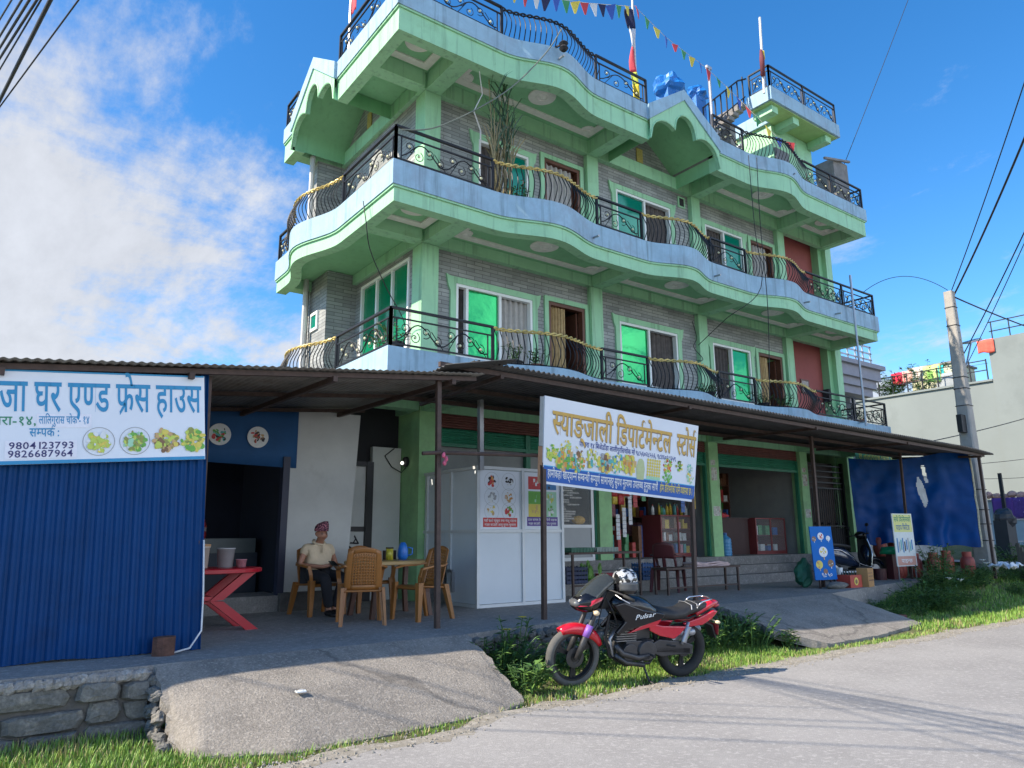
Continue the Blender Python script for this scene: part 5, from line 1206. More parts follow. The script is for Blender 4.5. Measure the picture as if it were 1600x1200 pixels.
# helmet hooked over the handlebar
HM = WM[BK.name]
hb = HM @ Vector((.14, .12, .935))
camo_m = bpy.data.materials.new('helmet_swirl'); camo_m.use_nodes = True
def _helm():
    N = camo_m.node_tree.nodes; L = camo_m.node_tree.links; b = N['Principled BSDF']; b.inputs['Roughness'].default_value = .15; b.inputs['Coat Weight'].default_value = .5
    tc = N.new('ShaderNodeTexCoord'); n = N.new('ShaderNodeTexNoise'); n.inputs['Scale'].default_value = 9; n.inputs['Detail'].default_value = 2; n.inputs['Distortion'].default_value = 2.2; L.new(tc.outputs['Object'], n.inputs['Vector'])
    r = N.new('ShaderNodeValToRGB'); L.new(n.outputs[0], r.inputs[0]); r.color_ramp.elements[0].position = .46; r.color_ramp.elements[0].color = (.015, .015, .015, 1); r.color_ramp.elements[1].position = .52; r.color_ramp.elements[1].color = (.6, .6, .58, 1); L.new(r.outputs[0], b.inputs['Base Color'])
_helm()
t = thing('helmet', 'black and silver patterned helmet resting over the motorcycle handlebar', 'helmet', hb)
g = MB(); n, m = 20, 12; rings = []
for i in range(m+1):
    a = math.pi*(.62*i/m); rr = max(_s(a), .03); rings.append([hb+Vector((.125*rr*_c(6.283*j/n)-.012*_c(a)*0, .14*rr*_s(6.283*j/n), .145+.125*_c(a))) for j in range(n)])
g.loft(rings); g.build('shell', camo_m, t, smooth=True)
g = MB(); rings = []
for z, s in ((.105, 1.0), (.05, 1.0), (.005, .92), (0, .8)): rings.append([hb+Vector((.118*s*_c(6.283*j/n), .134*s*_s(6.283*j/n), z)) for j in range(n)])
g.loft(rings); g.build('chin_bar', BLKP, t, smooth=True)
g = MB(); vis = Vector((-.35, -1, 0)).normalized()
g.grid(lambda a, b: hb+Vector((.130*_c(-1.9+1.9*(a-.5)), .146*_s(-1.9+1.9*(a-.5)), .035+.085*b)), 10, 4); g.build('visor', mat('helmet_visor', (.07, .075, .08), .08, var=0), t, thick=.004, smooth=True)

# ================================================================ scooter behind the ice cream board
SC0 = thing('scooter', 'dark blue motor scooter parked in front of the bar gate', 'scooter', (16.55, 9.25, .5), rot=(R(-7), 0, R(-14)))
def sb(m, name, mt, **k): return m.build(name, mt, SC0, local=True, **k)
DBL = mat('scooter_blue', (.012, .022, .05), .15, var=.08, coat=.7)
for x, rr in ((.62, .22), (-.62, .22)):
    g = MB(); rings = []
    for i in range(25):
        a = 6.283*i/24; c = Vector((x+_c(a)*(rr-.045), 0, rr+_s(a)*(rr-.045))); e = Vector((_c(a), 0, _s(a))); rings.append([c+e*.045*_c(b)+Vector((0, .045*_s(b), 0)) for b in (0, .8, 1.6, 2.4, 3.14, 3.9, 4.7, 5.5)])
    g.loft(rings, cap=False); o = sb(g, 'wheel', RUBBER, smooth=True)
    g = MB(); g.lathe([(.13, -.03), (.14, 0), (.13, .03)], (x, 0, rr), 18, (0, 1, 0)); g.build('rim', STEEL, o, local=True)
g = MB(); g.loft([sect(*a, 12, 2.3) for a in ((-.95, .62, .72, .05), (-.85, .52, .80, .13), (-.6, .38, .80, .17), (-.3, .34, .74, .17), (-.1, .30, .60, .14), (.05, .28, .40, .10))]); sb(g, 'rear_body', DBL, smooth=True)
g = MB()
for s in (-1, 1): g.tube([(-.88, s*.135, .70), (-.5, s*.176, .66), (-.15, s*.15, .50), (.05, s*.12, .36), (.3, s*.15, .28), (.42, s*.16, .30)], .014, 6)
sb(g, 'chrome_trim', CHROME, smooth=True)
g = MB(); g.loft([sect(*a, 12, 2.8) for a in ((-.95, .78, .82, .08), (-.8, .76, .86, .14), (-.45, .74, .83, .15), (-.12, .70, .79, .12), (-.05, .72, .76, .06))]); sb(g, 'seat', SEATM, smooth=True)
g = MB(); g.tube([(-.75, .14, .80), (-.95, .13, .86), (-1.02, 0, .87), (-.95, -.13, .86), (-.75, -.14, .80)], .014, 6); sb(g, 'grab_rail', CHROME, smooth=True)
g = MB(); g.box(-.05, .36, -.16, .16, .24, .30); sb(g, 'floorboard', BLKM, bevel=.01)
g = MB(); g.grid(lambda a, b: Vector((.36+.10*b*(1-.3*b)+.05*_s(math.pi*a)-.10*max(0, b-.6), .21*(2*a-1)*(1-.35*abs(2*b-.9)), .25+.72*b)), 12, 10); sb(g, 'leg_shield', BLKM, thick=.03, smooth=True)
g = MB()
for s in (-1, 1): g.tube([(.36+.10*b*(1-.3*b)-.10*max(0, b-.6), s*.21*(1-.35*abs(2*b-.9)), .25+.72*b) for b in [i/10 for i in range(11)]], .014, 6)
sb(g, 'shield_trim', CHROME, smooth=True)
g = MB(); g.loft([sect(*a, 10, 2.2) for a in ((.40, .36, .80, .14), (.50, .34, .74, .10), (.58, .38, .60, .05))]); sb(g, 'front_apron', DBL, smooth=True)
g = MB(); g.loft([sect(*a, 10, 2.2) for a in ((.24, .98, 1.04, .06), (.32, .93, 1.10, .13), (.42, .92, 1.10, .12), (.50, .95, 1.05, .05))]); sb(g, 'handlebar_cowl', BLKP, smooth=True)
for s in (-1, 1):
    g = MB(); g.tube([(.33, s*.11, 1.02), (.27, s*.33, 1.02)], .018, 7); sb(g, 'grip', RUBBER, smooth=True)
    g = MB(); g.tube([(.34, s*.22, 1.04), (.33, s*.26, 1.2)], .007, 5); g.ell((.32, s*.28, 1.22), (.02, .06, .04), 8, 6); sb(g, 'mirror', BLKM, smooth=True)
g = MB(); g.loft([[(.62+.24*_c(a), w, .22+.24*_s(a)) for w in (-.07, -.05, .05, .07)]+[(.62+.27*_c(a), w, .22+.27*_s(a)) for w in (.05, -.05)] for a in [R(20+14*i) for i in range(10)]]); sb(g, 'front_mudguard', DBL, smooth=True)
g = MB(); g.tube([(.62, .07, .22), (.50, .06, .5), (.44, .0, .9)], .025, 7); sb(g, 'fork', BLKM, smooth=True)
g = MB(); g.tube([(-.1, .12, .24), (-.12, .24, .03)], .012, 6); sb(g, 'side_stand', BLKM)

# ================================================================ plastic chairs and tables
TAN = mat('tan_plastic', (.31, .125, .03), .38, var=.12, scale=6); TANT = mat('tan_table', (.40, .26, .10), .4, var=.08)
MARP = mat('maroon_plastic', (.09, .022, .026), .38, var=.1)
def chair(name, label, loc, rz, m, solid=False, group=None):
    """front is -y; armed monobloc chair"""
    t = thing(name, label, 'chair', loc, rz, group)
    def cb(g, n, **k): return g.build(n, m, t, local=True, **k)
    g = MB(); g.grid(lambda a, b: Vector((.235*(2*a-1)*(1+.05*b), -.24+.46*b, .43-.02*math.sin(math.pi*a)*math.sin(math.pi*b)-.03*b+(-.04*(1-b*8) if b < .125 else 0))), 10, 10); cb(g, 'seat', thick=.02, smooth=True)
    def S(a, b):   # back surface: a across, b up
        return Vector((.225*(2*a-1)*(1-.12*b*b), .20+.14*b-.05*(2*a-1)**2+.0, .40+.45*b+.05*b*(1-(2*a-1)**2)))
    g = MB()
    if solid:
        g.grid(lambda a, b: S(a, .42+.58*b), 10, 6); g.grid(lambda a, b: S(.42+.16*a, .42*b), 4, 6); g.grid(lambda a, b: S(.1*a, .45*b), 2, 6); g.grid(lambda a, b: S(.9+.1*a, .45*b), 2, 6)
    else:
        g.grid(lambda a, b: S(.17*a, b), 3, 10); g.grid(lambda a, b: S(.83+.17*a, b), 3, 10); g.grid(lambda a, b: S(.17+.66*a, .88+.12*b), 8, 3); g.grid(lambda a, b: S(.17+.66*a, .12*b), 8, 2)
        for k in range(9): c = .17+.66*(k+.5)/9; g.grid(lambda a, b: S(c-.021+.042*a, .12+.76*b), 1, 8)
        for k in range(11): c = .12+.76*(k+.5)/11; g.grid(lambda a, b: S(.17+.66*a, c-.020+.040*b), 8, 1)
    cb(g, 'backrest', thick=.012, smooth=True)
    for s in (-1, 1):
        g = MB(); pts = [S(.5+s*.47, .62), Vector((s*.27, .12, .66)), Vector((s*.285, -.08, .655)), Vector((s*.275, -.22, .63)), Vector((s*.26, -.25, .52)), Vector((s*.245, -.235, .43))]
        rings = []
        for p in pts: rings.append([p+Vector((dx, 0, dz)) for dx, dz in ((-.026, -.012), (.026, -.012), (.026, .012), (-.026, .012))])
        g.loft(rings); cb(g, 'armrest', smooth=False, bevel=.006)
        for fy, top, w in ((-.25, (s*.235, -.225, .46), .075), (.31, (s*.225, .20, .43), .07)):
            g = MB(); tp = Vector(top); bt = Vector((s*.255, fy, 0)); rings = []
            for k in range(5):
                f = k/4; p = tp.lerp(bt, f); ww = w*(1-.35*f)
                rings.append([p+Vector((dx*ww, dy*ww, 0)) for dx, dy in ((-s*.5, -.5), (s*.5, -.5), (s*.5, .5), (-s*.1, .5), (-s*.1, -.1), (-s*.5, -.1))])
            g.loft(rings); cb(g, 'leg')
    return t
CG = 'tan plastic armchairs of the eatery'
chair('plastic_chair', 'tan plastic armchair with its lattice back to the camera, nearest the road', (4.0, 8.56, PZ), R(160), TAN, group=CG)
chair('plastic_chair', 'tan plastic armchair seen from the side at the right end of the table', (4.80, 8.5, PZ), R(-80), TAN, group=CG)
chair('plastic_chair', 'tan plastic armchair behind the table, mostly hidden by it', (4.75, 9.95, PZ), R(0), TAN, group=CG)
chair('plastic_chair', 'tan plastic armchair in which the man in the patterned cap sits', (4.0, 9.92, PZ), R(8), TAN, group=CG)
chair('plastic_chair', 'dark maroon plastic armchair in front of the store steps', (10.75, 9.7, PZ), R(118), MARP, solid=True)
t = thing('dining_table', 'tan plastic table with a yellow tin and a blue jug on it', 'table', (4.72, 9.2, PZ))
g = MB(); n = 28
def sq(a, r, ex=4): return math.copysign(abs(_c(a))**(2/ex), _c(a))*r, math.copysign(abs(_s(a))**(2/ex), _s(a))*r
g.loft([[(sq(6.283*k/n, r)[0]*1.25, sq(6.283*k/n, r)[1], z) for k in range(n)] for r, z in ((.44, .66), (.46, .67), (.46, .705), (.45, .715))]); g.build('tabletop', TANT, t, local=True)
for sx in (-1, 1):
    for sy in (-1, 1):
        g = MB(); g.loft([[(sx*(x+dx), sy*(y+dy), z) for dx, dy in ((-.03, -.03), (.03, -.03), (.03, .03), (-.03, .03))] for x, y, z in ((.40, .32, .665), (.38, .31, .3), (.42, .34, 0))]); g.build('leg', mat('dark_table_leg', (.10, .045, .03), .5), t, local=True)
t = thing('jug', 'bright blue plastic jug on the tan table', 'jug', (4.95, 9.3, 1.215))
g = MB(); g.lathe([(.055, 0), (.075, .05), (.07, .14), (.055, .19), (.05, .20), (.03, .235)], (4.95, 9.3, 1.215), 16); g.build('jug_body', mat('blue_jug', (.02, .16, .55), .3), t, smooth=True)
g = MB(); g.tube([(5.01, 9.27, 1.38), (5.07, 9.25, 1.37), (5.07, 9.25, 1.29), (5.02, 9.27, 1.27)], .01, 6); g.build('handle', MATS['blue_jug'], t, smooth=True)
t = thing('tin', 'small yellow printed tin on the tan table', 'tin', (4.72, 9.25, 1.215))
g = MB(); g.lathe([(.05, 0), (.05, .15)], (4.72, 9.25, 1.215), 14); g.build('tin_body', mat('yellow_tin', (.42, .36, .03), .35, var=.6, scale=22), t, smooth=True); g = MB(); g.lathe([(.052, 0), (.052, .02)], (4.72, 9.25, 1.365), 14); g.build('lid', DARK, t)
g = MB(); g.box(4.74, 4.91, 9.42, 9.5, 1.215, 1.34); g.box(4.76, 4.89, 9.418, 9.419, 1.24, 1.32); o = g.build('napkin_box', mat('dark_box', (.04, .025, .02), .6), bevel=.006); tag(o, 'dark box standing between the yellow tin and the jug', 'box')
# red table with tubs
RT_ = mat('red_plastic', (.42, .004, .018), .35, var=.08)
t = thing('plastic_table', 'bright red plastic table with crossed legs beside the blue shed', 'table', (2.25, 9.03, PZ)); t.scale = (1, 1, .95)
g = MB(); g.loft([[(.66*_c(6.283*k/32)*r, .46*_s(6.283*k/32)*r, z) for k in range(32)] for r, z in ((.94, .66), (1, .67), (1, .71), (.97, .72))]); g.build('tabletop', RT_, t, local=True)
for s in (-1, 1):
    g = MB()
    for a, b in ((1, -1), (-1, 1)): g.loft([[(a*.42*f*1.0+dx, s*.22+dy, z) for dx, dy in ((-.07, -.03), (.07, -.03), (.07, .03), (-.07, .03))] for f, z in ((1.25, 0), (.28, .34), (-.28, .36), (-1.1, .665))])
    g.build('leg', RT_, t, local=True)
g = MB(); g.box(-.08, .08, -.22, .22, .32, .40); g.build('leg_brace', RT_, t, local=True)
def tub(x, y, z, r, h, m, label, lid=None):
    t = thing('tub', label, 'tub', (x, y, z)); g = MB(); g.lathe([(r*.85, 0), (r, h), (r*1.06, h), (r*1.06, h*.94)], (x, y, z), 18); g.build('tub_body', m, t, smooth=True)
    if lid: g = MB(); g.lathe([(r*1.1, 0), (r*1.1, .025), (r*.3, .03)], (x, y, z+h), 18); g.build('lid', lid, t)
CLR = mat('clear_plastic', (.50, .51, .53), .25, alpha=.75)
tub(2.22, 9.0, 1.186, .085, .24, mat('cream_tub', (.6, .55, .48), .4), 'tall cream tub with a tan lid at the edge of the blue shed', mat('tan_lid', (.45, .25, .12), .5))
tub(2.50, 9.05, 1.186, .10, .22, CLR, 'clear plastic bucket standing on the red table'); tub(2.66, 8.97, 1.186, .06, .09, PK[5], 'small pink tub at the right of the red table', None)
# bench frame, folded cloth, trestle and crates
t = thing('steel_bench', 'low brown steel bench carrying folded pink cloth', 'bench', (10.9, 9.2, PZ))
g = MB(); g.box(9.95, 12.0, 9.0, 9.35, .93, .965); g.build('seat', RUST, t)
for x in (10.0, 11.95):
    for y in (9.03, 9.32): g = MB(); g.bar((x, y, .5), (x, y, .93), .035); g.build('leg', RUST, t)
g = MB(); g.bar((10.0, 9.03, .62), (11.95, 9.03, .62), .025); g.build('stretcher', RUST, t)
t = thing('folded_cloth', 'folded pale pink cloth lying on the low steel bench', 'cloth', (11.2, 9.17, .967))
for k in range(3): g = MB(); g.grid(lambda a, b: Vector((10.75+.95*a+.03*_s(k*2), 9.02+.3*b, .975+.032*k+.012*_s(a*9+k)*_s(b*5+1))), 14, 6); g.build('fold', mat('pink_fold', (.50, .38, .37), .9, var=.25, scale=12), t, thick=.028, smooth=True)
t = thing('steel_trestle', 'brown steel table frame with green trays before the display window', 'trestle', (8.8, 9.6, PZ))
g = MB(); g.box(8.02, 9.72, 9.35, 9.8, 1.22, 1.255); g.build('tabletop', RUST, t)
for x in (8.12, 9.68):
    for y in (9.38, 9.77): g = MB(); g.bar((x, y, .5), (x, y, 1.22), .035); g.build('leg', RUST, t)
g = MB(); g.bar((8.12, 9.38, .72), (9.68, 9.38, .72), .03); g.build('stretcher', RUST, t)
def crate(x, y, z, w, d, h, m, label, name='crate', cat='crate'):
    t = thing(name, label, cat, (x, y, z)); g = MB(); s = .02
    for k in range(4): zz = z+h*k/4+.01; g.box(x-w/2, x+w/2, y-d/2, y-d/2+s, zz, zz+h*.16); g.box(x-w/2, x+w/2, y+d/2-s, y+d/2, zz, zz+h*.16); g.box(x-w/2, x-w/2+s, y-d/2+s, y+d/2-s, zz, zz+h*.16); g.box(x+w/2-s, x+w/2, y-d/2+s, y+d/2-s, zz, zz+h*.16)
    n = max(3, int(w/.07))
    for k in range(n+1): xx = x-w/2+(w-.018)*k/n; g.box(xx, xx+.018, y-d/2-.003, y-d/2+s-.004, z, z+h); g.box(xx, xx+.018, y+d/2-s+.004, y+d/2+.003, z, z+h)
    g.box(x-w/2+s, x+w/2-s, y-d/2+s, y+d/2-s, z, z+.012); g.build('crate_body', m, t)
NAVC = mat('navy_crate', (.015, .03, .09), .5, var=.15); BLC = mat('blue_crate', (.02, .09, .25), .5); REC = mat('red_crate', (.35, .015, .03), .5); GRC = mat('green_tray', (.02, .12, .07), .5)
crate(8.30, 10.273, .692, .5, .29, .30, NAVC, 'dark navy crate under the left of the steel table frame'); crate(8.87, 10.273, .692, .5, .29, .30, NAVC, 'dark navy crate in the middle under the steel table frame')
crate(9.85, 10.273, .692, .55, .29, .15, REC, 'shallow red crate on the step below the green column'); crate(10.75, 10.273, .692, .45, .29, .32, BLC, 'blue crate on the step behind the maroon chair')
crate(8.35, 9.58, 1.256, .5, .4, .07, GRC, 'green plastic tray at the left end of the steel table frame'); crate(8.92, 9.58, 1.256, .5, .4, .07, mat('grey_tray', (.22, .28, .25), .5), 'greyish tray beside the green one on the steel table frame')
g = MB()
for k in range(16): r2 = random.Random(k); g.ell((9.3+r2.uniform(-.16, .16), 10.28+r2.uniform(-.12, .12), .74+r2.random()*.25), (.05, .03, .11), 6, 5, .3, k)
o = g.build('greens_heap', mat('leafy_greens', (.14, .30, .06), .7, var=.5, scale=18, col2=(.5, .55, .45), c2lo=.58, c2hi=.62)); tag(o, 'heap of leafy green vegetables on the step between the crates', 'vegetables')
t = thing('basin', 'lime green basin holding the leafy vegetables', 'basin', (9.3, 10.28, .69)); g = MB(); g.lathe([(.18, 0), (.22, .1), (.235, .1), (.235, .09)], (9.3, 10.28, .69), 18); g.build('basin_body', mat('lime_plastic', (.12, .35, .03), .4), t, smooth=True)
# ================================================================ the seated man
SKIN = mat('skin', (.36, .17, .105), .5, var=.1, scale=12); SHIRT = mat('cream_shirt', (.62, .49, .33), .85, var=.12, scale=10, bump=.6, bscale=11); TROU = mat('dark_trousers', (.018, .019, .024), .85, var=.2)
def skin(name, pts, edges, m, par, lev=2, root=0, **k):
    me = bpy.data.meshes.new(name); o = bpy.data.objects.new(name, me); COL.objects.link(o); o.parent = par
    keys = list(pts); idx = {q: i for i, q in enumerate(keys)}
    me.from_pydata([pts[q][:3] for q in keys], [(idx[a], idx[b]) for a, b in edges], [])
    md = o.modifiers.new('skin', 'SKIN'); md.use_smooth_shade = True; md.branch_smoothing = .3
    if not me.skin_vertices: me.skin_vertices.new() if hasattr(me.skin_vertices, 'new') else None
    for q in keys:
        d = me.skin_vertices[0].data[idx[q]]; r = pts[q][3]; d.radius = r if isinstance(r, tuple) else (r, r); d.use_root = (idx[q] == root)
    s = o.modifiers.new('sub', 'SUBSURF'); s.levels = lev; s.render_levels = lev
    me.materials.append(m); tag(o, **k); return o
def chain(*names): return list(zip(names, names[1:]))
PM = thing('person', 'seated man in a cream polo shirt and patterned cap looking at his phone', 'person', (4.0, 9.92, PZ), R(6)); PM.scale = (1.07, 1, .955); WM[PM.name] = WM[PM.name] @ Matrix.Diagonal((1.07, 1, .955, 1))
P = dict(pel=(0, .02, .55, .13), sp=(0, .07, .72, .125), ch=(0, .08, .86, .11), nk0=(0, .045, .985, .052), nk=(0, .015, 1.035, .052), jaw=(0, -.035, 1.07, .058), hd=(0, -.025, 1.125, .082), cr=(0, -.01, 1.185, .07),
         nose=(0, -.105, 1.105, .012), earl=(.085, -.01, 1.105, .014), earr=(-.085, -.01, 1.105, .014),
         sl=(.17, .07, .925, .05), el=(.265, .09, .70, .042), wl=(.215, -.14, .60, .028), hl=(.19, -.22, .585, .032), sr=(-.17, .07, .925, .05), er=(-.255, .04, .69, .042), wr=(-.07, -.20, .665, .028), hr=(.0, -.235, .675, .032),
         hpl=(.09, -.02, .53, .085), kl=(.14, -.41, .52, .062), al=(.06, -.34, .10, .036), ftl=(.05, -.37, .05, .036), tl=(.045, -.50, .035, .028), hpr=(-.09, -.02, .53, .085), kr=(-.12, -.42, .51, .062), ar=(-.03, -.36, .10, .036), ftr=(-.035, -.39, .05, .036), tr=(-.045, -.52, .035, .028))
for sd, h, pts_ in (('l', 'hl', [(.015, -.27, .575), (.0, -.275, .58), (-.015, -.272, .58), (-.03, -.26, .58)]), ('r', 'hr', [(.06, -.27, .70), (.065, -.265, .685), (.062, -.26, .668), (.055, -.25, .652)])):
    for k, q in enumerate(pts_):
        base = P[h]
        if sd == 'l': q = (q[0]+.19, q[1], q[2])
        mid = tuple((a+b)/2+(0 if j != 2 else .008) for j, (a, b) in enumerate(zip(base[:3], q))); P['f%s%da' % (sd, k)] = (*mid, .010); P['f%s%db' % (sd, k)] = (*q, .008)
    tq = (.155, -.235, .60) if sd == 'l' else (.03, -.215, .70); P['t%sa' % sd] = (*tq, .011); P['t%sb' % sd] = ((tq[0]-.015, tq[1]-.03, tq[2]) if sd == 'l' else (.055, -.225, .712)) + (.009,)
E = chain('pel', 'sp', 'ch', 'nk0', 'nk', 'jaw', 'hd', 'cr')+[('hd', 'nose'), ('hd', 'earl'), ('hd', 'earr')]+chain('ch', 'sl', 'el', 'wl', 'hl')+chain('ch', 'sr', 'er', 'wr', 'hr')+chain('pel', 'hpl', 'kl', 'al', 'ftl', 'tl')+chain('pel', 'hpr', 'kr', 'ar', 'ftr', 'tr')
for sd in 'lr':
    for k in range(4): E += [('h'+sd, 'f%s%da' % (sd, k)), ('f%s%da' % (sd, k), 'f%s%db' % (sd, k))]
    E += [('h'+sd, 't%sa' % sd), ('t%sa' % sd, 't%sb' % sd)]
skin('body', P, E, SKIN, PM)
S = dict(b0=(0, .015, .51, (.185, .15)), b=(0, .02, .575, (.195, .155)), b2=(0, .05, .68, (.185, .15)), c=(0, .08, .84, (.17, .14)), n=(0, .06, .965, (.105, .095)), sl=(.17, .07, .93, .078), ul=(.222, .082, .80, .072), sr=(-.17, .07, .93, .078), ur=(-.215, .06, .80, .072))
skin('shirt', S, chain('b0', 'b', 'b2', 'c', 'n')+chain('c', 'sl', 'ul')+chain('c', 'sr', 'ur'), SHIRT, PM)
g = MB(); g.tube([(.075*_s(a)*1.0, .045-.075*_c(a), 1.0-.035*_c(a)) for a in [R(-150+30*i) for i in range(11)]], .02, 6); g.build('collar', SHIRT, PM, local=True, smooth=True)
g = MB(); g.box(-.012, .012, -.098, -.085, .86, .97); g.build('placket', SHIRT, PM, local=True)
T = dict(p=(0, .02, .54, (.175, .125)), hl=(.095, -.03, .535, .10), kl=(.14, -.41, .525, .078), ml=(.10, -.38, .30, .07), al=(.06, -.345, .11, .062), hr=(-.095, -.03, .535, .10), kr=(-.12, -.42, .515, .078), mr=(-.07, -.39, .30, .07), ar=(-.03, -.365, .11, .062))
skin('trousers', T, chain('p', 'hl', 'kl', 'ml', 'al')+chain('p', 'hr', 'kr', 'mr', 'ar'), TROU, PM)
for s, x, y in ((1, .05, -.42), (-1, -.038, -.44)):
    g = MB(); g.loft([sectp for sectp in [[(x+w*_c(6.283*k/10), yy, .012+h*(.5+.5*_s(6.283*k/10))) for k in range(10)] for yy, w, h in ((y+.11, .03, .07), (y+.05, .045, .085), (y-.03, .048, .07), (y-.10, .045, .05), (y-.14, .025, .035))]]); g.build('shoe', BLKM, PM, local=True, smooth=True)
CAPM = bpy.data.materials.new('cap_pattern'); CAPM.use_nodes = True
def _cap():
    N = CAPM.node_tree.nodes; L = CAPM.node_tree.links; b = N['Principled BSDF']; b.inputs['Roughness'].default_value = .9
    tc = N.new('ShaderNodeTexCoord'); c = N.new('ShaderNodeTexVoronoi'); c.inputs['Scale'].default_value = 48; c.distance = 'CHEBYCHEV'; L.new(tc.outputs['Object'], c.inputs['Vector'])
    r = N.new('ShaderNodeValToRGB'); L.new(c.outputs[0], r.inputs[0]); e = r.color_ramp.elements; e[0].position = .28; e[0].color = (.45, .16, .20, 1); e[1].position = .42; e[1].color = (.04, .015, .03, 1); L.new(r.outputs[0], b.inputs['Base Color'])
_cap()
g = MB(); n = 18
g.loft([[(r*_c(6.283*k/n)+dx, -.012+r*1.12*_s(6.283*k/n), z+tilt*_c(6.283*k/n)) for k in range(n)] for r, z, dx, tilt in ((.088, 1.158, 0, 0), (.090, 1.19, 0, 0), (.086, 1.24, .005, .012), (.070, 1.28, .012, .025), (.02, 1.293, .015, .008))]); g.build('cap', CAPM, PM, local=True, smooth=True)
g = MB(); g.loft([[(.081*_c(6.283*k/n), -.008+.088*_s(6.283*k/n)+.006, z) for k in range(n)] for z in (1.09, 1.13)]); g.build('hair', mat('dark_hair', (.02, .018, .016), .7), PM, local=True, smooth=True) if False else None
for s in (-1, 1):
    g = MB(); g.ell((s*.03, -.094, 1.118), (.012, .006, .006), 8, 5); g.build('eye', DARK, PM, local=True); g = MB(); g.tube([(s*.045, -.088, 1.132), (s*.03, -.096, 1.136), (s*.014, -.096, 1.132)], .004, 4); g.build('eyebrow', DARK, PM, local=True)
g = MB(); g.tube([(-.022, -.083, 1.065), (0, -.09, 1.062), (.022, -.083, 1.065)], .005, 5); g.build('mouth', mat('lips', (.16, .05, .04), .5), PM, local=True)
pm = WM[PM.name] @ Vector((.062, -.262, .70))
g = MB(); g.M = WM[PM.name]; g.loft([[(.045+dx, -.262+dy, z+dy*.5) for dx, dy in ((-.03, -.07), (.05, -.07), (.05, .05), (-.03, .05))] for z in (.709, .718)]); o = g.build('phone', DGLASS); tag(o, 'dark mobile phone held in the right hand of the seated man', 'phone')

# ================================================================ right end: tarpaulin, boards, cylinders
TARP = mat('tarpaulin', (.0, .040, .17), .45, spec=.15, var=.25, scale=1.6, bump=.35, bscale=5, col2=(.0, .055, .22), c2lo=.48, c2hi=.72)
TA, TB_ = Vector((17.45, 9.68, 0)), Vector((19.45, 7.75, 0))
def tarp(u, v):
    p = TA.lerp(TB_, u); zt = 3.38+.10*u-.10*math.sin(math.pi*min(1, u*1.3)); zb = 1.30-.08*u
    nrm = Vector((-.69, -.72, 0)); w = .055*_s(u*19+v*2)*(.3+.7*v)+.10*noise.noise((u*4, v*3, 1))+.05*noise.noise((u*11, v*7, 4))+.09*_s(u*7+v*3)*v*(1-v)+.035*_s(u*43+3*v)*v**2
    sl = .03*_s(v*4)*u
    p = p+nrm*w+Vector((sl, 0, 0)); p.z = zt+(zb-zt)*v+(.03*_s(u*25)+.06*noise.noise((u*6, 3, 3)))*v; return p
t = thing('tarpaulin', 'large torn dark blue tarpaulin hung across the right end of the awning', 'tarpaulin', (18.5, 8.8, 1.2))
g = MB(); nu, nv = 150, 80; I = [[g.vert(tarp(i/nu, j/nv)) for j in range(nv+1)] for i in range(nu+1)]
for i in range(nu):
    for j in range(nv):
        u, v = (i+.5)/nu, (j+.5)/nv
        c1 = abs(u-.565-.03*_s((v-.2)*5)) < .030*math.sin(max(0, min(1, (v-.22)/.36))*math.pi)**.6 if .22 < v < .58 else False
        c2 = abs(u-.62-.10*(v-.1)) < .014 if .10 < v < .30 else False
        if not (c1 or c2): g.face((I[i][j], I[i+1][j], I[i+1][j+1], I[i][j+1]))
g.build('sheet', TARP, t, smooth=True, fixn=False)
g = MB(); g.tube([tarp(1, v/10)+Vector((.01, -.01, 0)) for v in range(11)], .022, 5); g.build('hem', mat('pale_hem', (.55, .50, .34), .8, var=.4, scale=20), t)
g = MB(); g.box(20.0, 24.4, 10.8, 10.95, .5, 3.3); o = g.build('back_wall', mat('pale_backwall', (.38, .38, .35), .8, var=.3)); tag(o, 'pale grey wall glimpsed through the tear in the tarpaulin', 'wall')
t = thing('banner', 'green banner with yellow lettering under the right end of the awning', 'banner', (18.6, 9.75, 3.3))
fg = lambda u, v, d: Vector((17.9+u, 9.72-d, 3.30+v+.04*u))
g = MB(); g.loft([[fg(a, b, d) for a, b in ((0, 0), (2.3, 0), (2.3, .34), (0, .34))] for d in (-.012, 0)]); g.build('cloth', INK('bannergreen', (.02, .25, .13)), t); letters(T_N, fg, .15, .07, .28, 2.0, INK('banneryellow', (.62, .55, .06)), t)
ICE = mat('ink_iceblue', (.0, .13, .46), .6, spec=.2, var=.08)
t = thing('sign_board', 'bright blue ice cream board standing on the forecourt with treat pictures', 'sign', (13.72, 8.35, PZ))
ib = Vector((13.36, 8.30, .66)); iu = Vector((.93, -.16, 0)).normalized(); iv = Vector((.0, .04, 1)).normalized(); inn = iu.cross(iv).normalized()
if inn.y > 0: inn = -inn
fi = lambda u, v, d: ib+iu*u+iv*v+inn*d
IWD, IH = .60, 1.02
g = MB(); g.loft([[fi(a, b, d) for a, b in ((0, 0), (IWD, 0), (IWD, IH), (0, IH))] for d in (-.02, 0)]); g.build('board', ICE, t)
g = MB()
for a in (.12, .42): p = fi(a, 0, -.01); g.bar((p.x, p.y, .5), p, .03)
g.build('leg', RUST, t)
sc_ = lambda u: u*IWD
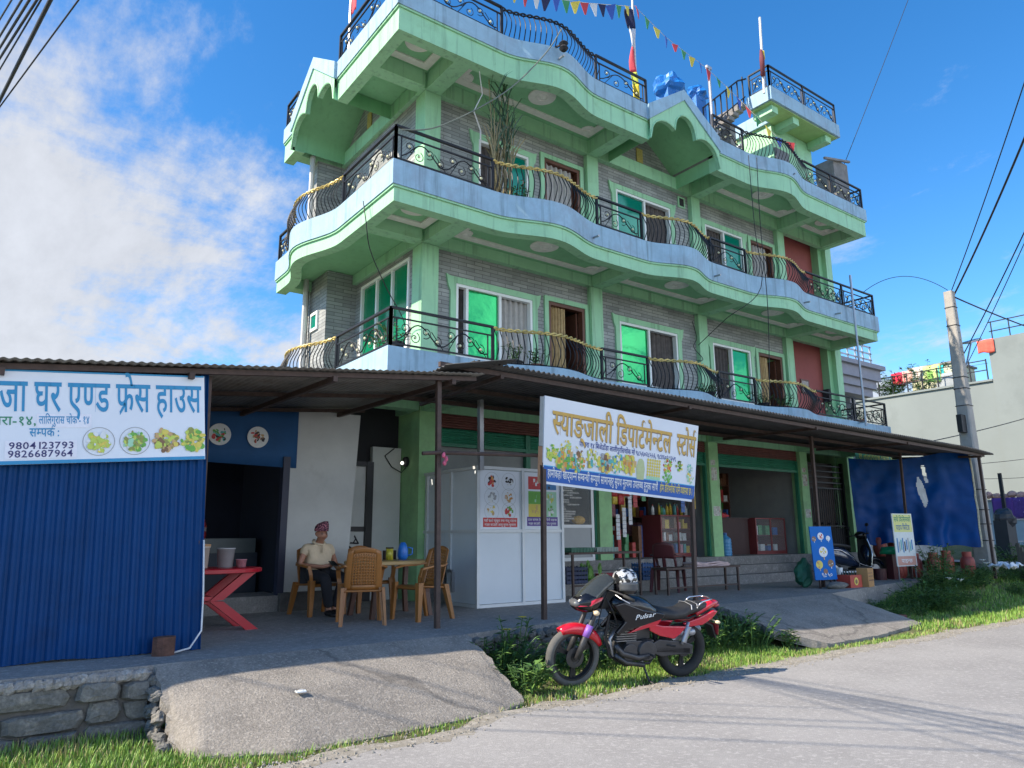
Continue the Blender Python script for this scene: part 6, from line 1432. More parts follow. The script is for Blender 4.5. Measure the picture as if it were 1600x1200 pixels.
for i, (u, v, r, pal, shp, n) in enumerate(((.46, .83, .085, [6, 9, 6, 9], 'leaf', 14), (.14, .78, .06, [5, 5, 9, 7], 'leaf', 10), (.80, .79, .06, [9, 13, 9], 'leaf', 9), (.50, .53, .12, [9, 9, 3, 4, 8], 'leaf', 22), (.25, .29, .095, [3, 4, 6, 3], 'leaf', 14), (.78, .31, .085, [5, 5, 9], 'leaf', 12), (.5, .16, .06, [5, 6, 9], 'leaf', 10))):
    g = MB(); round_(g, fi, sc_(u), v, r*1.0, .003, 9 if i in (0, 3) else pal[0], 14, r*.85); emblem(g, fi, sc_(u), v, r, pal, n, 200+i, .004, .6, shp); g.k = [9, 9, 9, 4, 4, 9, 9][i]; g.poly([fi(sc_(u)-r*.12, v-r*.8, .0075), fi(sc_(u)+r*.12, v-r*.8, .0075), fi(sc_(u)+r*.1, v-r*1.25, .0075), fi(sc_(u)-r*.1, v-r*1.25, .0075)]); g.build('treat_picture', PAL, t, fixn=False)
letters('९८ ५०', fi, .17, .055, .12, .30, PAL[9], t, .01)
t = thing('sign_board', 'yellow and white pipe fittings board on thin legs beside the scooter', 'sign', (17.3, 8.5, .5))
jb = Vector((16.80, 8.42, .82)); ju = Vector((.80, -.10, .0)).normalized(); jn = Vector((-.1, -1, 0)).normalized()
fj = lambda u, v, d: jb+ju*u+Vector((-.02, 0, 1))*v+jn*d
g = MB(); g.loft([[fj(a, b, d) for a, b in ((0, 0), (.72, 0), (.72, 1.16), (0, 1.16))] for d in (-.02, 0)]); g.build('board', INK('boardwhite', (.62, .66, .64)), t)
g = MB(); flat(g, fj, .03, .69, .75, 1.14, .003); g.build('top_field', INK('boardlime', (.62, .62, .22)), t); g = MB(); flat(g, fj, .03, .69, .02, .22, .003); g.build('bottom_field', INK('boardpink', (.55, .28, .22)), t)
letters(T_O, fj, .06, .98, .16, .60, GRN, t, .005); letters(T_P, fj, .10, .80, .16, .50, INK('boardblue', (.03, .12, .28)), t, .005); letters(T_Q, fj, .16, .08, .12, .4, PAL[9], t, .005)
g = MB()
for k in range(9): g.k = [7, 8, 13, 7, 10, 7, 8, 13, 7][k]; flat(g, fj, .07+.065*k, .11+.065*k, .30+.03*(k % 3), .62-.04*((k*2) % 3), .004, g.k)
g.build('pipe_picture', PAL, t, fixn=False)
g = MB()
for a in (.05, .67): p = fj(a, 0, -.02); g.bar((p.x+.0, p.y, gz(p.x, p.y) if p.y < 8.2 else .5), p, .02)
g.build('leg', STEEL, t)
# bottle crate, carton and rock at the foot of the ice cream board
t = thing('bottle_crate', 'red crate of dark bottles between the ice cream board and a carton', 'crate', (14.25, 8.12, .5))
g = MB(); g.box(14.03, 14.45, 7.98, 8.27, .5, .515); g.box(14.03, 14.45, 7.98, 8.0, .515, .74); g.box(14.03, 14.45, 8.25, 8.27, .515, .74); g.box(14.03, 14.05, 8.0, 8.25, .515, .74); g.box(14.43, 14.45, 8.0, 8.25, .515, .74); g.build('crate_body', mat('red_crate_bright', (.42, .05, .03), .5, var=.2), t)
g = MB(); fk = lambda u, v, d: Vector((14.24+u, 7.98-d, .62+v)); round_(g, fk, 0, 0, .075, .003, 3, 16); round_(g, fk, 0, -.005, .045, .005, 5, 12); g.build('round_mark', PAL, t, fixn=False)
for i in range(4):
    for j in range(2):
        t2 = thing('bottle', 'dark glass bottle standing in the red crate', 'bottle', (14.09+.1*i, 8.06+.12*j, .516), group='bottles in the red crate')
        g = MB(); c = (14.09+.1*i, 8.06+.12*j, .516); g.lathe([(.03, 0), (.03, .16), (.012, .22), (.012, .27)], c, 8); g.build('bottle_body', mat('bottle_glass', (.02, .03, .02), .1), t2, smooth=True); g = MB(); g.lathe([(.015, .0), (.015, .02)], (c[0], c[1], .786), 8); g.build('cap', PAL[9], t2)
t = thing('carton', 'brown cardboard carton beside the red bottle crate', 'box', (14.70, 7.98, .5)); g = MB(); g.M = Matrix.Translation((14.66, 8.02, .5)) @ Matrix.Rotation(.15, 4, 'Z'); g.box(-.15, .15, -.11, .11, 0, .36); g.build('box_body', mat('cardboard', (.42, .23, .09), .8, var=.15), t, bevel=.004)
g = MB(); g.M = Matrix.Translation((14.66, 8.02, .5)) @ Matrix.Rotation(.15, 4, 'Z'); g.box(-.12, .12, -.113, -.111, .12, .14); g.box(-.12, .1, -.113, -.111, .2, .215); g.box(-.12, .08, -.113, -.111, .26, .275); g.build('print', BROWN, t)
g = MB(); g.ell((13.72, 8.08, .55), (.30, .12, .075), 14, 9, .35, 3); o = g.build('flat_rock', STONE, smooth=True); tag(o, 'flat grey rock lying at the foot of the ice cream board', 'rock')
g = MB(); g.ell((13.62, 8.72, .76), (.19, .16, .27), 12, 9, .35, 8); o = g.build('green_sack', mat('green_sack', (.02, .13, .08), .6, var=.3)); tag(o, 'crumpled green sack slumped left of the ice cream board', 'sack')
g = MB(); g.lathe([(.06, 0), (.07, .13), (.06, .13)], (14.30, 8.35, .74), 12); g.bar((14.30, 8.40, .5), (14.30, 8.40, .75), .06); o = g.build('white_cup', PAL[9]); tag(o, 'white tub on a stub behind the bottle crate', 'tub')
CYL = mat('red_cylinder', (.30, .055, .04), .5, metal=.1, var=.25, scale=9, col2=(.18, .06, .045), c2lo=.5, c2hi=.7)
def cylinder(x, y, z, label, lie=False):
    t = thing('gas_cylinder', label, 'gas cylinder', (x, y, z), group='red gas cylinders')
    g = MB(); r = .155; pr = [(.11, 0), (.12, .03), (.12, .04), (.14, .07), (r, .14), (r, .36), (.13, .44), (.06, .48), (.03, .49)]
    g.lathe(pr, (x, y, z), 18); g.build('tank', CYL, t, smooth=True)
    g = MB(); g.lathe([(.10, .46), (.10, .57), (.09, .57), (.09, .46)], (x, y, z), 16); g.build('collar', CYL, t); g = MB(); g.lathe([(.02, .48), (.02, .54)], (x, y, z), 8); g.build('valve', STEEL, t)
for i, (x, y, z, lab) in enumerate(((17.75, 8.95, .5, 'red gas cylinder just right of the yellow pipe board, lower row'), (18.15, 9.05, .5, 'second red gas cylinder of the lower row, behind the weeds'), (18.5, 8.85, .5, 'third red gas cylinder of the lower row'), (18.55, 8.45, .55, 'red gas cylinder below the torn tarpaulin edge'), (18.9, 8.3, .57, 'red gas cylinder in the middle of the right group'), (19.15, 7.95, .6, 'rightmost red gas cylinder near the concrete pole'), (18.0, 9.4, 1.0, 'red gas cylinder raised behind the green basin'), (18.4, 9.25, 1.0, 'raised red gas cylinder right of the green basin'))):
    cylinder(x, y, z if z > .9 else (.5 if y > 8.75 else gz(x, y)), lab)
g = MB(); g.box(17.8, 18.65, 9.12, 9.58, .5, 1.0); o = g.build('cylinder_stand', RUST); tag(o, 'rusty box stand carrying the raised gas cylinders', 'stand')
t = thing('basin', 'bright green upturned basin beside the raised gas cylinders', 'basin', (17.5, 8.9, .95)); g = MB(); g.lathe([(.24, .0), (.19, .16), (.05, .17)], (17.55, 8.93, 1.07), 18); g.build('basin_body', mat('green_plastic', (.01, .30, .13), .4), t, smooth=True)
g = MB(); g.lathe([(.13, 0), (.14, .25), (.12, .25)], (17.12, 9.0, .5), 14); o = g.build('maroon_bucket', MARP); tag(o, 'maroon bucket half hidden behind the pipe fittings board', 'bucket')
g = MB(); g.box(17.45, 17.65, 8.85, 9.0, .5, 1.07); o = g.build('block', MARP); tag(o, 'dark block carrying the green upturned basin', 'block')

# ================================================================ pole, lamp and wires
PO = Vector((20.5, 8.1, 0)); PBZ = gz(20.5, 8.1)-.05; PTZ = 7.86
t = thing('utility_pole', 'tall pale concrete utility pole at the right end of the shops', 'pole', (20.5, 8.1, PBZ))
def pr_(z): return .205-.10*(z-PBZ)/(PTZ-PBZ)
g = MB(); g.loft([[(PO.x+pr_(z)*dx, PO.y+pr_(z)*dy, z) for dx, dy in ((-1, -.8), (-.8, -1), (.8, -1), (1, -.8), (1, .8), (.8, 1), (-.8, 1), (-1, .8))] for z in [PBZ+(PTZ-PBZ)*k/8 for k in range(9)]]); g.build('shaft', mat('pole_concrete', (.34, .32, .29), .85, var=.18, scale=3, bump=.3, bscale=20, col2=(.24, .23, .22), c2lo=.52, c2hi=.75), t)
g = MB()
for z in (1.35, 1.75, 2.1, 2.6, 4.75, 5.2, 5.5, 6.9, 7.4): r = pr_(z)+.008; g.loft([[(PO.x+r*dx, PO.y+r*dy, z+dz) for dx, dy in ((-1, -1), (1, -1), (1, 1), (-1, 1))] for dz in (0, .02)])
g.build('strap', DARK, t)
g = MB()
for k in range(9): g.ell((PO.x-.02, PO.y-pr_(6+.2*k)-.0, 5.9+.2*k), (.018, .012, .018), 6, 4)
g.build('bolt_hole', DARK, t)
g = MB(); g.box(PO.x-.42, PO.x-.16, PO.y-.06, PO.y+.06, 4.05, 4.5); g.build('junction_box', BLKM, t)
g = MB(); lc = aY(1519, 533, 7.95); g.tube([(20.62, 8.02, 5.75), (20.72, 7.99, 5.9), lc+Vector((-.1, 0, -.08))], .022, 6); g.build('lamp_arm', STEEL, t)
g = MB(); g.M = Matrix.Translation(lc) @ Euler((R(10), R(-16), R(-24))).to_matrix().to_4x4(); g.box(-.24, .24, -.10, .10, -.03, .03); g.build('lamp_head', STEEL, t, bevel=.02)
WIRE = mat('wire_black', (.015, .017, .022), .6, var=.1)
def wire(label, p, q, sag, r, cat='wire', n=22, group=None, name='overhead_wire'):
    r *= .72
    p = Vector(p); q = Vector(q); g = MB(); g.tube([p.lerp(q, i/n)-Vector((0, 0, sag*4*(i/n)*(1-i/n))) for i in range(n+1)], r, 5); o = g.build(name, WIRE, smooth=True, base=tuple(p)); tag(o, label, cat, group); return o
# towards the near right, over the street
for i, (a, b, r, lab) in enumerate((((1486, 456), (1600, 113), .018, 'thin wire climbing from the pole top to the upper right'), ((1490, 462), (1600, 200), .032, 'thick black cable curving up from the pole top'), ((1502, 560), (1600, 355), .020, 'cable rising to the right from the lamp height'), ((1508, 575), (1600, 372), .014, 'second cable rising beside the lamp'))):
    d0, d1 = ray(*a), ray(*b); p = EYE+d0*(8.15/d0.y); q = EYE+d1*((4.4 if i < 2 else 5.2)/d1.y); wire(lab, p, p+(q-p)*1.6, .18 if i < 2 else .1, r)
wire('black stay cable running down right from the pole top', (20.55, 8.0, 7.7), (36.0, 7.9, 8.3), .25, .028)
wire('wire crossing in front of the pale neighbour wall, rising right', (19.7, 9.7, 3.75), (36, 9.6, 6.9), .15, .02); wire('faint lower wire crossing the pale neighbour wall', (19.7, 9.9, 3.3), (36, 10, 4.9), .2, .013); wire('faint third wire crossing the pale neighbour wall', (20.0, 10.5, 3.2), (36, 10.1, 4.0), .25, .012)
wire('thin wire from the roof corner rising to the upper right', (19.2, 10.2, 11.4), aY(1425, -16, 9.0), .03, .014)
wire('beaded wire looping from the balcony corner to the pole top', (18.75, 9.5, 7.9), (20.45, 8.1, 7.9), -.42, .012)
for i, (a, b, r) in enumerate((((-6, 40), (24, -10), .02), ((-6, 66), (40, -10), .026), ((-6, 84), (52, -10), .03), ((-6, 100), (64, -10), .03), ((-6, 118), (70, -10), .02))):
    d0, d1 = ray(*a), ray(*b); p = EYE+d0*(5/d0.z); q = EYE+d1*(4.6/d1.z); wire('black cable of the thick overhead bundle at the upper left', p+(p-q)*3, q+(q-p)*3, .0, r*.55, group='overhead cable bundle')
for i, (a, b, r, lab) in enumerate((((-6, 168), (84, -10), .026, 'lone thick cable just right of the overhead bundle'), ((-4, 172), (130, -10), .011, 'thin wire crossing the upper left sky'))):
    d0, d1 = ray(*a), ray(*b); p = EYE+d0*(5/d0.z); q = EYE+d1*(4.6/d1.z); wire(lab, p+(p-q)*3, q+(q-p)*3, 0, r)
for i, (dx, r) in enumerate(((0, .015), (.72, .014), (1.0, .014), (1.65, .009))):
    o = wire('cable high over the left of the ramp, casting a thin shadow on it', (-9.4+dx, 13.4, 6), (3.6+dx, -.5, 6), .0, r, group='cables crossing over the ramp', n=4)
# drooping wires on the facade
W_ = [([(4.72, 10.55, 7.0), (4.74, 10.45, 6.6), (4.9, 10.6, 6.2), (5.3, 10.8, 5.7), (5.9, 11.2, 5.2), (5.95, 11.5, 4.7)], 'wavy black wire hanging from the corner balcony over the side window'), ([(8.0, 9.2, 10.9), (7.6, 9.25, 10.2), (6.8, 9.4, 9.2), (5.6, 9.55, 8.2), (4.9, 9.58, 7.9)], 'pale cable drooping from the roof edge to the corner railing'),
      ([(13.9, 9.4, 10.3), (13.92, 9.4, 8.5), (13.9, 9.35, 7.0), (13.3, 9.9, 6.3), (13.4, 10.8, 5.9)], 'dark wire hanging down the facade between the right balconies'), ([(14.15, 9.35, 10.3), (14.15, 9.4, 8.6), (14.1, 9.35, 6.5), (14.1, 9.5, 4.4)], 'second dark wire hanging straight down the right of the facade'),
      ([(13.35, 10.9, 6.5), (13.45, 10.88, 6.1), (13.3, 10.86, 5.85), (13.6, 10.85, 5.6), (13.35, 10.86, 5.5), (13.7, 10.85, 5.35)], 'tangled bunch of wires on the wall above the third window')]
for pts, lab in W_:
    P = [Vector(p) for p in pts]; Q = []
    for k in range(len(P)-1):
        for j in range(6):
            t_ = j/6; a, b, c, d = P[max(0, k-1)], P[k], P[k+1], P[min(len(P)-1, k+2)]
            Q.append(.5*((2*b)+(c-a)*t_+(2*a-5*b+4*c-d)*t_*t_+(3*b-a-3*c+d)*t_**3))
    g = MB(); g.tube(Q+[P[-1]], .012 if 'pale' in lab else .009, 5); o = g.build('hanging_wire', mat('pale_cable', (.16, .18, .15), .6) if 'pale' in lab else WIRE, smooth=True); tag(o, lab, 'wire')
t = thing('insulator', 'dark insulator bracket hung on the roof edge above the balcony plant', 'insulator', (7.9, 9.15, 10.6)); g = MB(); g.lathe([(.05, 0), (.09, .05), (.05, .1), (.09, .15), (.04, .2)], (7.95, 9.1, 10.35), 10); g.build('insulator_body', DARK, t); g = MB(); g.bar((7.95, 9.1, 10.5), (7.95, 9.55, 10.62), .03); g.build('bracket', DARK, t)
t = thing('antenna_mast', 'tall thin grey mast standing against the right end of the balconies', 'mast', (18.05, 9.45, 4.2)); g = MB(); g.tube([(18.0, 9.42, 4.2), (18.0, 9.42, 8.2)], .028, 6); g.build('mast', STEEL, t)
g = MB(); g.bar((18.0, 9.42, 4.3), (18.0, 9.66, 4.3), .03); g.bar((18.0, 9.42, 7.4), (18.0, 9.66, 7.4), .03); g.build('clamp', STEEL, t)
# ================================================================ neighbours
NWALL = mat('neighbour_wall', (.20, .228, .223), .85, var=.08, scale=.35, col2=(.15, .172, .168), c2lo=.52, c2hi=.72)
t = thing('neighbour_building', 'pale grey green blank walled building across the side street', 'building', (40, 12, 1.1))
g = MB(); g.box(36, 46, 11.6, 23, .9, 8.16); g.build('wall', NWALL, t)
g = MB(); g.box(35.94, 46, 3.0, 12.9, .9, 10.04); g.build('wall', NWALL, t, label='taller blank wall at the right')
g = MB(); g.box(35.9, 36.1, 12.91, 23, 8.16, 8.25); g.build('parapet', NWALL, t)
g = MB()
for k in range(14): g.bar((36.0, 13.1+.7*k, 8.25), (36.0, 13.1+.7*k, 9.2), .045)
for z in (8.7, 9.15): g.bar((36.0, 13.1, z), (36.0, 22.6, z), .04)
for k in range(12): g.bar((36.0, 5+.7*k, 10.04), (36.0, 5+.7*k, 10.85), .04)
for z in (10.4, 10.82): g.bar((36.0, 4, z), (36.0, 12.8, z), .04)
g.build('roof_railing', IRON, t)
CL = [mat('laundry_'+n, c, .85, var=.25, scale=6) for n, c in (('red', (.6, .02, .06)), ('white', (.65, .62, .55)), ('pink', (.6, .35, .3)), ('green', (.22, .45, .10)), ('lime', (.45, .55, .22)), ('teal', (.02, .40, .42)), ('grey', (.3, .33, .35)), ('orange', (.65, .12, .08)))]
for i, (px, py, w, h, k, lab) in enumerate(((1403, 592, .55, .5, 0, 'red garment pegged on the rooftop line, leftmost'), (1422, 588, .6, .5, 2, 'pinkish garment beside the red one on the rooftop line'), (1436, 584, .5, .55, 1, 'white cloth on the rooftop line'), (1456, 584, .7, .7, 4, 'large pale lime cloth on the rooftop line'), (1458, 588, .5, .45, 3, 'bright green garment on the rooftop line'), (1469, 583, .3, .6, 5, 'narrow teal garment on the rooftop line'), (1482, 598, .9, .8, 6, 'grey sheet hung low near the concrete pole'), (1540, 541, .55, .5, 7, 'orange red sack hanging at the corner of the taller wall'))):
    w *= 1.2; h *= 1.2; c = aX(px, py, 36.5 if i != 7 else 35.85); g = MB(); g.grid(lambda a, b: Vector((c.x+.04*_s(a*9+i), c.y+w*(a-.5), c.z+h*(b-.5)-.05*_s(a*6.2)*(1-b))), 8, 5); o = g.build('laundry', CL[k], thick=.01, smooth=True); tag(o, lab, 'laundry', 'laundry on the neighbour roof' if i < 7 else None)
wire('clothes line above the neighbour roof railing', (36.5, 13.2, 9.1), (36.5, 20.5, 9.3), .02, .012)
t = thing('roof_tank_room', 'pale yellow rooftop room behind the laundry', 'building', (38.5, 17, 8.1)); c = aX(1458, 580, 38); g = MB(); g.box(37.6, 40, c.y-1.1, c.y+.9, 8.1, c.z+.15); g.build('wall', mat('pale_yellow', (.6, .6, .42), .8), t); g = MB(); g.box(37.5, 40.1, c.y-1.2, c.y+1.0, c.z+.152, c.z+.25); g.build('roof', CONCS, t)
t = thing('boundary_wall', 'blue grey boundary wall along the side street at the far right', 'wall', (28.5, 7, .9)); g = MB(); g.box(28.4, 28.6, 2, 11.0, .8, 2.6); g.build('wall', mat('bluegrey_wall', (.30, .36, .40), .85, var=.12, scale=1.5), t); g = MB(); g.box(28.36, 28.64, 1.98, 11.02, 2.602, 2.68); g.build('coping', CONCS, t)
for k, (px, lab, m) in enumerate(((1566, 'plain purple cloth draped over the boundary wall', mat('purple_cloth', (.09, .035, .20), .9, var=.2)), (1590, 'purple cloth with pale dots beside the plain one', mat('dotted_cloth', (.09, .04, .20), .9, var=.3, scale=14, col2=(.5, .35, .55), c2lo=.60, c2hi=.63)))):
    c = aX(px, 782, 28.33); g = MB(); g.grid(lambda a, b: Vector((c.x-.03*_s(a*8), c.y+.65*(a-.5)*(1.1 if k else .95), 2.72-.62*b-.12*_s(a*3.1)*b)), 10, 5); o = g.build('draped_cloth', m, thick=.012, smooth=True); tag(o, lab, 'cloth')
c = aX(1592, 765, 28.8); g = MB()
for k in range(10): g.ell((28.9, c.y+.25*(k-4), 2.75+.05*(k % 3)), (.16, .16, .12), 7, 5, .4, k)
o = g.build('clay_heap', mat('clay', (.45, .25, .2), .85, var=.4, scale=8)); tag(o, 'heap of pinkish clay tiles behind the boundary wall', 'heap')
g = MB(); g.bar((26.2, 9.6, .9), (26.2, 9.6, 3.4), .09); o = g.build('dark_post', IRON); tag(o, 'thin dark post standing right of the concrete pole', 'post')
g = MB(); g.box(23.9, 24.5, 8.75, 9.1, .85, 1.9); g.ell((24.2, 8.9, 1.95), (.3, .25, .3), 10, 8, .3, 2); o = g.build('dark_drum', mat('dark_drum', (.03, .032, .035), .6, var=.2)); tag(o, 'dark bulky drum half hidden behind the concrete pole', 'drum')
t = thing('wire_fence', 'low thin wire fence along the side street', 'fence', (27, 8.8, .9)); g = MB()
for k in range(6): g.bar((25.2+.45*k, 9.3-.4*k, .9), (25.2+.45*k, 9.3-.4*k, 2.0), .025)
for z in (1.3, 1.95): g.bar((25.2, 9.3, z), (27.45, 7.3, z), .014)
g.build('fence_frame', STEEL, t)
t = thing('grey_house', 'grey house with stepped balcony mouldings behind the right end of the green building', 'building', (27, 16, .5))
GH = mat('grey_mauve', (.30, .30, .35), .8, var=.1)
g = MB()
for k, (e, z0, z1) in enumerate(((0, 6.75, 7.05), (.12, 7.05, 7.35), (.25, 7.35, 7.78), (.4, 7.78, 7.95))): g.box(24, 27.9+e, 14.2-e, 18, z0, z1-.003)
g.build('balcony_band', GH, t); g = MB(); g.box(24, 27.3, 15.2, 18, .9, 6.74); g.build('wall', mat('grey_house_wall', (.42, .41, .42), .8), t); g = MB(); g.box(25.3, 26.5, 15.15, 15.19, 4.2, 6.5); g.build('window', DGLASS, t); g = MB(); g.box(26.9, 27.3, 14.6, 15.0, 3, 6.74); g.build('column', GH, t)
g = MB()
for k in range(7): g.bar((24.5+.55*k, 14.1, 7.95), (24.5+.55*k, 14.1, 8.75), .05)
for z in (8.2, 8.45, 8.72): g.bar((24.5, 14.1, z), (27.9, 14.1, z), .05)
g.build('railing', STEEL, t)

# ================================================================ on the roof: flags, bundles, poles
t = thing('flag_pole', 'tall white pole with a long prayer banner of white, red and yellow', 'flag pole', (10.75, 9.95, 10.48))
tp = aY(986, -40, 9.95); bt = Vector((10.78, 9.95, 10.48)); g = MB(); g.tube([bt, tp], .025, 7); g.build('pole', mat('pole_white', (.6, .6, .58), .5), t)
bands = [('navy', (.01, .015, .06), .0, .20), ('white', (.62, .62, .66), .20, .42), ('red', (.60, .07, .09), .42, .68), ('lime', (.50, .55, .08), .68, .80), ('yellow', (.65, .50, .04), .80, 1.0)]
z0, z1 = aY(990, 20, 9.95).z, 10.75
for n_, c_, a_, b_ in bands:
    g = MB(); g.grid(lambda u, v: (lambda f: Vector((tp.lerp(bt, .25).x+(bt.x-tp.x)*0*f-.02-.16*u*(1.4 if n_ == 'navy' else 1)-.03*_s(f*14)*u+.05*f, 9.93-.05*_s(u*5+f*9), z0+(z1-z0)*f)))(a_+(b_-a_)*v), 6, 8); g.build('banner', mat('flag_'+n_, c_, .85, var=.12), t, thick=.004, smooth=True)
t = thing('flag_pole', 'short pole with a white tip and furled maroon flag at the terrace corner', 'flag pole', (16.4, 10.3, 13.5)); a_ = aY(1191, 25, 10.22); b_ = aY(1195, 108, 10.22)
g = MB(); g.tube([(b_.x, 10.3, 13.3), (a_.x, 10.3, a_.z)], .035, 7); g.build('pole', mat('pole_white', (.6, .6, .58), .5), t); g = MB(); g.tube([(b_.x-.05, 10.26, b_.z-.2), (b_.x-.06, 10.24, b_.z+.3), (b_.x-.02, 10.28, b_.z+.62)], [.06, .07, .03], 7); g.build('furled_flag', mat('flag_maroon', (.14, .03, .04), .85, var=.2), t, smooth=True); g = MB(); g.tube([(b_.x+.06, 10.26, b_.z+.35), (b_.x+.05, 10.26, b_.z+.6)], .035, 6); g.build('furled_flag', MATS['flag_yellow'], t, smooth=True)
t = thing('flag_pole', 'flag pole with red and yellow cloth at the left roof corner', 'flag pole', (5.2, 12.6, 10.5)); a_ = aX(550, -30, 5.1); g = MB(); g.tube([(5.1, a_.y, 10.6), (5.1, a_.y, a_.z)], .03, 6); g.build('pole', STEEL, t)
c = aX(553, 6, 5.1)
for k, (nm, dz) in enumerate((('flag_red', -.05), ('flag_yellow', .32), ('flag_red', .6))): g = MB(); g.grid(lambda u, v: Vector((5.1+.02*_s(u*6), a_.y-.28*u, c.z-.1+dz+.34*v-.06*u)), 5, 4); g.build('cloth', MATS[nm], t, thick=.006, smooth=True)
PF = [MATS['flag_navy'], mat('pf_white', (.6, .6, .6), .85), mat('pf_red', (.5, .05, .06), .85), mat('pf_green', (.05, .25, .10), .85), mat('pf_yellow', (.6, .5, .08), .85), mat('pf_blue', (.04, .10, .40), .85)]
def flags(label, pts, n, seed, size=.24):
    P = [Vector(p) for p in pts]; t = thing('prayer_flag_string', label, 'prayer flags', P[0]); g = MB(); Q = []
    L = sum((b-a).length for a, b in zip(P, P[1:]))
    def at(f):
        s = f*L
        for a, b in zip(P, P[1:]):
            l = (b-a).length
            if s <= l+1e-6: return a.lerp(b, s/l)
            s -= l
        return P[-1]
    rr = random.Random(seed)
    g.tube([at(i/40) for i in range(41)], .006, 4); g.build('string', mat('pale_string', (.5, .48, .42), .8), t)
    for k in range(n):
        p = at((k+.5)/n); d = (at(min(1, (k+.8)/n))-p).normalized(); s = size*rr.uniform(.85, 1.1); tw = rr.uniform(-.4, .4)
        e = Vector((d.x*_c(tw)-d.y*_s(tw), d.x*_s(tw)+d.y*_c(tw), d.z)); dn = Vector((rr.uniform(-.15, .15), rr.uniform(-.15, .15), -1))
        g = MB(); tip = p+dn*s*1.25+d*rr.uniform(-.05, .05); g.loft([[p-e*s*.5, p+e*s*.5, tip+e*.02, tip-e*.02], [q+Vector((0, .006, 0)) for q in (p-e*s*.5, p+e*s*.5, tip+e*.02, tip-e*.02)]]); g.build('flag', PF[[5, 3, 4, 2, 1, 0][k % 6]] if seed != 2 else PF[[2, 3, 4, 5][k % 4]], t)
flags('string of small prayer flags running left from the tall pole along the top', [aY(640, -60, 9.9), aY(760, -30, 9.9), aY(850, -4, 9.9), aY(920, 5, 9.9), aY(986, 10, 9.9)], 21, 1)
flags('string of small prayer flags sloping down right from the tall pole to the terrace', [aY(988, 6, 9.9), aY(1040, 58, 10.0), aY(1106, 108, 10.2), aY(1150, 150, 10.0), aY(1215, 215, 9.5), aY(1245, 226, 9.3)], 17, 2, .20)
TB2 = mat('blue_tarp', (.01, .16, .50), .45, var=.2, scale=4, bump=.6, bscale=9)
c = aY(1046, 138, 11.4); g = MB(); g.ell((c.x, c.y, c.z-.05), (.46, .35, .40), 22, 14, .5, 4); g.box(c.x-.3, c.x+.25, c.y-.2, c.y+.2, 10.47, c.z-.15); o = g.build('tarp_bundle', TB2, smooth=False); tag(o, 'bright blue tarpaulin bundle on the roof left of the gable tip', 'bundle')
c = aY(1088, 150, 11.5); g = MB(); g.ell((c.x, c.y, c.z), (.32, .25, .22), 16, 10, .5, 6); g.box(c.x-.2, c.x+.2, c.y-.15, c.y+.15, 10.47, c.z-.1); o = g.build('tarp_bundle', TB2); tag(o, 'smaller blue and white bundle right of the gable tip', 'bundle')
c = aY(1107, 105, 10.3); g = MB(); g.tube([(c.x, 10.3, 10.48), (c.x, 10.3, c.z)], .04, 7); g.box(c.x-.09, c.x+.09, 10.27, 10.33, c.z-.06, c.z+.02); o = g.build('roof_post', STEEL); tag(o, 'pale post with a small cross bar standing by the roof stair', 'post')
JW = mat('junk_white', (.55, .58, .60), .5, var=.4, scale=14); rj = random.Random(9)
for i in range(12):
    c = aY(1105+rj.uniform(0, 55), 165+rj.uniform(0, 45), 10.1); z = 10.5+rj.random()*.5
    g = MB(); g.M = Matrix.Translation((c.x, 10.0+rj.random()*.5, 10.55+.13*(i % 4)+.05)) @ Euler((rj.random(), rj.random()*3, rj.random()*3)).to_matrix().to_4x4(); g.lathe([(.05, -.12), (.06, 0), (.05, .12), (.02, .15)], (0, 0, 0), 8); o = g.build('plastic_bottle', JW, smooth=True); tag(o, 'white plastic bottle in the heap on the roof by the stair', 'bottle', 'plastic bottles heaped on the roof')

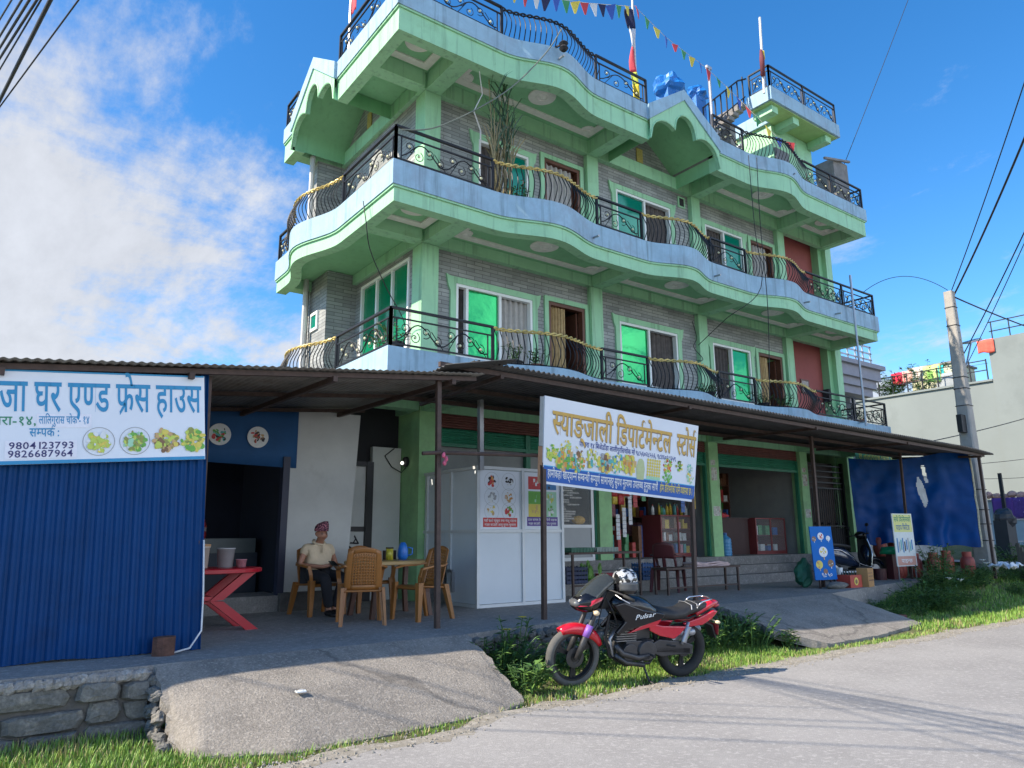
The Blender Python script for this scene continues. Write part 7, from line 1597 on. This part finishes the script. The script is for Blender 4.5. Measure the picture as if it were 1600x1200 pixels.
# ================================================================ plants
LEAF = [mat('leaf_'+n, c, .6, var=.3, scale=20) for n, c in (('dark', (.035, .085, .02)), ('mid', (.06, .14, .03)), ('light', (.10, .19, .035)), ('dry', (.25, .20, .09)), ('grass', (.125, .255, .03)), ('grass2', (.21, .34, .055)), ('straw', (.30, .27, .12)), ('reed', (.035, .08, .035)))]
for m in LEAF:
    b = m.node_tree.nodes['Principled BSDF']; b.inputs['Subsurface Weight'].default_value = 0
def leaf(mb, p, d, up, l, w):
    d = d.normalized(); s = d.cross(up)
    if s.length < .05: s = Vector((1, 0, 0))
    s.normalize(); n = s.cross(d)
    a = mb.vert(p); b = mb.vert(p+d*l*.45+s*w*.5+n*l*.06); c = mb.vert(p+d*l-n*l*.12); e = mb.vert(p+d*l*.45-s*w*.5+n*l*.06); mb.face((a, b, c, e))
def weed(name, label, cat, h, spread, n, pal, seed, lsz=.07, flower=None, group=None, loc=(0, 0, 0)):
    r = random.Random(seed); t = thing(name, label, cat, loc, group=group)
    st = MB(); lf = MB(); fl = MB()
    for k in range(n):
        a = r.random()*6.283; b = r.random()**.6*spread; base = Vector((_c(a)*b*.5, _s(a)*b*.5, -.02)); hh = h*r.uniform(.45, 1.0); tip = base+Vector((_c(a)*b*.9+r.uniform(-.06, .06), _s(a)*b*.9+r.uniform(-.06, .06), hh))
        pts = [base.lerp(tip, i/4)+Vector((0, 0, .15*hh*_s(math.pi*i/4))) for i in range(5)]; st.tube(pts, .005, 4, cap=False)
        for j in range(r.randint(6, 11)):
            f = r.uniform(.15, 1); i = min(3, int(f*4)); p = pts[i].lerp(pts[i+1], f*4-i); aa = r.random()*6.283; lf.k = r.choices(range(len(pal)), weights=[5, 4, 2, 1][:len(pal)])[0]
            leaf(lf, p, Vector((_c(aa), _s(aa), r.uniform(-.2, .7))), Vector((0, 0, 1)), lsz*r.uniform(.6, 1.4), lsz*r.uniform(.3, .6))
        if flower and r.random() < flower[1]:
            for j in range(6): aa = j*1.047; leaf(fl, tip, Vector((_c(aa), _s(aa), .35)), Vector((0, 0, 1)), flower[2], flower[2]*.7)
    st.build('stems', LEAF[1], t, local=True, fixn=False); lf.build('foliage', [LEAF[i] for i in pal], t, local=True, fixn=False)
    if fl.v: fl.build('flowers', flower[0], t, local=True, fixn=False)
    return t
YEL = mat('yellow_petal', (.7, .55, .03), .6); WHT = mat('white_petal', (.7, .72, .7), .6)
G1 = 'weeds along the left forecourt edge'
w1 = weed('weed_plant', 'leafy weed growing between the broad ramp and the motorcycle', 'weed', .42, .28, 16, (0, 1, 2), 1, .08, group=G1, loc=(4.75, 6.65, gz(4.75, 6.65)))
w2 = weed('weed_plant', 'leafy weed growing between the broad ramp and the motorcycle', 'weed', .30, .30, 18, (1, 0, 2), 2, .06, group=G1, loc=(4.65, 6.25, gz(4.65, 6.25)))
w3 = weed('weed_plant', 'weed with a yellow flower head beside the broad ramp', 'weed', .62, .22, 13, (0, 1, 2), 3, .085, (YEL, .35, .06), loc=(5.05, 6.85, gz(5.05, 6.85)))
w4 = weed('weed_plant', 'pale broad leaved weed at the right edge of the broad ramp', 'weed', .34, .2, 9, (2, 1, 0), 4, .12, loc=(4.55, 6.0, .03))
rp = random.Random(21)
for i in range(20):
    x = 4.6+2.6*rp.random() if i < 15 else 4.5+.5*rp.random(); y = 6.05+.9*rp.random()**.8
    if 5.0 < x < 6.6 and y < 6.35: y = 6.45+.4*rp.random()
    dup((w1, w2)[i % 2], (x, y, gz(x, y)-.01), rp.random()*6.28, scale=rp.uniform(.7, 1.1), group=G1)
for i in range(22):
    x = 7.0+2.1*rp.random(); y = 6.35+.85*rp.random()
    dup((w1, w2)[i % 2], (x, y, gz(x, y)-.01), rp.random()*6.28, label='dark weed growing between the motorcycle tail and the right ramp', scale=rp.uniform(.7, 1.15), group='weeds beside the right ramp')
weed('weed_plant', 'bright lime weed at the lower left corner of the right ramp', 'weed', .26, .2, 14, (2, 2, 1), 7, .09, loc=(9.15, 6.12, .04))
s1 = weed('bush', 'dense dark green bush on the bank below the gas cylinders', 'bush', .55, .5, 46, (0, 1, 2), 11, .10, group='bushes on the right bank', loc=(15.2, 7.3, gz(15.2, 7.3)))
s2 = weed('bush', 'dense dark green bush on the bank below the gas cylinders', 'bush', .75, .42, 40, (1, 0, 2), 12, .12, group='bushes on the right bank', loc=(16.6, 7.4, gz(16.6, 7.4)))
for i in range(26):
    x = 12.9+8.3*(i+rp.random())/26; y = 6.7+rp.uniform(.0, 1.0)+(.15 if x > 16 else 0)
    if abs(x-20.5) < .45 and abs(y-8.1) < .5: y -= .8
    dup((s1, s2)[i % 2], (x, y, gz(x, y)-.02), rp.random()*6.28, scale=rp.uniform(.4, .72)*(1 if x > 15 else .75), group='bushes on the right bank')
weed('bush', 'feathery green bush standing tallest before the gas cylinders', 'bush', .95, .3, 30, (1, 0, 2), 14, .10, loc=(17.75, 8.0, gz(17.75, 8.0)))
weed('bush', 'leafy bush beside the foot of the concrete pole', 'bush', .85, .6, 54, (0, 1, 2), 15, .12, loc=(21.4, 7.7, gz(21.4, 7.7)))
for i, (x, y) in enumerate(((18.9, 7.45), (19.1, 7.6), (16.4, 7.2), (16.55, 7.05))):
    z = gz(x, y); t = thing('white_flower', ('white flower on the bank, near the white rag', 'white flower on the bank, upper of the pair by the white rag', 'white flower low on the bank among the bushes', 'white flower lowest on the bank, nearest the road')[i], 'flower', (x, y, z)); g = MB()
    for k in range(7): leaf(g, Vector((x, y, z+.46)), Vector((_c(k*.9), _s(k*.9), .9)), Vector((0, 0, 1)), .085, .07)
    g.build('petals', WHT, t, thick=.003, fixn=False); g = MB(); g.tube([(x, y, z-.02), (x, y, z+.47)], .005, 4); g.build('stem', LEAF[1], t)
c = (19.5, 7.3); g = MB(); g.grid(lambda a, b: Vector((c[0]+.7*(a-.5), c[1]+.5*(b-.5), gz(*c)+.45+.13*noise.noise((a*5, b*5, 2)))), 12, 10); o = g.build('white_rag', mat('white_rag', (.62, .64, .66), .9), thick=.02); tag(o, 'crumpled white rag on the bushes near the pole', 'rag')
# balcony cane and pots
t = thing('potted_reed', 'tall clump of reeds with dry stalks in a pot on the middle balcony', 'potted plant', (7.05, 9.95, 7.31))
rr = random.Random(4); st = MB(); lf = MB(); dr = MB()
for k in range(19):
    b0 = Vector((7.05+rr.uniform(-.25, .25), 9.93+rr.uniform(-.12, .12), 7.45)); h = rr.uniform(1.2, 2.3); tp_ = b0+Vector((rr.uniform(-.15, .2), rr.uniform(-.1, .1), h)); (st).tube([b0, b0.lerp(tp_, .5)+Vector((rr.uniform(-.04, .04), 0, 0)), tp_], [.016, .013, .007], 5)
    for j in range(5):
        f = rr.uniform(.3, 1); p = b0.lerp(tp_, f); a = rr.random()*6.283; l = rr.uniform(.5, .95); d = Vector((_c(a)*.24, _s(a)*.2, 1)).normalized(); s = d.cross(Vector((_s(a), -_c(a), .2))).normalized()*.014; m = lf if f > .5 else dr
        q = [p, p+d*l*.5, p+d*l*.85+Vector((_c(a)*.12*l, _s(a)*.1*l, -.02*l)), p+d*l+Vector((_c(a)*.28*l, _s(a)*.2*l, -.10*l))]; i = []
        for w, x in zip((.6, 1, .7, .05), q): i.append((m.vert(x-s*w), m.vert(x+s*w)))
        for u, v in zip(i, i[1:]): m.face((u[0], u[1], v[1], v[0]))
st.build('stalks', LEAF[3], t, fixn=False); lf.build('leaves', LEAF[7], t, fixn=False); dr.build('dry_leaves', LEAF[3], t, fixn=False)
g = MB(); g.box(6.7, 7.42, 9.82, 10.06, 7.31, 7.5); g.build('pot', mat('clay_pot', (.22, .08, .05), .8), t)
g = MB(); g.tube([(6.62, 9.9, 7.9), (6.60, 9.85, 8.6), (6.42, 9.8, 8.9), (6.6, 9.8, 9.3), (6.5, 9.75, 9.7)], [.015, .014, .012, .01, .008], 5); g.build('bare_stick', mat('bare_stick', (.5, .47, .42), .8), t)
def pot(x, y, z, label, seed, h=.35, pal=(1, 0, 2), fl=None):
    t = weed('potted_plant', label, 'potted plant', h, .2, 12, pal, seed, .07, fl, loc=(x, y, z+.20)); g = MB(); g.lathe([(.09, -.2), (.12, 0), (.13, 0), (.13, -.02)], (0, 0, 0), 12); g.build('pot', MATS['clay_pot'] if seed % 2 else DARK, t, local=True)
pot(7.55, 9.95, 7.31, 'small bushy potted plant right of the reed clump', 31, .5, (2, 1, 3)); pot(5.05, 9.85, 4.26, 'potted plant at the corner of the lowest balcony', 32, .35, (2, 3, 1), (WHT, .3, .04)); pot(5.1, 10.4, 4.26, 'pale flowering pot on the side of the lowest balcony', 33, .4, (2, 3, 1), (YEL, .3, .05))
pot(7.3, 9.8, 4.26, 'leafy pot behind the first bowed railing of the lowest balcony', 34, .35); pot(7.75, 9.8, 4.26, 'second leafy pot behind the first bowed railing', 35, .3); pot(14.35, 9.8, 4.26, 'dark potted plant near the right doorway of the lowest balcony', 36, .3, (0, 1)); pot(15.1, 9.8, 4.26, 'dark potted plant under the right bowed railing', 37, .3, (0, 1)); pot(17.9, 9.85, 7.31, 'potted plant by the right end of the middle balcony', 38, .35, (0, 1)); pot(18.6, 9.85, 4.26, 'flowering pot at the right end of the lowest balcony', 39, .4, (1, 2), (WHT, .4, .05))
pot(12.3, 9.7, 4.26, 'pot with pink flowers behind the second bowed railing', 40, .25, (1, 2), (PK[5], .5, .04)); pot(17.55, 10.2, 10.48, 'sprawling potted plant on the roof below the terrace', 41, .5, (2, 1, 3)); pot(13.5, 10.1, 10.48, 'leafy potted plant on the roof right of the gable', 42, .6, (1, 2, 0))
c = aX(1408, 606, 30.7); 
for i, (px, py, s) in enumerate(((1400, 605, 1.3), (1441, 596, 1.5), (1390, 610, 1.1))):
    c = aX(px, py, 36.7); weed('roof_bush', ('green potted bush at the left of the neighbour roof', 'tall green bush among the laundry on the neighbour roof', 'low bush at the far left edge of the neighbour roof')[i], 'bush', 1.1*s, .6*s, 40, (1, 2, 0), 60+i, .2, loc=(c.x, c.y, 8.15))
# grass
def grass(name, label, areas, seed):
    r = random.Random(seed); V = []; F = []; MI = []
    for (x0, x1, y0, y1, n, h, w, test) in areas:
        for _ in range(n):
            x = x0+(x1-x0)*r.random(); y = y0+(y1-y0)*r.random()
            cl = noise.noise((x*1.6, y*2.2, 4)); e = redge(x)+(.12 if not 1.3 < x < 4.2 else .03)
            if y < e+.3 and (not 1.3 < x < 4.2 or y < e+.1) and r.random() > ((y-e+.05)/.35): continue
            if test and not test(x, y): continue
            if cl < -.28 and r.random() < .65: continue
            z = gz(x, y)-.008; hh = h*r.uniform(.5, 1.25)*(1+.5*cl); a = r.random()*6.283; l = r.uniform(.1, .6)*hh; b = len(V); dx, dy = -_s(a)*w, _c(a)*w
            V += [(x-dx, y-dy, z), (x+dx, y+dy, z), (x-dx*.7+_c(a)*l*.4, y-dy*.7+_s(a)*l*.4, z+hh*.6), (x+dx*.7+_c(a)*l*.4, y+dy*.7+_s(a)*l*.4, z+hh*.6), (x+_c(a)*l, y+_s(a)*l, z+hh)]
            F += [(b, b+1, b+3, b+2), (b+2, b+3, b+4)]; k = r.choices((0, 1, 2), weights=(6, 5, 1.2+(2.5 if y < e+.25 else 0)+(5 if noise.noise((x*.9, y*1.3, 9)) > .22 else 0)))[0]; MI += [k, k]
    me = bpy.data.meshes.new(name); me.from_pydata(V, [], F); o = bpy.data.objects.new(name, me); COL.objects.link(o)
    for k in (4, 5, 6): me.materials.append(LEAF[k])
    me.polygons.foreach_set('material_index', MI); tag(o, label, 'grass', kind='stuff'); return o
def offramp(x, y):
    F = [(1.42, 6.15), (1.5, 5.74), (2.1, 5.46), (3.3, 5.52), (4.05, 5.60), (4.33, 5.72), (4.46, 6.9)]
    for (a, b), (c, d) in zip(F, F[1:]):
        if a <= x <= c: return y < b+(d-b)*(x-a)/(c-a)+.02
    if 8.95 < x < 12.9 and y > 5.9: return False
    return True
grass('grass', 'short green grass at the left, below the stone wall', [(-1.6, 1.55, 5.35, 6.78, 15000, .07, .0045, None), (1.3, 4.5, 5.2, 5.75, 5200, .05, .004, offramp)], 1)
grass('grass', 'sunlit green grass around the motorcycle', [(4.2, 9.3, 5.5, 6.9, 26000, .06, .0045, offramp), (9.0, 12.8, 5.55, 6.0, 4000, .05, .005, offramp)], 2)
grass('grass', 'sunlit grass on the bank at the right', [(12.4, 23, 5.6, 8.2, 24000, .085, .007, lambda x, y: True)], 3)
for i, (x, y, z, s, lab) in enumerate(((-.15, 5.95, .04, .16, 'white scrap of paper on the grass at the left edge'), (2.35, 6.1, .28, .04, 'tiny white scrap lying on the broad ramp'), (6.75, 5.95, .06, .05, 'white pebble in the grass behind the motorcycle'))):
    g = MB(); g.grid(lambda a, b: Vector((x+s*2*(a-.5), y+s*1.3*(b-.5), z+s*.35*noise.noise((a*3, b*3, i))+s*.3)), 5, 4); o = g.build('paper_scrap', WHT, thick=.01); tag(o, lab, 'scrap')
g = MB(); g.M = Matrix.Translation((13.15, 6.6, gz(13.15, 6.6)+.06)) @ Matrix.Rotation(.5, 4, 'Z'); g.box(-.14, .14, -.06, .06, -.06, .05); o = g.build('broken_brick', mat('brick_red', (.32, .11, .07), .85, var=.3)); tag(o, 'broken red brick on the bank beside the right ramp', 'brick')
g = MB()
for k in range(6): g.box(20.6+.02*k, 20.66+.02*k, 7.35-.05*k, 7.42-.05*k, gz(20.6, 7.4)-.05, gz(20.6, 7.4)+.9-.1*k)
o = g.build('broken_stakes', mat('old_stake', (.08, .075, .06), .85)); tag(o, 'few dark broken stakes leaning at the foot of the pole', 'stakes')
g = MB(); rr = random.Random(77)
for k in range(1500):
    x = 1.5+rr.random()**1.3*14; y = redge(x)+rr.gauss(0, .10)+.02
    if y > 6: continue
    s = rr.uniform(.006, .02); z = max(.012, gz(x, y)) if y > redge(x)-.12 else .012
    g.M = Matrix.Translation((x, y, z+s*.3)) @ Euler((rr.random()*3, rr.random()*3, rr.random()*3)).to_matrix().to_4x4()
    i = [g.vert(p) for p in ((s, 0, 0), (-s*.8, .1*s, 0), (0, s*.8, .1*s), (0, -s, 0), (0, 0, s*.6), (.1*s, 0, -s*.6))]
    for a, b in ((0, 2), (2, 1), (1, 3), (3, 0)): g.face((i[a], i[b], i[4])); g.face((i[b], i[a], i[5]))
o = g.build('gravel', GRIT, fixn=False); tag(o, 'loose gravel scattered along the road edge', 'gravel', kind='stuff')
